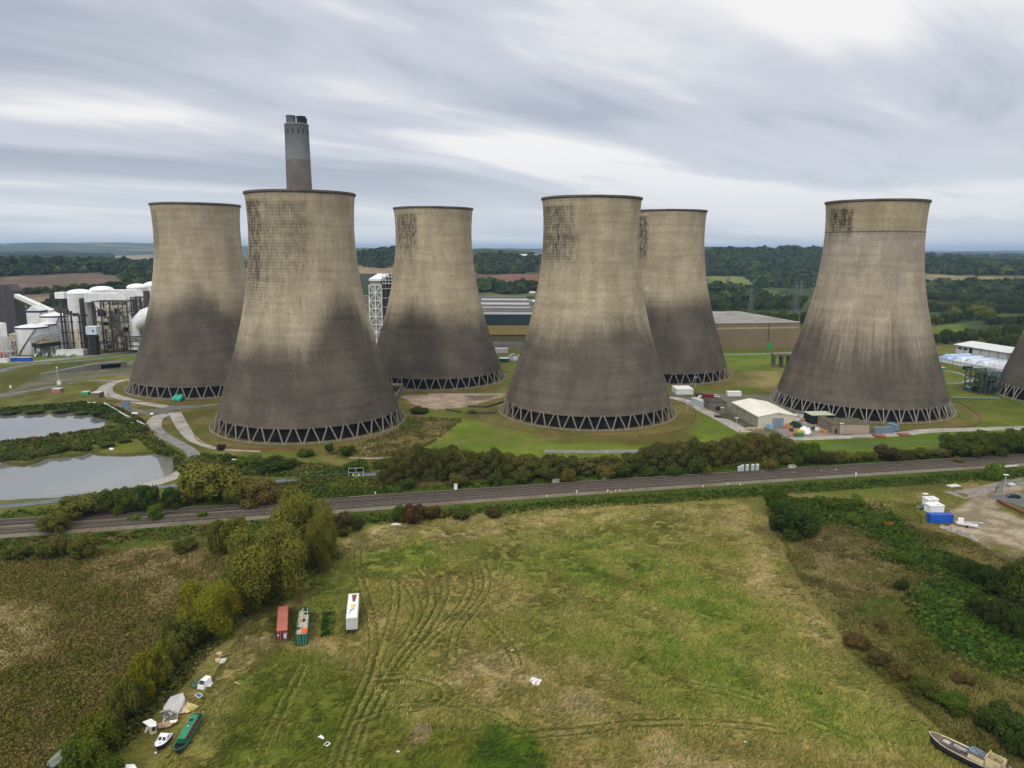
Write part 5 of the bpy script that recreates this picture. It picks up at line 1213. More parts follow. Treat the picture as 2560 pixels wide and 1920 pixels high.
def trunk_mesh(seed, top=.62):
    rs = random.Random(seed); mb = MB(); mb.tube([(0, 0, -.05), (.01, 0, .2), (.0, .02, .42), (.03, 0, top)], [.075, .055, .04, .015], 7)
    for i in range(6):
        a = i*1.1+rs.random(); h = .16+.07*i; mb.tube([(0, 0, h), (.22*math.cos(a), .22*math.sin(a), h+.12), (.45*math.cos(a), .45*math.sin(a), h+.26)], [.035, .022, .008], 5)
    o = mb.build('trunk', BARK); me = o.data; bpy.data.objects.remove(o); return me
CR = {'willow': [crown_mesh('willow', 36000, .0165, 3+i) for i in range(3)], 'broad': [crown_mesh('broad', 9000, .034, 13+i) for i in range(3)],
      'tall': [crown_mesh('tall', 9000, .034, 23+i) for i in range(4)], 'shrub': [crown_mesh('shrub', 2600, .058, 33+i) for i in range(3)],
      'far': [crown_mesh('broad', 520, .13, 43+i) for i in range(3)]}
TK = [trunk_mesh(i) for i in range(3)]
_tc = 0
def tree(kind, x_, y_, h, r, colr, name, label, cat='tree', group=None, base=0.):
    global _tc
    _tc += 1; i = _tc
    t = thing(name, label, cat, (x_, y_, base), (i*2.399) % 6.28, group); t.scale = (r, r, h*.93)
    ms = CR[kind]; o = bpy.data.objects.new('crown', ms[i % len(ms)]); COL.objects.link(o); o.parent = t; o.color = (*colr, 1)
    o.color = (min(1, colr[0]*1.22), min(1, colr[1]*1.16), colr[2]*.72, 1)
    q = bpy.data.objects.new('trunk', TK[i % 3]); COL.objects.link(q); q.parent = t; s = .55 if kind != 'shrub' else .4
    q.scale = (s, s, 1); return t
def treep(kind, X_, Yb, Yt, wd, colr, name, label, cat='tree', group=None, back=.0):
    """tree from its place in the photo (display px): foot, top row and width give metres"""
    p = G(X_*K, Yb*K); d = math.hypot(*p); r = wd*K/2/F*(p[1]*math.cos(PT)+HC*math.sin(PT))
    if back: p = (p[0]*(1+r*back/d), p[1]*(1+r*back/d))
    h = PL(X_*K, Yt*K, p[1])[1]; h = max(1.2, h)
    return tree(kind, p[0], p[1], h, r*1.02, colr, name, label, cat, group)
O1 = (.125, .132, .032); O2 = (.095, .105, .028); O3 = (.060, .075, .018); YG = (.150, .158, .020); GR = (.050, .085, .014); DG = (.028, .050, .012); BR = (.080, .060, .030); OB = (.105, .095, .035); LG = (.075, .125, .018)
treep('willow', 655, 1215, 1062, 155, O1, 'willow_tree', 'tall olive willow at the railway end of the diagonal hedge', back=.1)
treep('willow', 693, 1230, 1105, 80, O1, 'willow_tree', 'narrow olive willow on the field side of the hedge end')
treep('willow', 578, 1305, 1128, 185, O1, 'willow_tree', 'broadest olive willow, second from the railway in the diagonal hedge', back=.1)
treep('willow', 455, 1375, 1255, 140, YG, 'willow_tree', 'round yellow-green willow in the middle of the diagonal hedge', back=.1)
for a in ((508, 1300, 1235, 70, GR, 'dark green bush below the broadest willow'), (545, 1320, 1260, 90, O3, 'dark olive bush under the broadest willow, field side'), (400, 1410, 1335, 95, O3, 'dark olive bush in front of the yellow-green willow'), (372, 1440, 1370, 70, O2, 'small olive bush left of the yellow-green willow'),
          (345, 1480, 1392, 66, (.11, .13, .020), 'yellowish bush next below the yellow-green willow'), (312, 1505, 1405, 66, YG, 'small yellow-green bush beside its darker twin in the hedge'), (268, 1560, 1462, 70, O2, 'olive bush in the lower half of the hedge'), (285, 1535, 1470, 60, O3, 'dark bush touching the ditch in the lower hedge'),
          (222, 1620, 1535, 80, (.09, .115, .016), 'bright olive bush near the wrecked cabin'), (245, 1600, 1550, 56, O3, 'dark bush leaning over the ditch near the wrecked cabin'), (185, 1675, 1590, 96, (.07, .10, .016), 'leafy green bush over the grey tarpaulin in the bottom left corner'), (235, 1690, 1640, 70, GR, 'dark green bush at the bottom edge of the hedge'),
          (478, 1195, 1118, 62, O2, 'olive shrub south of the tracks left of the tall willow'), (512, 1185, 1112, 60, O1, 'pale olive shrub against the left side of the tall willow'), (400, 1190, 1166, 60, O3, 'dark scrub bush below the four tracks'), (180, 1205, 1152, 66, O2, 'rounded olive shrub south of the tracks on the left'), (105, 1205, 1172, 50, O3, 'small dark shrub south of the tracks on the far left'), (130, 1200, 1155, 40, OB, 'little tan-olive shrub on the south bank'), (40, 1205, 1178, 60, O3, 'low dark shrub at the left edge below the tracks'),
          (740, 1150, 1098, 46, (.075, .06, .03), 'reddish-olive shrub on the railway bank right of the willows'), (770, 1145, 1110, 36, O3, 'small dark shrub on the bank right of the willows'),
          (862, 1125, 1085, 40, GR, 'green shrub left of the red-brown one on the bank'), (893, 1130, 1082, 48, (.065, .038, .024), 'red-brown shrub on the railway bank'), (930, 1122, 1090, 45, (.075, .058, .028), 'brown shrub next to the red-brown one'), (955, 1118, 1095, 34, OB, 'tan shrub at the end of the brown row'), (1068, 1118, 1088, 38, (.06, .055, .022), 'lone brown-olive shrub on the bank below the tracks'), (1000, 1122, 1098, 44, O3, 'dark shrub between tan and lone brown-olive ones')):
    treep('broad' if a[3] > 55 else 'shrub', a[0], a[1], a[2], a[3], a[4], 'hedge_bush', a[5], 'bush')
for a in ((455, 1080, 998, 140, O1, 'broad', 'largest olive tree between the ponds and the railway'), (555, 1088, 1030, 105, OB, 'broad', 'olive tree right of the largest one north of the railway'), (510, 1090, 1045, 60, O2, 'broad', 'yellowish tree filling the gap between two olive trees'), (180, 1115, 1066, 105, O2, 'broad', 'wide olive tree south-west of the lower pond'), (250, 1110, 1052, 62, (.065, .085, .02), 'broad', 'green tree by the lower pond, left of the dark pair'), (285, 1108, 1050, 70, (.055, .08, .02), 'broad', 'mid-green tree at the pond, left one of a close pair'), (318, 1104, 1045, 62, (.032, .065, .016), 'broad', 'dark green tree at the pond, right one of a close pair'), (372, 1100, 1048, 48, (.035, .065, .016), 'tall', 'narrow dark green tree where the pale path meets the pond'),
          (358, 1098, 1072, 48, OB, 'shrub', 'tan shrub north of the tracks beside the bright green one'), (335, 1125, 1088, 34, LG, 'broad', 'bright green bush standing between the track pairs'), (437, 1118, 1102, 22, LG, 'shrub', 'small bright bush right of the taller one between the tracks'), (413, 1088, 1068, 26, (.11, .09, .045), 'shrub', 'small tan bush at the foot of the largest olive tree'), (118, 1150, 1106, 68, O2, 'broad', 'round bush standing between the track pairs on the left'), (290, 1124, 1112, 30, LG, 'shrub', 'low bright shrub between the tracks'), (350, 1118, 1110, 10, GR, 'shrub', 'tiny dark shrub on the ballast'), (490, 1000, 975, 26, GR, 'shrub', 'small green shrub right of the ring path'), (478, 972, 958, 22, (.03, .03, .02), 'shrub', 'dark shrub by the curved pale path'),
          (750, 985, 960, 36, GR, 'shrub', 'green shrub below the largest tower'), (660, 985, 968, 40, GR, 'shrub', 'left green shrub below the largest tower'), (712, 975, 957, 20, DG, 'shrub', 'dark shrub near the largest tower railing'), (770, 1018, 995, 60, (.04, .08, .014), 'shrub', 'bright green bramble mound south of the largest tower'), (825, 1010, 990, 46, GR, 'shrub', 'green bramble mound right of the others'), (905, 892, 878, 44, DG, 'shrub', 'dark bush on the bank right of the largest tower'), (600, 1015, 990, 90, DG, 'shrub', 'dark bramble mound by the white pole'), (540, 1010, 985, 70, GR, 'shrub', 'bramble mound left of the white pole')):
    treep(a[5], a[0], a[1], a[2], a[3], a[4], 'tree' if a[5] != 'shrub' else 'shrub', a[6], 'tree' if a[5] != 'shrub' else 'shrub')
ORD = ['first', 'second', 'third', 'fourth', 'fifth', 'sixth', 'seventh', 'eighth', 'ninth', 'tenth', 'eleventh', 'twelfth', 'thirteenth', 'fourteenth', 'fifteenth', 'sixteenth', 'seventeenth', 'eighteenth', 'nineteenth', 'twentieth', 'twenty-first', 'twenty-second', 'twenty-third', 'twenty-fourth', 'twenty-fifth', 'twenty-sixth', 'twenty-seventh', 'twenty-eighth', 'twenty-ninth', 'thirtieth']
rnd = random.Random(21)
BT = [(845, 985, 1053), (872, 962, 1050), (905, 955, 1048), (940, 962, 1046), (972, 960, 1044), (1003, 968, 1044), (1035, 972, 1042), (1068, 965, 1040), (1100, 975, 1038), (1134, 978, 1038), (1168, 985, 1036), (1200, 978, 1034), (1232, 985, 1033), (1266, 988, 1030), (1300, 980, 1030), (1334, 984, 1026), (1368, 978, 1024), (1402, 960, 1022), (1436, 952, 1020), (1470, 948, 1018), (1504, 944, 1016), (1538, 948, 1014), (1570, 940, 1010), (1602, 936, 1003), (1634, 930, 1001), (1664, 934, 1004), (1692, 942, 1003)]
for i, (X_, Yt, Yb) in enumerate(BT):
    c = rnd.choice([(.080, .084, .030), (.070, .078, .026), (.088, .088, .030), (.060, .070, .022)])
    treep('tall', X_+rnd.uniform(-5, 5), Yb-5, Yt, rnd.uniform(58, 76), c, 'belt_tree', 'olive-brown tree in the belt north of the tracks, %s from its left end' % ORD[i], group='trees of the belt north of the tracks', back=.2)
FR = [(880, 1055, 1030, 40), (990, 1050, 1022, 44), (1070, 1046, 1018, 40), (1130, 1042, 1012, 46), (1188, 1040, 1006, 42), (1225, 1040, 1008, 40), (1310, 1033, 1000, 46), (1345, 1031, 1000, 48), (1400, 1028, 1004, 36), (1455, 1027, 1000, 40), (1505, 1022, 985, 44), (1525, 1024, 1005, 30), (1662, 1014, 985, 40)]
for i, (X_, Yb, Yt, w_) in enumerate(FR):
    treep('shrub', X_, Yb, Yt, w_, rnd.choice([(.05, .075, .018), (.042, .07, .016), (.07, .08, .022), (.095, .095, .028)]), 'front_shrub', 'greener bush along the front of the tree belt, %s from the left' % ORD[i], 'shrub', 'greener bushes along the front of the belt')
for i, (X_, Yb, Yt, w_, c) in enumerate(((1742, 1003, 955, 56, GR), (1700, 1003, 985, 40, O3), (1775, 1000, 968, 48, (.04, .045, .018)), (1800, 998, 975, 44, O3), (1835, 996, 972, 50, O2), (1868, 994, 972, 46, O3), (1915, 993, 962, 60, (.045, .038, .026)), (1955, 990, 968, 46, (.05, .055, .02)), (1990, 988, 965, 50, O3), (2030, 987, 968, 44, (.10, .098, .04)), (2062, 984, 935, 76, (.052, .072, .014)), (2105, 984, 930, 84, (.055, .078, .014)), (2150, 982, 932, 70, (.048, .07, .014)), (2190, 978, 928, 76, (.05, .075, .014)), (2225, 975, 926, 70, (.05, .07, .014)))):
    treep('broad' if i > 9 or i == 0 else 'shrub', X_, Yb, Yt, w_, c, 'trackside_tree', '%s tree or bush by the tracks, %s to the right of the belt' % ({0: 'dark green', 6: 'dark brownish'}.get(i, 'leafy green' if i > 9 else 'olive scrub'), ORD[i]), group='trees right of the belt')
for a in ((1672, 1105, 1045, 58, (.055, .09, .016), 'tall bright green bush below the tracks on the right'), (1700, 1115, 1068, 50, (.05, .075, .018), 'green bush right of the tall bright one'), (1716, 1158, 1085, 104, (.030, .058, .014), 'large dark green bush at the field corner'), (1680, 1145, 1100, 40, DG, 'dark bush left of the large dark one at the field corner'), (1738, 1150, 1092, 50, (.035, .06, .014), 'dark bush right side of the large corner bush'), (1790, 1100, 1072, 44, GR, 'green bush below the tracks, middle right'), (1818, 1104, 1074, 46, GR, 'green bush paired with the middle-right one'), (1855, 1095, 1068, 40, LG, 'bright bush north-west of the white containers'), (1770, 1085, 1068, 30, LG, 'small bright bush by the corner'), (1845, 1135, 1110, 40, (.07, .105, .018), 'bright bush below the orange-leaved one'), (1890, 1140, 1112, 40, (.06, .10, .018), 'bright bush beside the orange-leaved one'), (1920, 1140, 1125, 18, (.26, .11, .03), 'small orange-leaved bush among green bramble'),
          (1948, 1220, 1195, 40, GR, 'dark green mound in the bramble strip'), (2020, 1225, 1195, 36, GR, 'dark mound right of the gravel spoil'), (2075, 1240, 1205, 56, DG, 'dark hedge bush left of the hedge gap'), (2120, 1265, 1215, 60, DG, 'dark hedge bush, second'), (2160, 1295, 1225, 76, DG, 'tall dark hedge bush at right'), (2205, 1320, 1200, 90, (.045, .07, .018), 'tallest hedge bush at the right edge'), (2150, 1355, 1290, 60, (.035, .05, .02), 'grey-dark bush in the right bramble'), (2200, 1380, 1310, 76, DG, 'dark bush low at the right edge'), (2110, 1330, 1285, 50, DG, 'dark bramble bush left of the tall hedge'), (1948, 1275, 1250, 34, DG, 'lone dark bush in the rough grass'),
          (2146, 1035, 995, 42, (.075, .13, .016), 'bright green tree beside the tracks near the yard'), (2070, 1000, 985, 24, OB, 'small tan bush by the tracks at right'), (1850, 1400, 1372, 60, BR, 'dark brown thorn bush in the rough grass'), (1905, 1360, 1340, 30, BR, 'small brown thorn bush above the larger one'), (1900, 1435, 1405, 60, (.07, .062, .028), 'second brown thorn bush in the diagonal row'), (1945, 1465, 1435, 60, (.08, .07, .026), 'third thorn bush in the diagonal row'), (1995, 1500, 1460, 64, (.065, .08, .02), 'olive thorn bush, fourth in the diagonal row'), (2060, 1535, 1500, 80, GR, 'green thorn bush, fifth in the diagonal row'), (2160, 1590, 1530, 110, (.035, .06, .014), 'large dark bramble near the wrecked barge'), (2215, 1640, 1580, 90, DG, 'dark bramble right of the wrecked barge'), (2080, 1475, 1455, 50, BR, 'brown patch bush on the right'),
          (1020, 893, 885, 20, OB, 'tiny bush left of the middle front tower'), (1132, 868, 858, 16, GR, 'tiny bush between the centre towers'), (1286, 848, 838, 20, GR, 'small bush by the teal cabin'), (740, 1158, 1140, 30, O2, 'little bush in the grass right of the willows'), (1720, 812, 802, 14, GR, 'tiny bush near the intake frame')):
    treep('broad' if a[3] > 48 else 'shrub', a[0], a[1], a[2], a[3], a[4], 'bush', a[5], 'bush')
# ---- reeds and bramble round the ponds
for i, (X_, Yb, Yt, w_) in enumerate(((20, 895, 880, 60), (75, 893, 877, 70), (130, 892, 872, 60), (175, 896, 880, 50), (210, 900, 872, 46), (245, 905, 878, 50), (290, 915, 890, 60), (305, 935, 905, 60), (20, 990, 962, 80), (80, 985, 955, 80), (130, 975, 945, 70), (180, 972, 945, 70), (230, 965, 940, 60), (118, 945, 922, 34), (270, 955, 935, 50), (50, 955, 935, 50), (340, 960, 945, 36), (365, 980, 960, 40), (385, 1000, 975, 36), (400, 1015, 990, 30))):
    treep('shrub', X_, Yb-(3 if Yb < 920 else 0), Yb-(Yb-Yt)*.5, w_*.62, rnd.choice([(.045, .075, .02), (.055, .08, .024), (.04, .062, .018)]), 'waterside_bush', 'dark green bush on the banks of the ponds, %s counted along the shore' % ORD[i], 'shrub', 'bushes on the banks of the ponds')
# ------------------------------------------------------------------ middle-distance trees, each on its own
def gtree(X_, Yb, w_, h, c, name, lab, grp, kind='far'):
    p = GT(X_*K, Yb*K); d = p[1]; r = w_*K/2/F*d; return tree(kind, p[0], p[1], h, r, c, name, lab, 'tree', grp, float(terr(*p))-.5)
far_c = [(.034, .058, .016), (.040, .070, .018), (.050, .080, .018), (.028, .048, .018), (.065, .085, .020)]
k = 0
def dense(rows, name, lab, grp, kind='far', step=1.):
    i = 0
    for (X0, X1, Y0, Y1, w0, h) in rows:
        nx_ = max(1, int((X1-X0)/(w0*.62)))
        for j in range(nx_+1):
            X_ = X0+(X1-X0)*j/nx_+rnd.uniform(-w0*.2, w0*.2); Yb = Y0+(Y1-Y0)*j/nx_+rnd.uniform(-1.5, 1.5)
            gtree(X_, Yb, w0*rnd.uniform(.8, 1.25), h*rnd.uniform(.75, 1.2), rnd.choice(far_c), name, lab, grp, kind); i += 1
dense([(2012, 2215, 650, 660, 26, 15), (2012, 2215, 672, 680, 30, 16), (2020, 2090, 702, 694, 26, 12), (2130, 2215, 700, 702, 36, 14), (2015, 2100, 745, 738, 30, 13), (2100, 2215, 735, 730, 36, 15), (2140, 2215, 752, 748, 34, 14)], 'woodland_tree', 'dark green broadleaf tree in the wood behind the white warehouse', 'broadleaf trees behind the white warehouse', 'broad')
dense([(1545, 1725, 672, 668, 20, 13), (1560, 1735, 688, 700, 24, 14), (1640, 1740, 655, 652, 20, 12)], 'woodland_tree', 'green tree among the pylons behind the ochre warehouse', 'trees among the pylons behind the ochre warehouse', 'broad')
gtree(2115, 690, 62, 19, (.11, .13, .022), 'round_tree', 'single round yellow-green tree behind the white warehouse', None, 'broad')
gtree(2062, 690, 28, 17, (.14, .16, .02), 'yellow_tree', 'small yellowish tree left of the round yellow-green one', None, 'broad')
dense([(20, 330, 640, 612, 18, 9), (120, 330, 648, 625, 20, 11), (100, 180, 662, 650, 18, 9)], 'slope_tree', 'dark tree on the slope behind the white silos', 'trees on the slope behind the white silos')
for X_, w_ in ((28, 30), (86, 30), (126, 36)): gtree(X_, 590, w_, 34, (.025, .04, .014), 'ridge_tree', 'big dark crown standing up on the left ridge, %s' % {28: 'left', 86: 'middle', 126: 'right'}[X_], 'big crowns on the left ridge', 'broad')
# ------------------------------------------------------------------ far woods: masses nobody could count
def wood(polys, name, sp, h, cs, seed):
    rs = np.random.default_rng(seed); Qs = []; Cs = []
    for P in polys:
        W = [GT(p[0]*K, p[1]*K) for p in P]; wa = np.array(W); n = int(min(5200, max(60, (np.ptp(wa[:, 0])*np.ptp(wa[:, 1]))/(sp*sp))))
        c = rs.random((n, 2))*np.ptp(wa, axis=0)+wa.min(0); ins = inpoly(c[:, 0], c[:, 1], W) > -sp*.3; c = c[ins]
        if not len(c): continue
        zz = terr(c[:, 0], c[:, 1]); k = 26; m = len(c)
        d = rs.normal(size=(m, k, 3)); d[:, :, 2] = np.abs(d[:, :, 2])*.9+.05; d /= np.linalg.norm(d, axis=2, keepdims=True)
        R = sp*(.55+.35*rs.random((m, 1, 1))); H = h*(.55+.6*rs.random((m, 1, 1)))
        P3 = np.concatenate([c[:, None, :]+d[:, :, :2]*R, (zz[:, None, None]+H*.25+d[:, :, 2:]*H*.75)], 2)
        tone = (.7+.6*rs.random((m, 1, 1)))*(.85+.3*rs.random((m, k, 1))); base = np.array(cs)[rs.integers(0, len(cs), m)][:, None, :]
        Qs.append(quad_cloud(P3.reshape(-1, 3), d.reshape(-1, 3), sp*.30, rs)); Cs.append((base*tone).reshape(-1, 3))
    o = quads_obj(name, np.concatenate(Qs), np.concatenate(Cs), SCRUB); tag(o, kind='stuff'); return o
wc = [(.026, .048, .018), (.036, .062, .020), (.052, .074, .020), (.024, .042, .018)]
wood([[(0, 572), (60, 570), (200, 574), (330, 578), (330, 600), (200, 588), (60, 594), (0, 597)], [(250, 585), (330, 585), (330, 625), (290, 615)]], 'ridge_wood', 15, 16, wc, 1)
wood([[(0, 551), (160, 549), (160, 560), (0, 560)], [(140, 554), (235, 553), (235, 560), (150, 560)]], 'far_copse', 26, 16, wc, 2)
wood([[(768, 545), (860, 546), (860, 580), (768, 580)]], 'hill_wood', 17, 17, wc, 3)
wood([[(1028, 560), (1100, 558), (1140, 566), (1140, 588), (1080, 594), (1028, 592)], [(1140, 565), (1172, 563), (1172, 570), (1145, 572)], [(1028, 620), (1172, 630), (1172, 637), (1028, 630)]], 'hill_wood', 16, 16, wc, 4)
wood([[(1526, 548), (1640, 544), (1782, 546), (1782, 578), (1700, 582), (1610, 584), (1600, 594), (1526, 596)], [(1625, 592), (1770, 590), (1770, 606), (1745, 624), (1650, 622)], [(1526, 640), (1560, 632), (1640, 645), (1640, 652), (1526, 660)]], 'hill_wood', 18, 17, wc, 5)
wood([[(1998, 548), (2060, 546), (2215, 550), (2215, 560), (1998, 562)], [(1998, 568), (2215, 572), (2215, 595), (1998, 590)], [(2000, 618), (2215, 622), (2215, 637), (2000, 627)], [(2010, 642), (2215, 648), (2215, 652), (2010, 646)]], 'hill_wood', 18, 15, wc, 6)
# ------------------------------------------------------------------ ground vegetation (nobody could count it)
from_near = np.where((y > 90) & (y < 470) & (np.abs(x) < 330))[0]
ix_ = np.searchsorted
def gsample(px_, py_):
    i = np.clip(np.searchsorted(gx, px_), 1, len(gx)-1); j = np.clip(np.searchsorted(gy, py_), 1, len(gy)-1); k = j*len(gx)+i
    return col[k], z[k], rgh[k]
def scrub(name, polys, n, size, hgt, k, seed, tint=(1, 1, 1), vary=.35, green=.35, cell=9., thr=.0, qs=.42):
    rs = np.random.default_rng(seed); Qs = []; Cs = []
    for P in polys:
        wa = np.array(P); c = rs.random((n, 2))*np.ptp(wa, axis=0)+wa.min(0); c = c[inpoly(c[:, 0], c[:, 1], P) > 0]
        c = c[(fbm(c[:, 0]/cell, c[:, 1]/cell, seed+5) > thr) & (dline_pts(c) > 6.5)]
        m = len(c); base, zz, rr = gsample(c[:, 0], c[:, 1]); s = (.45+1.1*rs.random((m, 1))**2)
        big = .6+.9*fbm(c[:, 0]/3., c[:, 1]/3., seed+9)[:, None]; s = s*big
        d = rs.normal(size=(m, k, 3)); d[:, :, 2] = np.abs(d[:, :, 2]); d /= np.linalg.norm(d, axis=2, keepdims=True)
        P3 = np.concatenate([c[:, None, :]+d[:, :, :2]*(size*s)[:, :, None]*1.1, zz[:, None, None]+d[:, :, 2:]*(hgt*s)[:, :, None]], 2)
        hue = rs.random((m, 1)); g = np.where(hue < green, np.array([[.88, 1.12, .78]]), np.where(hue > .85, np.array([[1.28, 1.16, 1.05]]), np.array([[1.05, 1.02, .95]])))
        cc = (base*g*np.array([tint])*(1+vary*rs.normal(size=(m, 1))))[:, None, :]*(.85+.3*rs.random((m, k, 1)))
        Qs.append(quad_cloud(P3.reshape(-1, 3), d.reshape(-1, 3), size*qs, rs)); Cs.append(np.clip(cc, .008, .6).reshape(-1, 3))
    o = quads_obj(name, np.concatenate(Qs), np.concatenate(Cs), SCRUB); return tag(o, kind='stuff')
_rl = np.array(offs(T1, -6)); _rs = np.argsort(_rl[:, 0])
def dline_pts(c): return np.abs(c[:, 1]-np.interp(c[:, 0], _rl[_rs, 0], _rl[_rs, 1]))*.97
LF = gd((-60, 1195), (200, 1190), (478, 1190), (485, 1260), (470, 1330), (400, 1390), (290, 1470), (200, 1560), (60, 1700), (-100, 1700))
scrub('rough_scrub', [LF], 60000, .55, .55, 6, 51, vary=.14, green=.3, qs=.30, tint=(1.4, 1.36, 1.25))
RZ2 = gd((1655, 1110), (1700, 1200), (1760, 1310), (1850, 1420), (1980, 1530), (2080, 1620), (2160, 1700), (2300, 1700), (2300, 1210), (2180, 1200), (2080, 1165), (1990, 1140), (1990, 1090), (1950, 1085), (1700, 1075))
scrub('rough_scrub', [RZ2], 52000, .55, .5, 6, 52, vary=.14, green=.3, qs=.30, thr=.47, cell=6.)
tufts_later = RZ2
scrub('bramble', [gd((1950, 1290), (2050, 1240), (2300, 1300), (2300, 1480), (2180, 1470), (2050, 1420), (1980, 1340)), gd((1870, 1190), (2000, 1180), (2120, 1230), (2300, 1290), (2300, 1330), (2100, 1270), (1960, 1230)), gd((1700, 1080), (1900, 1090), (2010, 1180), (1960, 1200), (1820, 1130), (1700, 1130))], 14000, 1.0, .8, 8, 53, vary=.2, green=.6)
SB = offs(T1, -17)+offs(T1, -26.5)[::-1]; NB_ = offs(T1, 12)+offs(T1, 4.2)[::-1]
clipx = lambda P: [p for p in P if -210 < p[0] < 260]
def scrub_rail():
    rs = np.random.default_rng(5)
    scrub('bank_scrub', [clipx(SB)], 30000, .75, .7, 6, 54, vary=.2, green=.5)
    scrub('bank_scrub', [clipx(NB_)], 16000, .75, .7, 6, 55, vary=.2, green=.5)
scrub_rail()
scrub('bank_scrub', [offs(HEDGE, 5.5)+offs(HEDGE, .8)[::-1], offs(HEDGE, -.8)+offs(HEDGE, -5)[::-1]], 14000, .6, .6, 6, 56, vary=.25, green=.5)
scrub('pond_scrub', [gd((0, 885), (180, 870), (250, 880), (300, 905), (320, 930), (262, 915), (200, 893), (120, 885), (0, 893)), gd((0, 945), (130, 940), (260, 922), (310, 925), (330, 945), (395, 990), (405, 1010), (385, 1018), (378, 985), (330, 975), (300, 945), (200, 960), (60, 995), (0, 990)), gd((385, 1000), (440, 985), (500, 990), (760, 1015), (750, 1035), (520, 1025), (400, 1045)), gd((650, 1040), (870, 1035), (870, 1058), (660, 1075))], 20000, 1.0, .9, 6, 57, vary=.2, green=.6)
scrub('rough_grass', [gd((700, 985), (860, 985), (930, 960), (1000, 905), (880, 900), (860, 930)), gd((470, 1060), (700, 1035), (860, 1030), (860, 1050), (700, 1090), (480, 1105))], 12000, .7, .5, 5, 58, vary=.25, green=.4)
scrub('weed_patch', [gz(ZC, (1165, 520), (1295, 510), (1260, 830), (1125, 840))], 900, .5, .6, 7, 59, vary=.15, green=.6, tint=(.8, 1., .8))
# field grass: tufts leaning with the wind
def tufts(name, P, n, seed, hgt, wd):
    rs = np.random.default_rng(seed); wa = np.array(P); c = rs.random((n, 2))*np.ptp(wa, axis=0)+wa.min(0); c = c[inpoly(c[:, 0], c[:, 1], P) > .5]
    ii = np.clip(np.searchsorted(gx, c[:, 0]), 1, len(gx)-1); jj = np.clip(np.searchsorted(gy, c[:, 1]), 1, len(gy)-1); c = c[trk[jj*len(gx)+ii] < .2]; dens_ = fbm(c[:, 0]/2.2, c[:, 1]/2.2, seed+3); c = c[dens_ > .42]
    m = len(c); base, zz, rr = gsample(c[:, 0], c[:, 1]); a = rs.normal(.5, .5, m)+(fbm(c[:, 0]/7, c[:, 1]/7, seed+8)-.5)*4; L = wd*(.5+rs.random(m))
    u = np.stack([np.cos(a)*L, np.sin(a)*L, np.zeros(m)], 1); v = np.stack([-np.sin(a), np.cos(a), np.zeros(m)], 1)*(.10+.12*rs.random((m, 1)))
    p = np.stack([c[:, 0], c[:, 1], zz+.02], 1); up_ = np.zeros((m, 3)); up_[:, 2] = hgt*(.5+rs.random(m))
    Q = np.stack([p-v, p+v, p+u+v*.5+up_, p+u-v*.5+up_], 1)
    tn = np.where(rs.random((m, 1)) < .55, np.array([[1.35, 1.25, 1.2]]), np.array([[.8, .95, .7]])); cc = base*tn*(1+.2*rs.normal(size=(m, 1)))
    return tag(quads_obj(name, Q, np.clip(cc, .01, .5), SCRUB), kind='stuff')
tufts('field_grass', FIELD, 210000, 61, .28, .75)
tufts('rough_grass', RZ2, 130000, 62, .42, .7)
# ------------------------------------------------------------------ foreground: containers, boats, wrecks
def axis2(n0, n1, f0, f1):
    o = ((n0[0]+n1[0])/2, (n0[1]+n1[1])/2); e = ((f0[0]+f1[0])/2, (f0[1]+f1[1])/2)
    return o, math.dist(o, e), math.atan2(e[1]-o[1], e[0]-o[0])-math.pi/2
def face(name, m, parent, pts): return MB().add(pts, [tuple(range(len(pts)))]).build(name, m, parent)
o, L, rz = axis2(G(*ZC(512, 915)), G(*ZC(662, 900)), G(*ZC(530, 450), 2.6), G(*ZC(660, 445), 2.6))
REDC = mat('container_red', (.22, .035, .035), .6, .15, .4, rib=.5, ribax=1); REDD = mat('container_red_door', (.16, .02, .03), .55, .15, .5)
t = contnr('red_container', 'dull red shipping container with white door labels, left of the green one', 'container', o[0], o[1], 12.2, rz, REDC, REDD, roofm=mat('faded_red_roof', (.42, .14, .095), .75, .12, .2, rib=.6, ribax=1, dirt=(.22, .07, .05), dirt_amt=.5))
mb = MB(); mb.box(-1.05, -.65, -.06, -.045, 1.55, 1.85); mb.box(.35, .6, -.06, -.045, .75, 1.9); mb.box(.66, .92, -.06, -.045, .75, 2.0); mb.box(.92, 1.05, -.06, -.045, 1.7, 2.0); mb.build('door_marking', WHITER, t)
o, L, rz = axis2(G(*ZC(770, 975)), G(*ZC(940, 950)), G(*ZC(820, 495), 2.6), G(*ZC(950, 490), 2.6))
t = contnr('green_open_container', 'open-topped dark green container filled with pale rubbish', 'container', o[0], o[1], 12.2, rz, mat('container_green', (.012, .10, .065), .6, .15, .4, rib=.5), None, W=2.6, H=2.7, openb=True)
M_ = Matrix.Translation((o[0], o[1], 0)) @ Matrix.Rotation(rz, 4, 'Z')
def inc(name, lab, cat, x_, y_, z_, mbf, m, grp=None, r=0.):
    p = M_ @ Vector((x_, y_, z_)); q = thing(name, lab, cat, tuple(p), rz+r, grp); mbf.build(name.split('_')[-1], m, q); return q
inc('rubbish_load', 'heap of pale foam sheets filling the open green container', 'rubbish', 0, 0, .3, MB().prism([(-1.2, .2), (1.2, .2), (1.2, 12), (-1.2, 12)], 0, [1.9, 2.0, 1.8, 2.1]), mat('pale_foam', (.48, .43, .32), .9, .25, .6, dirt=(.2, .17, .12), dirt_amt=.6))
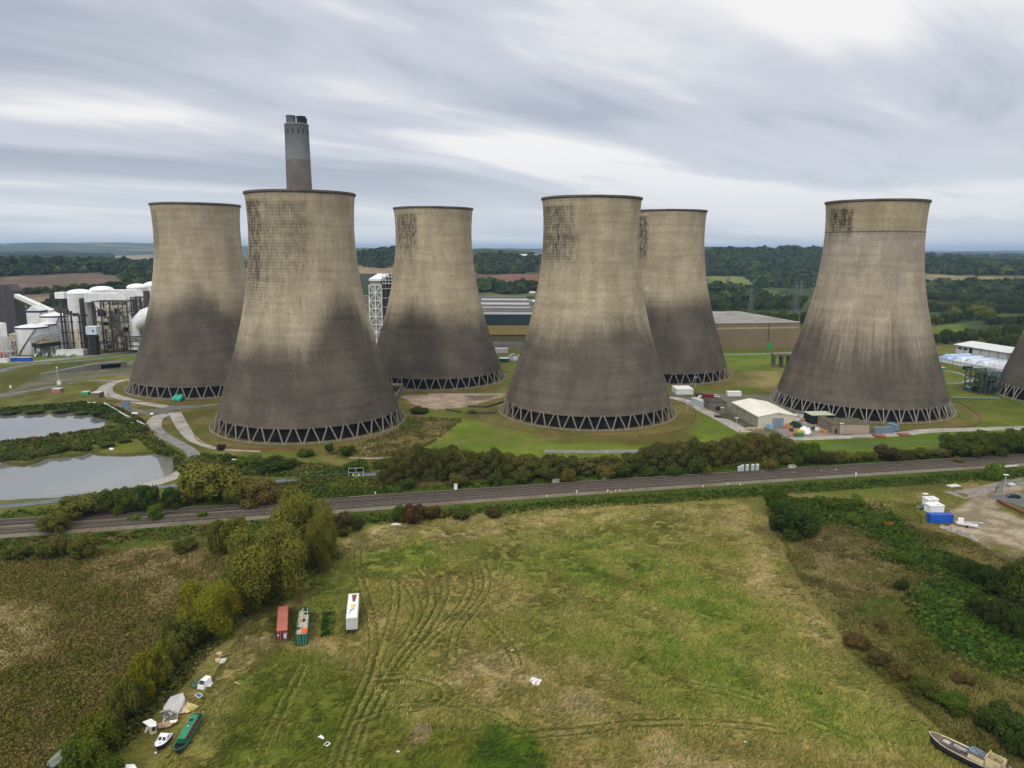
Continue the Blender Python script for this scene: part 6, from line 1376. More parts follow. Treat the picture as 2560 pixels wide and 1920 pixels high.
inc('orange_sheet', 'bright orange sheet lying on the rubbish in the green container', 'sheet', .6, 2.2, 2.36, MB().prism([(-.7, -.8), (.65, -.9), (.75, .9), (.1, 1.1), (-.7, .9)], 0, .12), mat('orange_red', (.72, .10, .025), .7, .1, .5))
for i, (a, b, l, w_, hh) in enumerate(((-.35, 1.5, 11, .12, 2.55), (-.8, 3, 8, .1, 2.5), (.9, 5.5, 6.8, .1, 2.6), (-1.0, 5.5, 6, .14, 2.62), (-.15, 6, 7, .08, 2.5))):
    inc('timber_plank', 'long pale plank laid along the load of the green container, %s of five' % ORD[i], 'plank', a, b, hh, MB().bar((0, 0, 0), (.35 if i % 2 else -.1, l, .15), w_, .08), TIMBER if i % 2 else LGREY, 'planks on the green container')
for i, (a, b) in enumerate(((-.2, 7.3), (.6, 10.6), (-.9, 3.6))): inc('dark_debris', 'dark crumpled scrap on the rubbish load, %s' % ('middle', 'far end', 'near end')[i], 'scrap', a, b, 2.25, MB().prism([(-.6, -.2), (.5, -.35), (.7, .3), (-.3, .5)], 0, [.25, .4, .3, .15]), BLACK, 'dark scraps on the rubbish load')
o, L, rz = axis2(G(*ZC(1478, 810)), G(*ZC(1622, 800)), G(*ZC(1493, 305), 4), G(*ZC(1642, 300), 4))
t = thing('white_trailer', 'white box trailer with a rust stain on its roof standing alone', 'trailer', (*o, 0), rz)
TW = mat('trailer_white', (.70, .71, .70), .5, .05, .3)
MB().box(-1.25, 1.25, 0, 12.6, 1.2, 3.96).build('body', TW, t)
roof_m, nt, b = new('trailer_roof'); tc = N(nt, 'ShaderNodeTexCoord'); sp = N(nt, 'ShaderNodeSeparateXYZ'); nt.links.new(tc.outputs['Object'], sp.inputs[0])
nz = noise(nt, tc.outputs['Object'], 3, 4, .7)
e1 = ma(nt, 'ADD', ma(nt, 'MULTIPLY', ma(nt, 'ABSOLUTE', ma(nt, 'SUBTRACT', sp.outputs[0], .2)), 1.0), ma(nt, 'MULTIPLY', nz, .5)); yy = sp.outputs[1]
mk = ma(nt, 'MULTIPLY', sm(nt, ma(nt, 'SUBTRACT', e1, ma(nt, 'MULTIPLY', ma(nt, 'SUBTRACT', yy, 8.), .09)), .42, .66, 1., 0.), ma(nt, 'MULTIPLY', sm(nt, yy, 8.0, 8.6), sm(nt, yy, 11.8, 12.2, 1., 0.)))
nt.links.new(mixc(nt, mk, (.72, .72, .70), (.15, .045, .02)), b.inputs['Base Color']); b.inputs['Roughness'].default_value = .55
MB().box(-1.22, 1.22, .02, 12.58, 3.96, 4.0).build('roof', roof_m, t)
mb = MB(); [mb.bar((s*1.24, 0, 4.0), (s*1.24, 12.6, 4.0), .1) for s in (-1, 1)]; mb.bar((-1.25, 0, 4), (1.25, 0, 4), .12); mb.build('edge_trim', LGREY, t)
for s in (-1, 1):
    d = MB().box(min(0, s*1.2)+.02, max(0, s*1.2)-.02, -.04, .02, 1.3, 3.85).build('door', mat('door_white', (.55, .56, .56), .5, .08, .4), t); mb = MB(); [mb.bar((s*q, -.08, 1.3), (s*q, -.08, 3.8), .05) for q in (.35, .85)]; mb.build('lock_rod', SILVER, d)
MB().box(-.9, .9, .2, 12, .95, 1.2).build('chassis', BLACK, t)
for yy in (1.4, 2.7, 4.0):
    for s in (-1, 1): q = MB().tube([(s*.85, yy, .5), (s*1.2, yy, .5)], .5, 14).build('wheel', BLACK, t)
MB().box(-1.2, 1.2, -.1, .05, .7, 1.0).build('bumper', STEEL, t)
M_ = Matrix.Translation((o[0], o[1], 0)) @ Matrix.Rotation(rz, 4, 'Z')
inc('yellow_cloth', 'yellow sheet lying on the white trailer roof', 'sheet', .05, 6.0, 4.02, MB().prism([(-.55, -.3), (.1, -.8), (.75, 0), (.5, .75), (-.4, .6)], 0, .08), mat('yellow_sheet', (.68, .52, .12), .8, .15, 1))
for i, q in enumerate((((-.9, 2, .05), (.7, 6.6, .08)), ((-.8, 4.1, .05), (.6, 4.6, .06)), ((-.5, 2.9, .05), (.55, 4.9, .06)))):
    inc('metal_pole', 'thin grey pole lying across the trailer roof, %s' % ('longest', 'crosswise', 'short slanting')[i], 'pole', 0, 0, 4.0, MB().bar(q[0], q[1], .09), GREYM, 'poles on the trailer roof')
# ---- boats
def hull_mesh(stations, h, keel=.35):
    """stations: (y, halfwidth, extra height) bow at y=0"""
    vs = []; fs = []; n = 7
    for (yy, w_, eh) in stations:
        H = h+eh
        for (fx, fz) in ((-1, 1), (-.97, .55), (-.8, .2), (0, .02), (.8, .2), (.97, .55), (1, 1)): vs.append((w_*fx, yy+(1-fz)*(.5 if yy < 1 else 0), H*fz))
    for i in range(len(stations)-1):
        for k in range(n-1): fs.append((i*n+k, (i+1)*n+k, (i+1)*n+k+1, i*n+k+1))
    m = len(stations)-1; fs.append(tuple(m*n+k for k in range(n)))
    return MB().add(vs, fs)
def deck(stations, h, zoff, y0=0, y1=99):
    S = [s for s in stations if y0 <= s[0] <= y1]; P = [(-s[1]*.95, s[0], h+s[2]+zoff) for s in S]+[(s[1]*.95, s[0], h+s[2]+zoff) for s in S[::-1]]
    n = len(S); v = P+[(p[0], p[1], p[2]-.1) for p in P]
    return MB().add(v, [(i, i+1, 2*n-2-i, 2*n-1-i) for i in range(n-1)])
# narrowboat
a = G(*ZB(735, 1520)); b = G(*ZB(1020, 960), 1.0); L = math.dist(a, b); rz = math.atan2(b[1]-a[1], b[0]-a[0])-math.pi/2
t = thing('narrowboat', 'long green narrowboat with red side panels lying in the grass', 'boat', (*a, 0), rz)
ST = [(0, .05, .35), (.4, .45, .28), (1.0, .8, .15), (1.8, 1.02, .03), (3, 1.05, 0), (L-1.4, 1.05, 0), (L-.5, .95, .05), (L, .6, .1)]
HB = mat('narrowboat_hull', (.035, .045, .045), .6, .25, .5, dirt=(.12, .10, .07), dirt_amt=.4); NG = mat('narrowboat_green', (.02, .20, .10), .5, .12, .4, dirt=(.03, .09, .05), dirt_amt=.5); NGD = mat('narrowboat_dark_green', (.015, .10, .055), .5, .15, .4)
hull_mesh(ST, 1.05).build('hull', HB, t); deck(ST, 1.05, -.25).build('deck', BLACK, t)
mb = MB(); S2 = [(s[1], s[0], 1.05+s[2]) for s in ST]
for p, q in zip(S2[:-1], S2[1:]): mb.bar(p, q, .12); mb.bar((-p[0], *p[1:]), (-q[0], *q[1:]), .12)
mb.build('gunwale', NG, t)
y0, y1 = 2.3, L-1.7
MB().add([(-.85, y0, 1.0), (.85, y0, 1.0), (.85, y1, 1.0), (-.85, y1, 1.0), (-.68, y0, 1.95), (.68, y0, 1.95), (.68, y1, 1.95), (-.68, y1, 1.95)], [(0, 1, 5, 4), (1, 2, 6, 5), (2, 3, 7, 6), (3, 0, 4, 7)]).build('cabin', NGD, t)
MB().prism([(-.72, y0-.05), (.72, y0-.05), (.72, y1+.05), (-.72, y1+.05)], 1.95, 2.02).build('cabin_roof', NG, t)
RP_ = mat('red_panel', (.30, .03, .05), .5, .2, .8)
for i in range(6):
    q = y0+.3+(y1-y0-.6)*i/6
    for s in (-1, 1): MB().add([(s*.83, q, 1.2), (s*.83, q+(y1-y0)/6*.75, 1.2), (s*.72, q+(y1-y0)/6*.75, 1.85), (s*.72, q, 1.85)], [(0, 1, 2, 3) if s > 0 else (3, 2, 1, 0)]).build('side_panel', RP_, t)
mb = MB(); [mb.add([(.845, y0+.75+(y1-y0)*i/6, 1.35), (.845, y0+1.15+(y1-y0)*i/6, 1.35), (.80, y0+1.15+(y1-y0)*i/6, 1.65), (.80, y0+.75+(y1-y0)*i/6, 1.65)], [(0, 1, 2, 3)]) for i in range(6)]; mb.build('window', GLASS, t)['kind'] = 'stuff'
MB().box(-.45, .3, y1-1.9, y1-1.2, 2.02, 2.06).build('hatch', BLACK, t); MB().box(-.3, .2, y1-3.1, y1-2.8, 2.02, 2.1).build('roof_vent', BLACK, t); MB().box(-.15, .05, (y0+y1)/2, (y0+y1)/2+.3, 2.02, 2.1).build('mushroom_vent', WHITER, t)
# cruiser
a = G(*ZB(475, 1462)); b = G(*ZB(625, 1210), .9); L = math.dist(a, b); rz = math.atan2(b[1]-a[1], b[0]-a[0])-math.pi/2
t = thing('cabin_cruiser', 'small white cabin cruiser with navy hull beside the narrowboat', 'boat', (*a, 0), rz)
ST = [(0, .06, .25), (.4, .5, .18), (.9, .82, .1), (1.6, 1.02, .02), (2.6, 1.08, 0), (L, .98, 0)]
hull_mesh(ST, .95).build('hull', mat('navy_hull', (.02, .025, .06), .4, .2, .5), t); deck(ST, .95, .02).build('deck', WHITER, t)
MB().add([(-.85, 1.7, .95), (.85, 1.7, .95), (.9, L-.9, .95), (-.9, L-.9, .95), (-.72, 2.3, 1.65), (.72, 2.3, 1.65), (.78, L-1.0, 1.7), (-.78, L-1.0, 1.7)], [(0, 1, 5, 4), (1, 2, 6, 5), (2, 3, 7, 6), (3, 0, 4, 7), (4, 5, 6, 7)]).build('cabin', WHITER, t)
for s in (-1, 1): MB().add([(s*.08, 1.80, 1.1), (s*.72, 1.80, 1.1), (s*.62, 2.2, 1.56), (s*.08, 2.2, 1.56)], [(0, 1, 2, 3) if s > 0 else (3, 2, 1, 0)]).build('windscreen', GLASS, t)
mb = MB(); [mb.add([(s*.905, 2.7, 1.15), (s*.92, L-1.5, 1.15), (s*.84, L-1.5, 1.5), (s*.82, 2.7, 1.5)], [(0, 1, 2, 3) if s > 0 else (3, 2, 1, 0)]) for s in (-1, 1)]; mb.build('side_window', GLASS, t)['kind'] = 'stuff'
MB().box(-.28, .28, 1.0, 1.35, .99, 1.05).build('deck_hatch', mat('grey_hatch', (.3, .3, .36)), t); MB().box(-.8, .8, L-.85, L-.2, .6, .98).build('cockpit', GREYM, t)
mb = MB(); [mb.bar((s*.9, .95, 1.2+.0), (s*1.0, L-.3, 1.25), .04) for s in (-1, 1)]; mb.build('handrail', SILVER, t)
p = G(*ZB(463, 1476)); t = thing('white_fender', 'round white fender on the grass at the bow of the cruiser', 'fender', (*p, 0)); MB().lathe([(0, 0), (.16, .06), (.2, .22), (.14, .38), (0, .42)], 12).build('ball', WHITER, t)
# derelict barge
a = G(*ZR(742, 690), .3); b = G(*ZR(1960, 1290), .3); L = math.dist(a, b); rz = math.atan2(b[1]-a[1], b[0]-a[0])-math.pi/2
t = thing('derelict_barge', 'derelict black barge with cream cabin in the bottom right corner', 'boat', (*a, 0), rz)
ST = [(0, .06, .55), (.5, .55, .42), (1.3, 1.05, .28), (2.4, 1.45, .14), (4, 1.7, .04), (7, 1.8, 0), (L-1, 1.7, .1), (L, 1.4, .2)]
hull_mesh(ST, 1.6).build('hull', mat('barge_hull', (.018, .020, .024), .55, .3, .4, dirt=(.06, .055, .045), dirt_amt=.5), t)
deck(ST, 1.6, -.05).build('deck', mat('barge_deck', (.13, .11, .10), .85, .35, .8), t)
mb = MB(); S2 = [(s[1], s[0], 1.65+s[2]) for s in ST]
for p, q in zip(S2[:-1], S2[1:]): mb.bar(p, q, .14); mb.bar((-p[0], *p[1:]), (-q[0], *q[1:]), .14)
mb.build('gunwale', mat('weathered_cream', (.42, .38, .27)), t)
mb = MB(); mb.bar((-1.15, 2.2, 1.95), (-1.35, 6.3, 1.85), .2, .1); mb.bar((-.75, 1.7, 2.0), (-1.15, 2.3, 1.95), .2, .1); mb.build('cream_trim', mat('cream_trim', (.62, .52, .25)), t)
MB().box(-.9, 1.1, 2.1, 5.6, 1.6, 1.85).build('foredeck_hatch', mat('brown_deck', (.09, .07, .06), .8, .3, .6), t)
MB().box(-.3, .6, 2.4, 3.6, 1.86, 1.98).build('hatch_cover', mat('pinkish_cover', (.40, .33, .32)), t)
MB().box(-.2, .5, 4.2, 6.6, 1.86, 2.1).build('rolled_canvas', mat('grey_canvas', (.30, .28, .28)), t)
MB().add([(-1.35, 6.8, 1.6), (1.25, 6.8, 1.6), (1.3, L-3.4, 1.6), (-1.4, L-3.4, 1.6), (-1.2, 6.8, 2.5), (1.1, 6.8, 2.5), (1.15, L-3.4, 2.5), (-1.2, L-3.4, 2.5)], [(0, 1, 5, 4), (1, 2, 6, 5), (2, 3, 7, 6), (3, 0, 4, 7)]).build('cabin', mat('barge_cream', (.55, .47, .27), .7, .2, .6, dirt=(.2, .15, .09), dirt_amt=.6), t)
MB().box(-1.25, 1.2, 6.6, L-3.3, 2.5, 2.56).build('cabin_roof', mat('grey_felt', (.12, .11, .10), .9, .4, .8), t)
for i in range(4): MB().box(-1.42, -1.2, 7.3+i*1.35, 8.1+i*1.35, 1.85, 2.3).build('window', GLASS, t)
MB().box(.2, .9, 8.0, 9.6, 2.57, 2.7).build('roof_panel', WHITE, t)
mb = MB(); mb.box(-1.3, 1.2, L-3.3, L-3.2, 1.6, 3.4); mb.box(-1.3, -1.2, L-3.3, L-.8, 1.6, 3.1); mb.box(1.1, 1.2, L-3.3, L-.8, 1.6, 3.1); mb.box(-1.3, 1.2, L-.9, L-.8, 1.6, 3.1); mb.build('wheelhouse', mat('barge_cream', (.5, .4, .2)), t)
mb = MB(); mb.box(-.9, .8, L-6, L-4.2, 2.57, 2.8); mb.bar((-.9, L-5.6, 2.9), (1.0, L-4, 3.1), .2, .1); mb.box(.2, 1.1, L-4.8, L-3.6, 2.6, 3.0); mb.build('roof_clutter', mat('slate_blue', (.14, .17, .20), .8, .3, .8), t)
q = Matrix.Translation((a[0], a[1], 0)) @ Matrix.Rotation(rz, 4, 'Z')
p = q @ Vector((-1.5, 6.4, 0)); t = thing('tarpaulin', 'pale blue-grey tarpaulin hanging over the side of the barge', 'tarpaulin', tuple(p), rz)
vs = []; 
for i in range(6):
    for j, (dx, zz) in enumerate(((.8, 2.15), (.2, 2.0), (-.28, 1.75), (-.45, 1.1), (-.55, .5))): vs.append((dx+.06*math.sin(i*2.3+j), (i/5-.5)*(1.7-.25*j)+.2*j*.4, zz+.04*math.cos(i*1.9)))
MB().add(vs, [(i*5+j, i*5+j+1, (i+1)*5+j+1, (i+1)*5+j) for i in range(5) for j in range(4)], True).build('sheet', mat('tarp_blue_grey', (.36, .43, .48), .6, .12, .6), t)
p = q @ Vector((-2.5, 6.1, .1)); t = thing('pole', 'pale pole leaning in the grass by the barge', 'pole', tuple(p), rz); MB().bar((-.2, -1.4, .05), (0, .8, .35), .12).build('shaft', LGREY, t)
# ---- wrecked cabin
def poly3(pts, z0, th=.12):
    n = len(pts); v = [(*G(*ZB(a, b), zz), zz) for a, b, zz in pts]; v2 = [(p[0], p[1], p[2]-th) for p in v]
    return MB().add(v+v2, [tuple(range(n)), tuple(range(2*n-1, n-1, -1))]+[(i, n+i, n+(i+1) % n, (i+1) % n) for i in range(n)])
def wreck(name, part, lab, cat, pts, m, th=.12, grp=None):
    c = G(*ZB(pts[0][0], pts[0][1])); t = thing(name, lab, cat, (*c, 0), 0, grp); poly3(pts, 0, th).build(part, m, t, True); return t
WR = mat('grey_roof_sheet', (.42, .41, .41), .75, .12, .6, dirt=(.25, .24, .22), dirt_amt=.4); FRM = mat('broken_boards', (.52, .42, .24), .85, .3, 1.5, dirt=(.2, .15, .08), dirt_amt=.6)
t = wreck('collapsed_caravan', 'roof', 'collapsed static caravan with sagging grey roof sheet', 'caravan', [(560, 870, .5), (655, 735, 1.5), (815, 680, 1.7), (840, 750, 1.5), (795, 870, 1.0), (755, 940, .6), (640, 900, .4), (570, 915, .35)], WR, .25)
poly3([(800, 760, 1.2), (845, 760, 1.2), (800, 885, .5), (755, 940, .3)], 0, .5).build('end_wall', WHITE, t, True)
poly3([(600, 920, .25), (760, 930, .25), (740, 1060, .2), (560, 1070, .2), (545, 960, .2)], 0, .1).build('floor', mat('rotten_floor', (.12, .115, .085), .9, .6, 1.8), t, True)
mb = MB()
for k_ in range(16):
    a, b_ = rnd.uniform(550, 760), rnd.uniform(930, 1060); p = G(*ZB(a, b_)); e = G(*ZB(a+rnd.uniform(-60, 60), b_+rnd.uniform(-30, 40))); mb.bar((*p, .35), (*e, rnd.uniform(.2, .8)), .09)
mb.build('broken_frame', LGREY, t, True)
wreck('ochre_board', 'panel', 'torn ochre and green panel beside the collapsed caravan', 'panel', [(800, 880, .4), (870, 800, .5), (1015, 855, .4), (960, 910, .3), (850, 930, .3), (800, 950, .3)], FRM, .1)
wreck('yellow_insulation', 'sheet', 'yellow-green insulation strip on the ochre panel', 'sheet', [(870, 870, .62), (935, 840, .62), (985, 870, .56), (920, 905, .5)], mat('yellow_green', (.36, .33, .05)), .08)
wreck('cream_board', 'board', 'small cream board lying below the ochre panel', 'board', [(830, 920, .35), (900, 905, .4), (905, 930, .35), (850, 945, .3)], TIMBER, .08)
t = wreck('broken_bay', 'roof', 'broken white bay section with window at the left of the wreckage', 'wreck', [(290, 1060, 1.9), (400, 1018, 2.1), (470, 1060, 2.1), (472, 1110, 1.9), (390, 1125, 1.9)], WHITE, .15)
poly3([(380, 1130, 1.8), (475, 1105, 1.8), (472, 1195, .3), (400, 1220, .1), (378, 1190, .2)], 0, .2).build('front_wall', mat('bay_cream', (.60, .57, .42)), t, True)
poly3([(415, 1130, 1.75), (455, 1120, 1.75), (455, 1172, .9), (415, 1180, .85)], 0, .05).build('window', GLASS, t, True)
poly3([(345, 1115, 1.5), (378, 1130, 1.5), (335, 1200, .2), (315, 1195, .2)], 0, .1).build('side_wall', LGREY, t, True)
t = wreck('timber_floor_panel', 'panel', 'long brown floor panel between the bay and the narrowboat', 'panel', [(480, 1080, .3), (560, 1060, .4), (735, 1035, .4), (740, 1060, .3), (640, 1120, .2), (500, 1145, .2)], mat('brown_panel', (.33, .22, .13), .85, .3, 1.2), .12)
wreck('fallen_board', 'panel', 'white panel lying on the brown floor panel', 'panel', [(640, 1045, .55), (745, 1030, .55), (725, 1065, .5), (650, 1070, .5)], WHITER, .06)
for i, q_ in enumerate(((520, 960, 640, 900), (760, 940, 740, 1050), (560, 1050, 575, 1140), (640, 1140, 720, 1080), (820, 930, 780, 980), (1480, 560, 1560, 600))):
    p = G(*ZB(q_[0], q_[1])); e = G(*ZB(q_[2], q_[3])); t = thing('broken_beam', 'broken pale beam in the wreckage, %s counted from the caravan roof' % ORD[i], 'beam', (*p, 0), 0, 'broken beams in the wreckage'); MB().bar((0, 0, .3), (e[0]-p[0], e[1]-p[1], .5), .14).build('timber', TIMBER if i % 2 else LGREY, t)
# small white vehicle wreck and window
p = G(*ZB(1040, 640)); t = thing('scrapped_van', 'small white scrapped van cab half in the bramble', 'van', (*p, 0), math.radians(-18))
MB().add([(-.8, 0, 0), (.8, 0, 0), (.8, 2.6, 0), (-.8, 2.6, 0), (-.75, .2, .8), (.75, .2, .8), (.65, .9, 1.45), (-.65, .9, 1.45), (-.65, 2.6, 1.5), (.65, 2.6, 1.5)], [(0, 1, 5, 4), (4, 5, 6, 7), (7, 6, 9, 8), (1, 2, 9, 6), (1, 6, 5), (3, 0, 7, 8), (0, 4, 7), (2, 3, 8, 9)]).build('cab', WHITER, t)
MB().add([(-.65, .27, .88), (.65, .27, .88), (.58, .85, 1.42), (-.58, .85, 1.42)], [(0, 1, 2, 3)]).build('windscreen', GLASS, t)
wreck('grey_sheet', 'sheet', 'flat grey sheet right of the scrapped van', 'sheet', [(1100, 600, .4), (1140, 550, .5), (1210, 555, .4), (1170, 605, .3)], LGREY, .08)
wreck('green_tarpaulin', 'sheet', 'dark green tarpaulin left of the scrapped van', 'tarpaulin', [(920, 590, .3), (985, 490, .8), (1040, 510, .7), (980, 615, .4)], mat('tarp_green', (.06, .10, .06), .7, .4, 1.5), .1)
t = thing('window_frame', 'loose white window frame leaning in the grass below the van', 'window', (*G(*ZB(1020, 740)), 0)); mb = MB()
q_ = [(970, 710, .7), (1030, 685, .8), (1072, 715, .6), (1020, 755, .3)]; v = [Vector((*G(*ZB(a, b_), zz), zz)) for a, b_, zz in q_]
for i in range(4): mb.bar(v[i], v[(i+1) % 4], .1)
mb.build('frame', WHITE, t, True); MB().add(v, [(0, 1, 2, 3)]).build('pane', mat('blue_glass', (.06, .12, .15), .2), t, True)
for i, (nm, lab, pts, m) in enumerate((('beige_box', 'upper beige board in the small pile near the hedge', [(1240, 175, .6), (1270, 150, .7), (1330, 150, .7), (1310, 190, .5)], TIMBER), ('beige_box', 'lower beige board in the small pile near the hedge', [(1230, 240, .4), (1300, 225, .5), (1290, 270, .3), (1240, 282, .3)], TIMBER), ('grey_board', 'light grey board in the small pile near the hedge', [(1310, 240, .4), (1385, 230, .5), (1345, 305, .25), (1285, 295, .25)], LGREY), ('brown_board', 'brown board in the middle of the small pile', [(1250, 200, .45), (1330, 185, .5), (1360, 200, .4), (1280, 225, .4)], mat('brown_board', (.20, .14, .08))))): wreck(nm, 'board', lab, 'board', pts, m, .25, 'boards in the small pile')
# tarpaulin heap at hedge foot, white van roof at bottom edge
ZBL = zc(0, 1600, 5.184)
def wp(z_, pts, th, name, part, lab, cat, m, grp=None):
    v = [(*G(*z_(a, b_), zz), zz) for a, b_, zz in pts]; n = len(v); c = (v[0][0], v[0][1], 0); t = thing(name, lab, cat, c, 0, grp)
    v2 = [(p[0], p[1], p[2]-th) for p in v]; MB().add(v+v2, [tuple(range(n)), tuple(range(2*n-1, n-1, -1))]+[(i, n+i, n+(i+1) % n, (i+1) % n) for i in range(n)]).build(part, m, t, True); return t
wp(ZBL, [(588, 1615, .6), (650, 1540, 1.0), (840, 1365, 1.3), (920, 1355, 1.2), (890, 1440, 1.2), (820, 1540, 1.0), (700, 1640, .7)], .7, 'covered_load', 'cover', 'grey-green tarpaulin covered load half under a bush', 'tarpaulin', mat('grey_green_tarp', (.15, .17, .13), .7, .3, .8, dirt=(.3, .3, .26)))
t = wp(ZBL, [(1590, 1655, 1.5), (1640, 1610, 1.7), (1740, 1608, 1.7), (1770, 1650, 1.5), (1790, 1800, 1.3), (1570, 1800, 1.3)], 1.3, 'white_boat_wreck', 'cabin', 'white boat cabin top cut by the bottom edge of the picture', 'boat', WHITER)
# pieces in the field
wp(ZM, [(1970, 320, .35), (1995, 290, .4), (2070, 315, .4), (2045, 352, .3), (2010, 355, .3)], .3, 'white_mattress', 'body', 'white mattress-like slab alone in the middle of the field', 'mattress', mat('dirty_white', (.62, .60, .57), .8, .15, 1.5))
wp(ZM, [(302, 762, .35), (325, 750, .4), (350, 770, .35), (340, 780, .2), (322, 770, .3)], .2, 'white_board', 'board', 'bent white board, upper of the two in the mown grass', 'board', WHITER, 'white boards in the mown grass')
wp(ZM, [(345, 825, .3), (375, 800, .5), (400, 815, .35), (372, 838, .2)], .1, 'white_board', 'board', 'white board with dark side, lower of the two in the mown grass', 'board', WHITER, 'white boards in the mown grass')
wp(ZM, [(352, 824, .34), (375, 806, .54), (390, 814, .4), (370, 832, .24)], .03, 'black_sheet', 'sheet', 'black sheet lying on the lower white board', 'sheet', BLACK)
for i, (zz, a, b_) in enumerate(((ZM, 933, 884), (ZM, 1525, 282), (ZM, 1835, 82), (ZC, 318, 932))):
    p = G(*zz(a, b_)); t = thing('litter', 'small white scrap lying in the grass %s' % ('near the tan rectangle', 'left of the white mattress', 'far above the mattress', 'left of the red container')[i], 'litter', (*p, 0)); MB().prism([(-.3, -.15), (.25, -.2), (.35, .15), (-.2, .2)], .02, [.2, .25, .12, .15]).build('scrap', WHITER, t)
p = GD(1612, 1604); t = thing('litter', 'small white scrap near the bottom edge right of centre', 'litter', (*p, 0)); MB().prism([(-.35, -.15), (.3, -.1), (.25, .15), (-.3, .2)], .02, .2).build('scrap', WHITER, t)
p = G(*Z2(1695, 1428)); t = thing('white_sack', 'white sheet of rubbish on the bank below the tracks', 'rubbish', (*p, 0)); MB().prism([(-1.6, -.3), (-.5, -.7), (1.4, -.3), (1.7, .3), (0, .6), (-1.3, .4)], .05, [.4, .6, .5, .3, .55, .45]).build('sheet', WHITER, t)
# ------------------------------------------------------------------ trackside equipment
for i, (X_, Yb) in enumerate(((1050, 1288), (1084, 1282), (1140, 1278), (1203, 1276), (1256, 1272))):
    p = G(*Z4(X_, Yb)); t = thing('relay_cabinet', 'grey trackside relay cabinet, %s from the left in the row of five' % ORD[i], 'cabinet', (*p, 0), math.radians(10), 'grey relay cabinets beside the tracks')
    MB().box(-.55, .55, -.35, .35, .1, 2.5 if i else 2.1).build('body', mat('relay_grey', (.46, .52, .52), .5, .08, .4), t); MB().box(-.6, .6, -.4, .4, 2.5 if i else 2.1, 2.62 if i else 2.22).build('roof', WHITER, t); MB().box(-.02, .02, -.38, -.35, .2, 2).build('door_joint', STEEL, t)
p = G(*Z3(136, 1120)); t = thing('white_relay_cabinet', 'tall white cabinet beside the tracks at the left of the belt', 'cabinet', (*p, 0)); MB().box(-.6, .6, -.4, .4, 0, 2.1).build('body', WHITER, t); MB().box(-.65, .65, -.45, .45, 2.1, 2.2).build('roof', LGREY, t)
def rail_platform(z_, X_, Yb, lab, w_=2.6):
    p = G(*z_(X_, Yb)); t = thing('equipment_platform', lab, 'platform', (*p, 0), math.radians(8), 'white railed platforms beside the tracks'); mb = MB()
    for a in (-w_/2, 0, w_/2):
        for b_ in (0, 1.4): mb.bar((a, b_, 0), (a, b_, 1.4), .1)
    for hh in (.8, 1.4):
        for b_ in (0, 1.4): mb.bar((-w_/2, b_, hh), (w_/2, b_, hh), .1)
        for a in (-w_/2, w_/2): mb.bar((a, 0, hh), (a, 1.4, hh), .1)
    mb.build('railing', mat('rail_cream', (.58, .56, .45)), t); MB().box(-w_/2, w_/2, 0, 1.4, .2, .3).build('deck', LGREY, t); MB().box(-.7, -.2, .4, .9, .3, 1.1).build('box', WHITE, t)
for a in ((Z3, 1000, 1062, 'first white railed platform from the left beside the tree belt'), (Z3, 1428, 1034, 'second white railed platform from the left beside the tree belt'), (Z4, 315, 1332, 'white railed platform beside a pale concrete hut'), (Z4, 1420, 1266, 'wide white railed platform right of the five grey cabinets', 4.2), (Z4, 1668, 1256, 'last white railed platform on the right')): rail_platform(*a)
p = G(*Z4(270, 1332)); t = thing('concrete_hut', 'small pale concrete hut by the tracks under the belt', 'hut', (*p, 0)); MB().box(-.9, .7, 0, 1.2, 0, 1.9).build('wall', mat('hut_grey', (.38, .37, .31)), t); MB().box(-1., .8, -.1, 1.3, 1.9, 2.).build('roof', LGREY, t)
for i, (z_, X_, Yb, hh) in enumerate(((Z3, 1102, 1056, 1.6), (Z3, 1782, 1012, 1.6), (Z3, 1448, 1152, 3.2), (Z3, 1476, 1160, 2.0), (Z3, 1515, 1142, 1.4), (Z3, 1556, 1138, 1.4), (Z3, 1645, 1134, 1.5), (Z3, 925, 1190, 1.4), (Z3, 1180, 1165, 4.0), (Z5, 272, 1362, 6.5), (Z5, 42, 1285, 2), (Z2, 1516, 1168, 2.6), (Z4, 634, 1470, 1.2), (Z4, 1062, 1448, 1.2), (Z4, 920, 1440, 1.2), (Z4, 1680, 1312, 1.4), (Z4, 1998, 1292, 1.4), (Z4, 1320, 1302, 1.3))):
    p = G(*z_(X_, Yb)); t = thing('trackside_marker', '%s trackside post on the ballast, %s counted along the line' % ('tall' if hh > 3 else 'short', ORD[i]), 'post', (*p, 0), 0, 'marker posts and boxes along the tracks')
    hh = .35+hh*.33; MB().bar((0, 0, 0), (0, 0, hh*.8), .12).build('post', LGREY, t); MB().box(-.2, .2, -.12, .12, hh*.5, hh).build('head', YELLOW if i == 3 else WHITER, t)
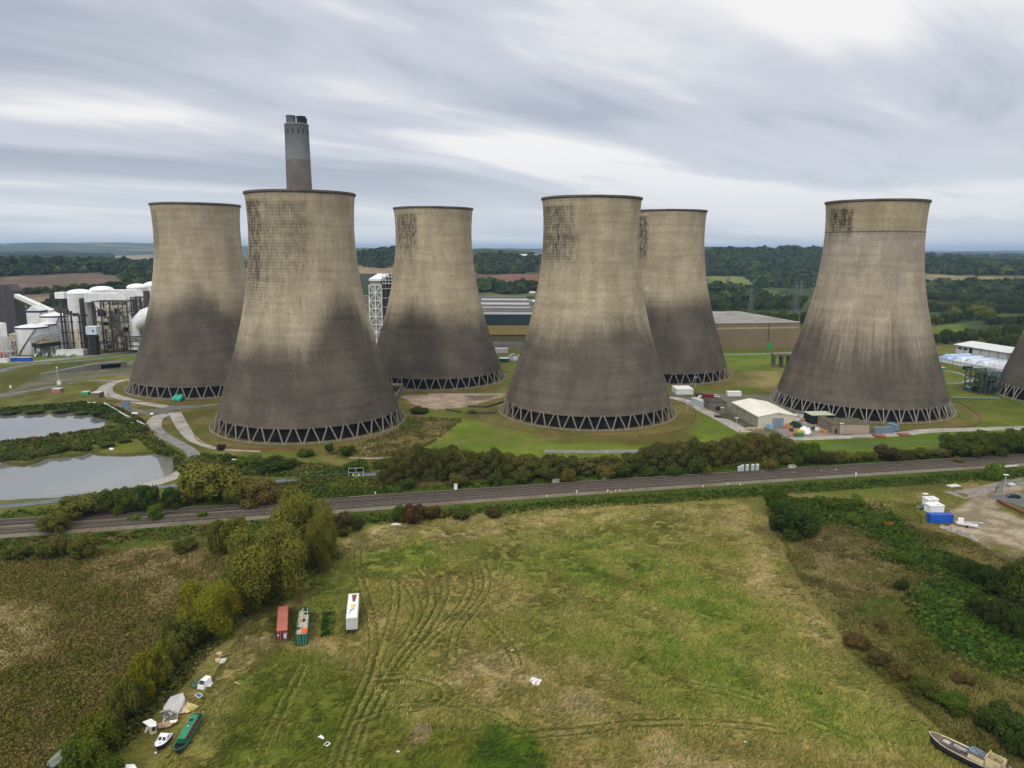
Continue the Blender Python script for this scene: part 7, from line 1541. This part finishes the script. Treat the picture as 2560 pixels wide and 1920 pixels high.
# gate with yellow signs and palisade fence
p = G(*Z2(1350, 1022)); t = thing('vehicle_gate', 'pale blue palisade gate with two yellow signs before the largest tower', 'gate', (*p, 0), math.radians(8)); mb = MB()
for a in (-2.1, 0, 2.1): mb.bar((a*1.35, 0, 0), (a*1.35, 0, 4.2), .16)
for hh in (.5, 2.4, 4.1): mb.bar((-2.8, 0, hh), (2.8, 0, hh), .12)
mb.build('frame', mat('pale_steel', (.42, .52, .54)), t)
for a in (-1.05, 1.0): MB().box(a-.3, a+.3, -.08, -.02, 1.0, 1.9).build('warning_sign', mat('sign_yellow', (.72, .68, .08)), t)
def palisade(L_, lab, h=2.1, m=None, st=.7):
    L_ = smooth(L_, 2); t = thing('palisade_fence', lab, 'fence', (*L_[0], 0)); mb = MB()
    for p, q in zip(L_[:-1], L_[1:]):
        for hh in (.5, h-.3): mb.bar((*p, hh), (*q, hh), .06)
    m = m or mat('fence_blue_green', (.13, .22, .22), .6, .1, 1.)
    mb.build('rail', m, t, True); mb = MB()
    for a, b_, c in dens(L_, st): mb.bar((a, b_, 0), (a, b_, h), .08, .04)
    o = mb.build('pales', m, t, True); o['kind'] = 'stuff'; return t
palisade(gz(Z2, (400, 1070), (640, 1060), (900, 1040), (1200, 1024), (1300, 1020)), 'blue-green palisade fence left of the gate')
palisade(gz(Z2, (1400, 1015), (1500, 1000), (1650, 990)), 'blue-green palisade fence right of the gate')
palisade(gz(Z1, (-60, 1262), (200, 1245), (450, 1225), (700, 1190)), 'blue-grey palisade fence along the lower pond')
palisade(gz(Z5, (-400, 1045), (0, 1035), (400, 1010), (900, 985), (1260, 965)), 'blue-green palisade fence on the bright verge right of the belt', 2.4)
palisade(gz(Z5, (1880, 1540), (1900, 1480), (2212, 1400), (2500, 1340)), 'green mesh fence round the car park on the right', 2.4, mat('mesh_green', (.03, .11, .08)))
# orange netting round the tower feet
def netting(cx, cy, r, a0, a1, lab):
    t = thing('safety_netting', lab, 'fence', (cx, cy, 0)); mb = MB(); n = 60
    for i in range(n):
        a, b_ = a0+(a1-a0)*i/n, a0+(a1-a0)*(i+1)/n; w1 = r*(1+.03*math.sin(a*5)); w2 = r*(1+.03*math.sin(b_*5)); p = (w1*math.cos(a), w1*math.sin(a)); q_ = (w2*math.cos(b_), w2*math.sin(b_))
        mb.bar((*p, .45), (*q_, .45), .04, .3+.2*((i*7) % 3)/3)
        if i % 2 == 0: mb.bar((*p, 0), (*p, 1.1), .07)
    mb.build('net', REDN, t)
R_ = math.radians
netting(41.5, 400.8, 60, R_(-120), R_(48), 'orange-red netting fence round the middle front tower'); netting(200.2, 419.2, 60, R_(-75), R_(35), 'orange-red netting fence round the seamed right tower'); netting(-103.8, 373.2, 57, R_(-150), R_(-60), 'rusty netting fence round the largest tower'); netting(-52.7, 505.2, 58, R_(-110), R_(-40), 'rusty netting fence round the smallest-looking tower'); netting(-197.3, 473.8, 58, R_(-150), R_(-60), 'rusty netting fence round the leftmost tower')
# low earth walls left of tower D
for i, q_ in enumerate((((240, 405), (400, 412), (560, 362)), ((220, 465), (490, 462)), ((55, 432), (180, 455)))):
    P = gz(Z3, *q_); t = thing('low_wall', 'dark low retaining wall left of the middle front tower, %s' % ('longest', 'middle', 'short')[i], 'wall', (*P[0], 0), 0, 'low walls near the middle front tower'); mb = MB()
    for a, b_ in zip(P[:-1], P[1:]): mb.bar((*a, .4), (*b_, .4), .8, .9)
    mb.build('wall', mat('dark_earth', (.06, .05, .035), .9, .3, .5), t, True)
p = G(*Z2(1705, 300)); t = thing('stair_platform', 'concrete stair platform on the flank of the largest tower', 'platform', (p[0]-2, p[1], 0)); MB().prism([(-5, -3), (5, -3), (5, 3), (-5, 3)], 5, 6.4).build('deck', CBASE, t); MB().prism([(4.8, -2), (5.5, -2), (2, -18), (0, -18)], 0, [5.5, 5.5, .4, .4]).build('stair', CBASE, t); MB().box(-4, 4, -2, 2, 0, 5).build('pier', CBASE, t)
mb = MB(); [mb.bar((a, -3, 6.4), (a, -3, 7.6), .12) for a in range(-5, 6, 2)]; mb.bar((-5, -3, 7.6), (5, -3, 7.6), .12); mb.build('railing', RAILG, t)
# ------------------------------------------------------------------ left side small things
for i, (X0, Y0, X1, Y1) in enumerate(((1508, 362, 1538, 330), (1545, 364, 1580, 326))):
    p = G(*Z1(X0, Y0)); q_ = G(*Z1(X1, Y1)); t = thing('green_tank', 'turquoise cylinder tank by the leftmost tower, %s one' % ('left', 'right')[i], 'tank', (*p, 0), 0, 'turquoise tanks'); mb = MB(); d = Vector((q_[0]-p[0], q_[1]-p[1], 0)); d = d.normalized()*min(d.length, 11)
    mb.tube([(0, 0, 1.6), (d.x*.04, d.y*.04, 1.6), (d.x*.96, d.y*.96, 1.6), (d.x, d.y, 1.6)], [.9, 1.45, 1.45, .9], 14); mb.build('drum', mat('turquoise', (.05, .42, .30), .5, .1, .4), t); MB().box(d.x*.2-.6, d.x*.2+.6, d.y*.2-.3, d.y*.2+.3, 0, .5).build('cradle', CBASE, t)
blkp('green_skip', 'bright green skip at the end of the pale ring path', 'skip', Z1, 705, 305, 762, 278, 3, mat('skip_green', (.03, .33, .07)))
blkp('brown_cabin', 'brown cabin with pale roof beside the bright green skip', 'cabin', Z1, 790, 328, 862, 285, 5, mat('brown_wall', (.17, .12, .09)), roof=LGREY)
blkp('pink_hut', 'faded pink low hut on the rough land at left', 'hut', Z1, 447, 285, 518, 252, 4, mat('faded_pink', (.36, .17, .14)))
blkp('white_instrument', 'small white instrument box left of the leftmost tower', 'instrument', Z1, 494, 214, 522, 184, 2, WHITER)
blkp('white_instrument', 'tiny white post box on the far left rough land', 'instrument', Z1, 82, 245, 94, 222, 1, WHITER)
p = G(*Z1(503, 180)); t = thing('weather_mast', 'thin weather mast beside the white instrument box', 'mast', (*p, 0)); MB().bar((0, 0, 0), (0, 0, 9), .18).build('pole', LGREY, t); MB().box(-.5, .5, -.3, .3, 8.6, 9.4).build('sensor', WHITER, t)
p = G(*Z1(1095, 432)); t = thing('notice_board', 'grey-blue notice board by the road junction', 'sign', (*p, 0)); MB().box(-2.4, 2.4, -.1, .1, 1.5, 5).build('panel', mat('board_blue', (.13, .18, .24)), t); MB().bar((-1.8, 0, 0), (-1.8, 0, 1.5), .2).build('leg', STEEL, t); MB().bar((1.8, 0, 0), (1.8, 0, 1.5), .2).build('leg', STEEL, t)
PIPE = mat('pipe_white', (.50, .48, .42), .7, .15, .3)
P = gz(Z1, (905, 385), (1080, 490), (1255, 575)); t = thing('pipeline', 'long pale pipeline running down beside the upper pond', 'pipe', (*P[0], 0)); mb = MB(); mb.tube([(*p, .8) for p in P], .55, 10); P2 = gz(Z1, (1255, 575), (1175, 612)); mb.tube([(*p, .8) for p in P2], .5, 10); mb.build('pipe', PIPE, t, True)
mb = MB(); [mb.bar((P[0][0]+(P[2][0]-P[0][0])*k_/9, P[0][1]+(P[2][1]-P[0][1])*k_/9, 0), (P[0][0]+(P[2][0]-P[0][0])*k_/9, P[0][1]+(P[2][1]-P[0][1])*k_/9, 1.5), 1.3, .5) for k_ in range(10)]; mb.build('saddle', CBASE, t, True)
P = gz(Z1, (755, 380), (835, 382)); t = thing('pipeline', 'short pale pipe at the head of the upper pond', 'pipe', (*P[0], 0)); MB().tube([(*p, .8) for p in P], .5, 8).build('pipe', PIPE, t, True)
for i, (a, b_, w_) in enumerate(((1168, 472, 1.5), (1314, 476, .8), (966, 782, .8), (1088, 515, .8), (1150, 560, 1.))):
    p = G(*Z1(a, b_)); t = thing('white_drum', 'small pale drum on the ground %s' % ('near the notice board', 'by the road junction', 'on the bank of the lower pond', 'beside the pipeline', 'near the pipeline elbow')[i], 'drum', (*p, 0)); MB().tube([(-w_, 0, .6), (w_, 0, .6)], .6, 10).build('drum', WHITER if i < 3 else mat('cream_drum', (.55, .52, .25)), t)
p = G(*Z1(305, 682)); t = thing('rust_heap', 'small rust-red heap on the spit between the ponds', 'scrap', (*p, 0)); MB().prism([(-3, -1), (3, -1), (3.5, 1), (-2, 1.5)], 0, [1, 1.4, .8, 1]).build('heap', RUST, t)
P = gz(Z1, (600, 395), (680, 380), (560, 440)); t = thing('jetty', 'dark timber jetty at the head of the upper pond', 'jetty', (*P[0], 0)); MB().bar((*P[0], .8), (*P[1], .8), 3, .4).build('deck', STEEL, t, True); MB().bar((*P[0], .7), (*P[2], .1), 1.4, .4).build('ramp', LGREY, t, True)
def lamp(z_, X_, Yb, Yt, lab, head=True):
    p = G(*z_(X_, Yb)); h = PL(*z_(X_, Yt), p[1])[1]; t = thing('lamp_post', lab, 'lamp post', (*p, 0), 0, 'lamp posts'); MB().tube([(0, 0, 0), (0, 0, h)], [.13, .08], 8).build('pole', LGREY, t)
    MB().box(-.9, .9, -.35, .35, h, h+.22).build('lamp_head', WHITER, t); return t
lamp(Z2, 297, 905, 862, 'white-topped short pole in the bramble below the largest tower')
lamp(Z4, 456, 585, 470, 'lamp post beside the concrete road bend'); lamp(Z4, 1013, 825, 668, 'lamp post at the lower end of the concrete road'); lamp(Z4, 855, 600, 550, 'short lamp post by the brown workshop'); lamp(Z4, 808, 480, 425, 'lamp post behind the brown workshop'); lamp(Z4, 547, 300, 200, 'lamp post before the half-hidden tower')
lamp(Z5, 100, 900, 733, 'lamp post in front of the buff building'); lamp(Z5, 1980, 1530, 1325, 'tall lamp post at the car park fence'); lamp(Z5, 2060, 1560, 1433, 'second lamp post behind the parked car'); lamp(Z5, 1062, 1665, 1543, 'lamp post beside the white containers')
# ------------------------------------------------------------------ yard clutter right of the cream warehouse
def item(nm, part, lab, cat, z_, X_, Y_, mb_, m, rz=0., grp=None):
    p = G(*z_(X_, Y_)); t = thing(nm, lab, cat, (*p, 0), rz, grp); mb_.build(part, m, t); return t
def skipm(): return MB().add([(-1.6, -.8, 0), (1.6, -.8, 0), (1.6, .8, 0), (-1.6, .8, 0), (-2.3, -1, 1.5), (2.3, -1, 1.5), (2.3, 1, 1.5), (-2.3, 1, 1.5)], [(0, 1, 5, 4), (1, 2, 6, 5), (2, 3, 7, 6), (3, 0, 4, 7), (0, 3, 2, 1)]).add([(-2.1, -.9, 1.2), (2.1, -.9, 1.2), (2.1, .9, 1.3), (-2.1, .9, 1.2)], [(0, 1, 2, 3)])
item('green_skip', 'body', 'green skip in front of the white bag heap', 'skip', Z4, 1740, 878, skipm(), GREENP)
item('yellow_skip', 'body', 'yellow skip behind the green skip', 'skip', Z4, 1755, 845, skipm(), YELLOW, .3)
for i, (X_, Y_, a) in enumerate(((1780, 815, 1.4), (1815, 840, 1.7), (1840, 820, 1.2), (1800, 800, 1.1), (1830, 862, 1.3), (1855, 852, 1.))): item('white_bag', 'bag', 'big white rubble bag in the heap right of the skips', 'bag', Z4, X_, Y_, MB().lathe([(0, 0), (a, .1), (a*1.1, .8), (a*.7, 1.6), (0, 1.8)], 10), WHITER, i, 'white bags heaped in the yard')
for i, (X_, Y_, c) in enumerate(((1640, 785, ORANGE), (1632, 760, mat('salmon', (.45, .25, .15))), (1745, 770, mat('salmon', (.45, .25, .15))), (2000, 830, ORANGE), (2040, 840, mat('salmon', (.45, .25, .15))), (1950, 810, WHITER), (1715, 700, WHITER), (1862, 690, WHITER), (1710, 645, WHITER), (1690, 865, ORANGE), (1800, 700, ORANGE), (1900, 800, STEEL), (1650, 820, STEEL), (1800, 745, GREYM))):
    item('yard_crate', 'crate', '%s box in the cluttered yard, %s counted from the roller door' % ({'orange_plastic': 'orange', 'salmon': 'salmon', 'clean_white': 'white', 'dark_steel': 'dark', 'grey_metal': 'grey'}[c.name.split('.')[0]], ORD[i]), 'crate', Z4, X_, Y_, MB().box(-.85, .85, -.7, .7, 0, 1.2).box(-.9, .9, -.75, .75, 1.2, 1.3), c, i*.4, 'boxes in the stores yard')
item('forklift', 'body', 'small orange forklift left of the yard boxes', 'forklift', Z4, 1600, 785, MB().box(-1.4, 1, -.6, .6, .3, 1.3).box(-.8, .4, -.5, .5, 1.3, 2.3).bar((1.1, 0, .1), (1.1, 0, 2.8), .3).tube([(-.9, -.7, .4), (-.9, .7, .4)], .4, 10).tube([(.7, -.7, .4), (.7, .7, .4)], .4, 10), ORANGE)
item('dark_green_machine', 'body', 'dark green covered machine beside the roller door', 'machine', Z4, 1695, 775, MB().box(-2.4, 2.4, -1.3, 1.3, 0, 2.2).box(-1.5, 1, -1, 1, 2.2, 3.), mat('dk_green', (.015, .04, .02)))
for i, (X_, Y_) in enumerate(((1380, 785), (1415, 790))): item('gas_cage', 'cage', 'pale blue cage against the warehouse wall, %s' % ('left', 'right')[i], 'cage', Z4, X_, Y_, MB().box(-.9, .9, -.5, .5, 0, 2.2), SKYB, 0, 'pale blue cages')
for i in range(7): item('pallet_stack', 'stack', 'low timber pallet stack in the row below the cream warehouse', 'pallet', Z4, 1145+i*28, 800-(i % 2)*6, MB().box(-.9, .9, -.7, .7, 0, .35).box(-.9, .9, -.7, .7, .45, .8), TIMBER, i*.1, 'pallet stacks below the cream warehouse')
item('dark_trough', 'body', 'dark trough beside the concrete road', 'trough', Z4, 845, 668, MB().box(-3.6, 3.6, -.8, .8, 0, 1.2), STEEL, math.radians(-35))
for i, (X_, Y_) in enumerate(((1800, 660), (1830, 650), (1750, 640), (1770, 690), (1890, 700), (1930, 705))): item('pipe_stack', 'pipes', 'stack of grey pipes behind the yard', 'pipe stack', Z4, X_, Y_, MB().tube([(-3, 0, .5), (3, 0, .5)], .5, 8).tube([(-3, .9, .5), (3, .9, .5)], .45, 8).tube([(-3, .45, 1.2), (3, .45, 1.2)], .45, 8), [GREYM, GREENP, mat('brown_pipes', (.2, .13, .08)), LGREY, NAVY, NAVY][i], .3*i, 'pipe stacks behind the yard')
def car(x_, y_, rz, body, lab, nm='parked_car', grp=None):
    t = thing(nm, lab, 'car', (x_, y_, 0), rz, grp)
    pr = [(-2.1, .35), (-2.1, .8), (-1.2, .95), (-.6, 1.42), (.8, 1.45), (1.5, 1.0), (2.1, .9), (2.15, .35)]
    v = [(p[0], -.86, p[1]) for p in pr]+[(p[0], .86, p[1]) for p in pr]; n = 8
    MB().add(v, [tuple(range(n)), tuple(range(2*n-1, n-1, -1))]+[(i, n+i, n+(i+1) % n, (i+1) % n) for i in range(n)]).build('body', body, t)
    mb = MB(); mb.add([(-1.15, -.75, 1.0), (-1.15, .75, 1.0), (-.65, .7, 1.4), (-.65, -.7, 1.4)], [(0, 3, 2, 1)]); [mb.box(-.7, .8, s*.88-.01, s*.88+.01, 1.0, 1.33) for s in (-1, 1)]; mb.add([(.85, -.7, 1.42), (.85, .7, 1.42), (1.45, .75, 1.05), (1.45, -.75, 1.05)], [(0, 1, 2, 3)]); mb.build('window', GLASS, t)['kind'] = 'stuff'
    for a in (-1.35, 1.35):
        for s in (-1, 1): MB().tube([(a, s*.72, .33), (a, s*.9, .33)], .33, 12).build('wheel', BLACK, t)
    for s in (-1, 1): MB().box(-2.13, -2.09, s*.65-.15, s*.65+.15, .6, .75).build('headlight', WHITER, t)
    return t
p = G(*Z7(1415, 418)); car(p[0], p[1], .1, mat('car_silver_green', (.10, .14, .12), .3, .05, .5), 'dark car beside the white containers')
p = G(*Z7(2128, 330)); car(p[0], p[1], math.radians(-12), mat('car_black', (.02, .035, .045), .25, .05, .5), 'black car in the fenced car park on the right')
for i, (X_, Y_, c) in enumerate(((755, 425, WHITER), (790, 430, LGREY), (600, 435, WHITER))): p = G(*Z4(X_, Y_)); car(p[0], p[1], i*.5, c, 'pale car beyond the maroon container, %s one' % ('middle', 'right', 'left')[i], grp='cars beyond the maroon container')
# white welfare units and the blue container
p = G(*Z7(1490, 408)); t = blk('welfare_unit', 'white welfare unit behind the other, nearest the lamp post', 'cabin', p[0], p[1], 4.0, 3.0, 2.9, WHITER, math.radians(5), roof=WHITER); MB().box(-1.2, 1.0, 1.2, 1.8, 3.08, 3.15).build('roof_vent', GREYM, t)
p = G(*Z7(1524, 455)); t = blk('welfare_unit', 'white welfare unit directly behind the blue container', 'cabin', p[0], p[1], 5.0, 3.4, 2.6, WHITER, math.radians(5), roof=WHITER); MB().box(.1, 1.9, .8, 1.4, 2.78, 2.85).build('roof_vent', LGREY, t)
a, b_ = G(*Z7(1460, 530)), G(*Z7(1648, 530)); p0 = b_; t = contnr('blue_container', 'bright blue shipping container in front of the white units', 'container', b_[0], b_[1]+1.2, math.dist(a, b_)-.5, math.pi/2+.0, BLUEP, None, W=2.44, H=2.7)
p = G(*Z7(1760, 560)); t = thing('boat_trailer', 'white folding trailer with long arm beside the blue container', 'trailer', (*p, 0), math.radians(-30)); MB().box(-3, 3, -.8, .8, .7, 1.2).build('bed', WHITE, t); MB().bar((-3.4, 0, 1.2), (4.5, 0, 2.2), .3).build('arm', SILVER, t); MB().box(-2.6, -1, -.5, .5, 1.2, 2.6).build('winch', WHITER, t)
for s in (-1, 1): MB().tube([(0, s*.9, .4), (0, s*1.1, .4)], .4, 12).build('wheel', BLACK, t)
p = G(*Z7(1740, 600)); q_ = G(*Z7(1860, 665)); t = thing('gravel_spoil', 'long grey spoil heap below the blue container', 'spoil heap', (*p, 0))
vs = []; fs = []; n = 14
for i in range(n):
    f_ = i/(n-1); c = Vector((p[0]-5+(q_[0]-p[0]+5)*f_, p[1]+5+(q_[1]-p[1]-5)*f_, 0)); hh = 1.3*math.sin(math.pi*f_)**.5*(1+.3*math.sin(i*2.1)); 
    for k_ in range(5): s = (k_/4-.5)*2; vs.append((c.x+s*1.7*.6, c.y+s*1.7*.8, max(-.1, hh*(1-s*s))+.02*((i*k_) % 3)))
MB().add(vs, [(i*5+k_, i*5+k_+1, (i+1)*5+k_+1, (i+1)*5+k_) for i in range(n-1) for k_ in range(4)], True).build('heap', mat('spoil', (.26, .24, .20), .95, .4, .8, bump=.2), t, True)
for i, (X_, Y_) in enumerate(((1655, 240), (2110, 228))): p = G(*Z7(X_, Y_)); t = thing('panel_pile', 'flat pile of pale panels %s' % ('in the rough grass north of the white units', 'by the car park')[i], 'panel', (*p, 0), .3, 'piles of pale panels'); MB().box(-2.4 if i == 0 else -1, 2.4 if i == 0 else 1, -1.2, 1.2, .1, .4).build('stack', LGREY, t); MB().bar((-2, -.6, .45), (1.8, .9, .6), .4, .1).build('loose_panel', WHITE, t)
P = gz(Z7, (2005, 362), (2080, 400), (2212, 462), (2300, 500)); t = thing('rust_wall', 'long rust-red low bank wall beside the dirt yard', 'wall', (*P[0], 0)); mb = MB(); [mb.bar((*a, .5), (*b_, .5), 1.2, 1.1) for a, b_ in zip(P[:-1], P[1:])]; mb.build('wall', mat('rust_red_bank', (.16, .06, .035), .9, .3, .5), t, True)
P = gz(Z5, (1960, 1250), (2140, 1235)); t = thing('crash_barrier', 'pale barrier near the tracks at the right edge', 'barrier', (*P[0], 0)); MB().bar((*P[0], .7), (*P[1], .7), .6, .5).build('rail', LGREY, t, True)
# ------------------------------------------------------------------ pylons
PYM = mat('pylon_grey', (.12, .14, .14), .6, .1, .1)
def pylon(X_, Yb, Yt, lab):
    p = G(X_, Yb); h = PL(X_, Yt, p[1])[1]; t = thing('electricity_pylon', lab, 'pylon', (*p, 0), .35, 'electricity pylons behind the ochre warehouse'); mb = MB(); w0 = h*.085
    def wd(f): return w0*(1-f)**1.1+.5
    lv = [0, .16, .3, .42, .52, .61, .69, .77, .85, .93, 1.]
    for i in range(len(lv)-1):
        a, b_ = lv[i], lv[i+1]; A, B = wd(a), wd(b_)
        cs = [(-1, -1), (1, -1), (1, 1), (-1, 1)]
        for k_ in range(4):
            c, d = cs[k_], cs[(k_+1) % 4]; mb.bar((c[0]*A, c[1]*A, a*h), (c[0]*B, c[1]*B, b_*h), .32); mb.bar((c[0]*A, c[1]*A, a*h), (d[0]*B, d[1]*B, b_*h), .2); mb.bar((d[0]*A, d[1]*A, a*h), (c[0]*B, c[1]*B, b_*h), .2); mb.bar((c[0]*B, c[1]*B, b_*h), (d[0]*B, d[1]*B, b_*h), .2)
    mb.build('tower', PYM, t)
    for f, l in ((.56, .17), (.73, .21), (.89, .14)):
        mb = MB(); l = l*h
        for s in (-1, 1):
            mb.bar((0, 0, f*h), (s*l, 0, f*h+.6), .3); mb.bar((0, 0, f*h+h*.045), (s*l, 0, f*h+.6), .25); mb.bar((s*l*.5, 0, f*h), (s*l*.5, 0, f*h+h*.03), .2); mb.bar((s*l, 0, f*h+.4), (s*l, 0, f*h-3.2), .35)
        mb.build('cross_arm', PYM, t)
pylon(1985, 806, 706, 'tallest-looking electricity pylon right behind the ochre warehouse'); pylon(1875, 790, 720, 'electricity pylon over the middle of the warehouse roof'); pylon(1817, 760, 690, 'far electricity pylon left, over the green field'); pylon(2000, 760, 700, 'pylon partly hidden by the seamed cooling tower')
# ------------------------------------------------------------------ distant town and traffic specks
def terr_blk(X_, Y_, w_, d_, h_, m, nm, lab, cat, grp):
    p = GT(X_*K, Y_*K); t = thing(nm, lab, cat, (p[0], p[1], float(terr(*p))), .2, grp); MB().box(-w_/2, w_/2, 0, d_, -2, h_).build('wall', m, t)
    MB().add([(-w_/2-1, -1, h_), (w_/2+1, -1, h_), (w_/2+1, d_+1, h_), (-w_/2-1, d_+1, h_), (-w_/2-1, d_/2, h_+3), (w_/2+1, d_/2, h_+3)], [(0, 1, 5, 4), (4, 5, 2, 3), (0, 4, 3), (1, 2, 5)]).build('roof', LGREY, t)
for i in range(12): terr_blk(1108+i*5.2, 558+(i % 3)*1.2, 38, 16, 7, WHITE, 'distant_building', 'tiny pale building in the far town between the centre towers', 'building', 'pale buildings of the far town')
for i, (X_, Y_) in enumerate(((1053, 624), (1060, 626), (1088, 628), (1150, 635), (1064, 627))):
    p = GT(X_*K, Y_*K); t = thing('distant_vehicle', 'white vehicle speck on the far road between the centre towers', 'vehicle', (p[0], p[1], float(terr(*p))+.3), .1, 'vehicles on the far road'); MB().box(-5, 5, -1.3, 1.3, .6, 3.6).build('body', WHITER, t); mb = MB(); [mb.tube([(a, -1.4, .5), (a, 1.4, .5)], .5, 8) for a in (-3.5, 3.5)]; mb.build('axle', BLACK, t)
z_floor = z.min()
# ------------------------------------------------------------------ haze: one closed box of thin even air
hm = bpy.data.materials.new('haze_air'); hm.use_nodes = True; nt = hm.node_tree; nt.nodes.clear()
out = N(nt, 'ShaderNodeOutputMaterial'); pv = N(nt, 'ShaderNodeVolumePrincipled'); pv.inputs['Color'].default_value = (.50, .72, 1.0, 1); pv.inputs['Density'].default_value = 6.0e-5; pv.inputs['Anisotropy'].default_value = .2
nt.links.new(pv.outputs[0], out.inputs['Volume'])
h = MB().box(-34500, 34500, -3200, 34500, float(z_floor)-1.2, 216).build('haze', hm); tag(h, kind='stuff')
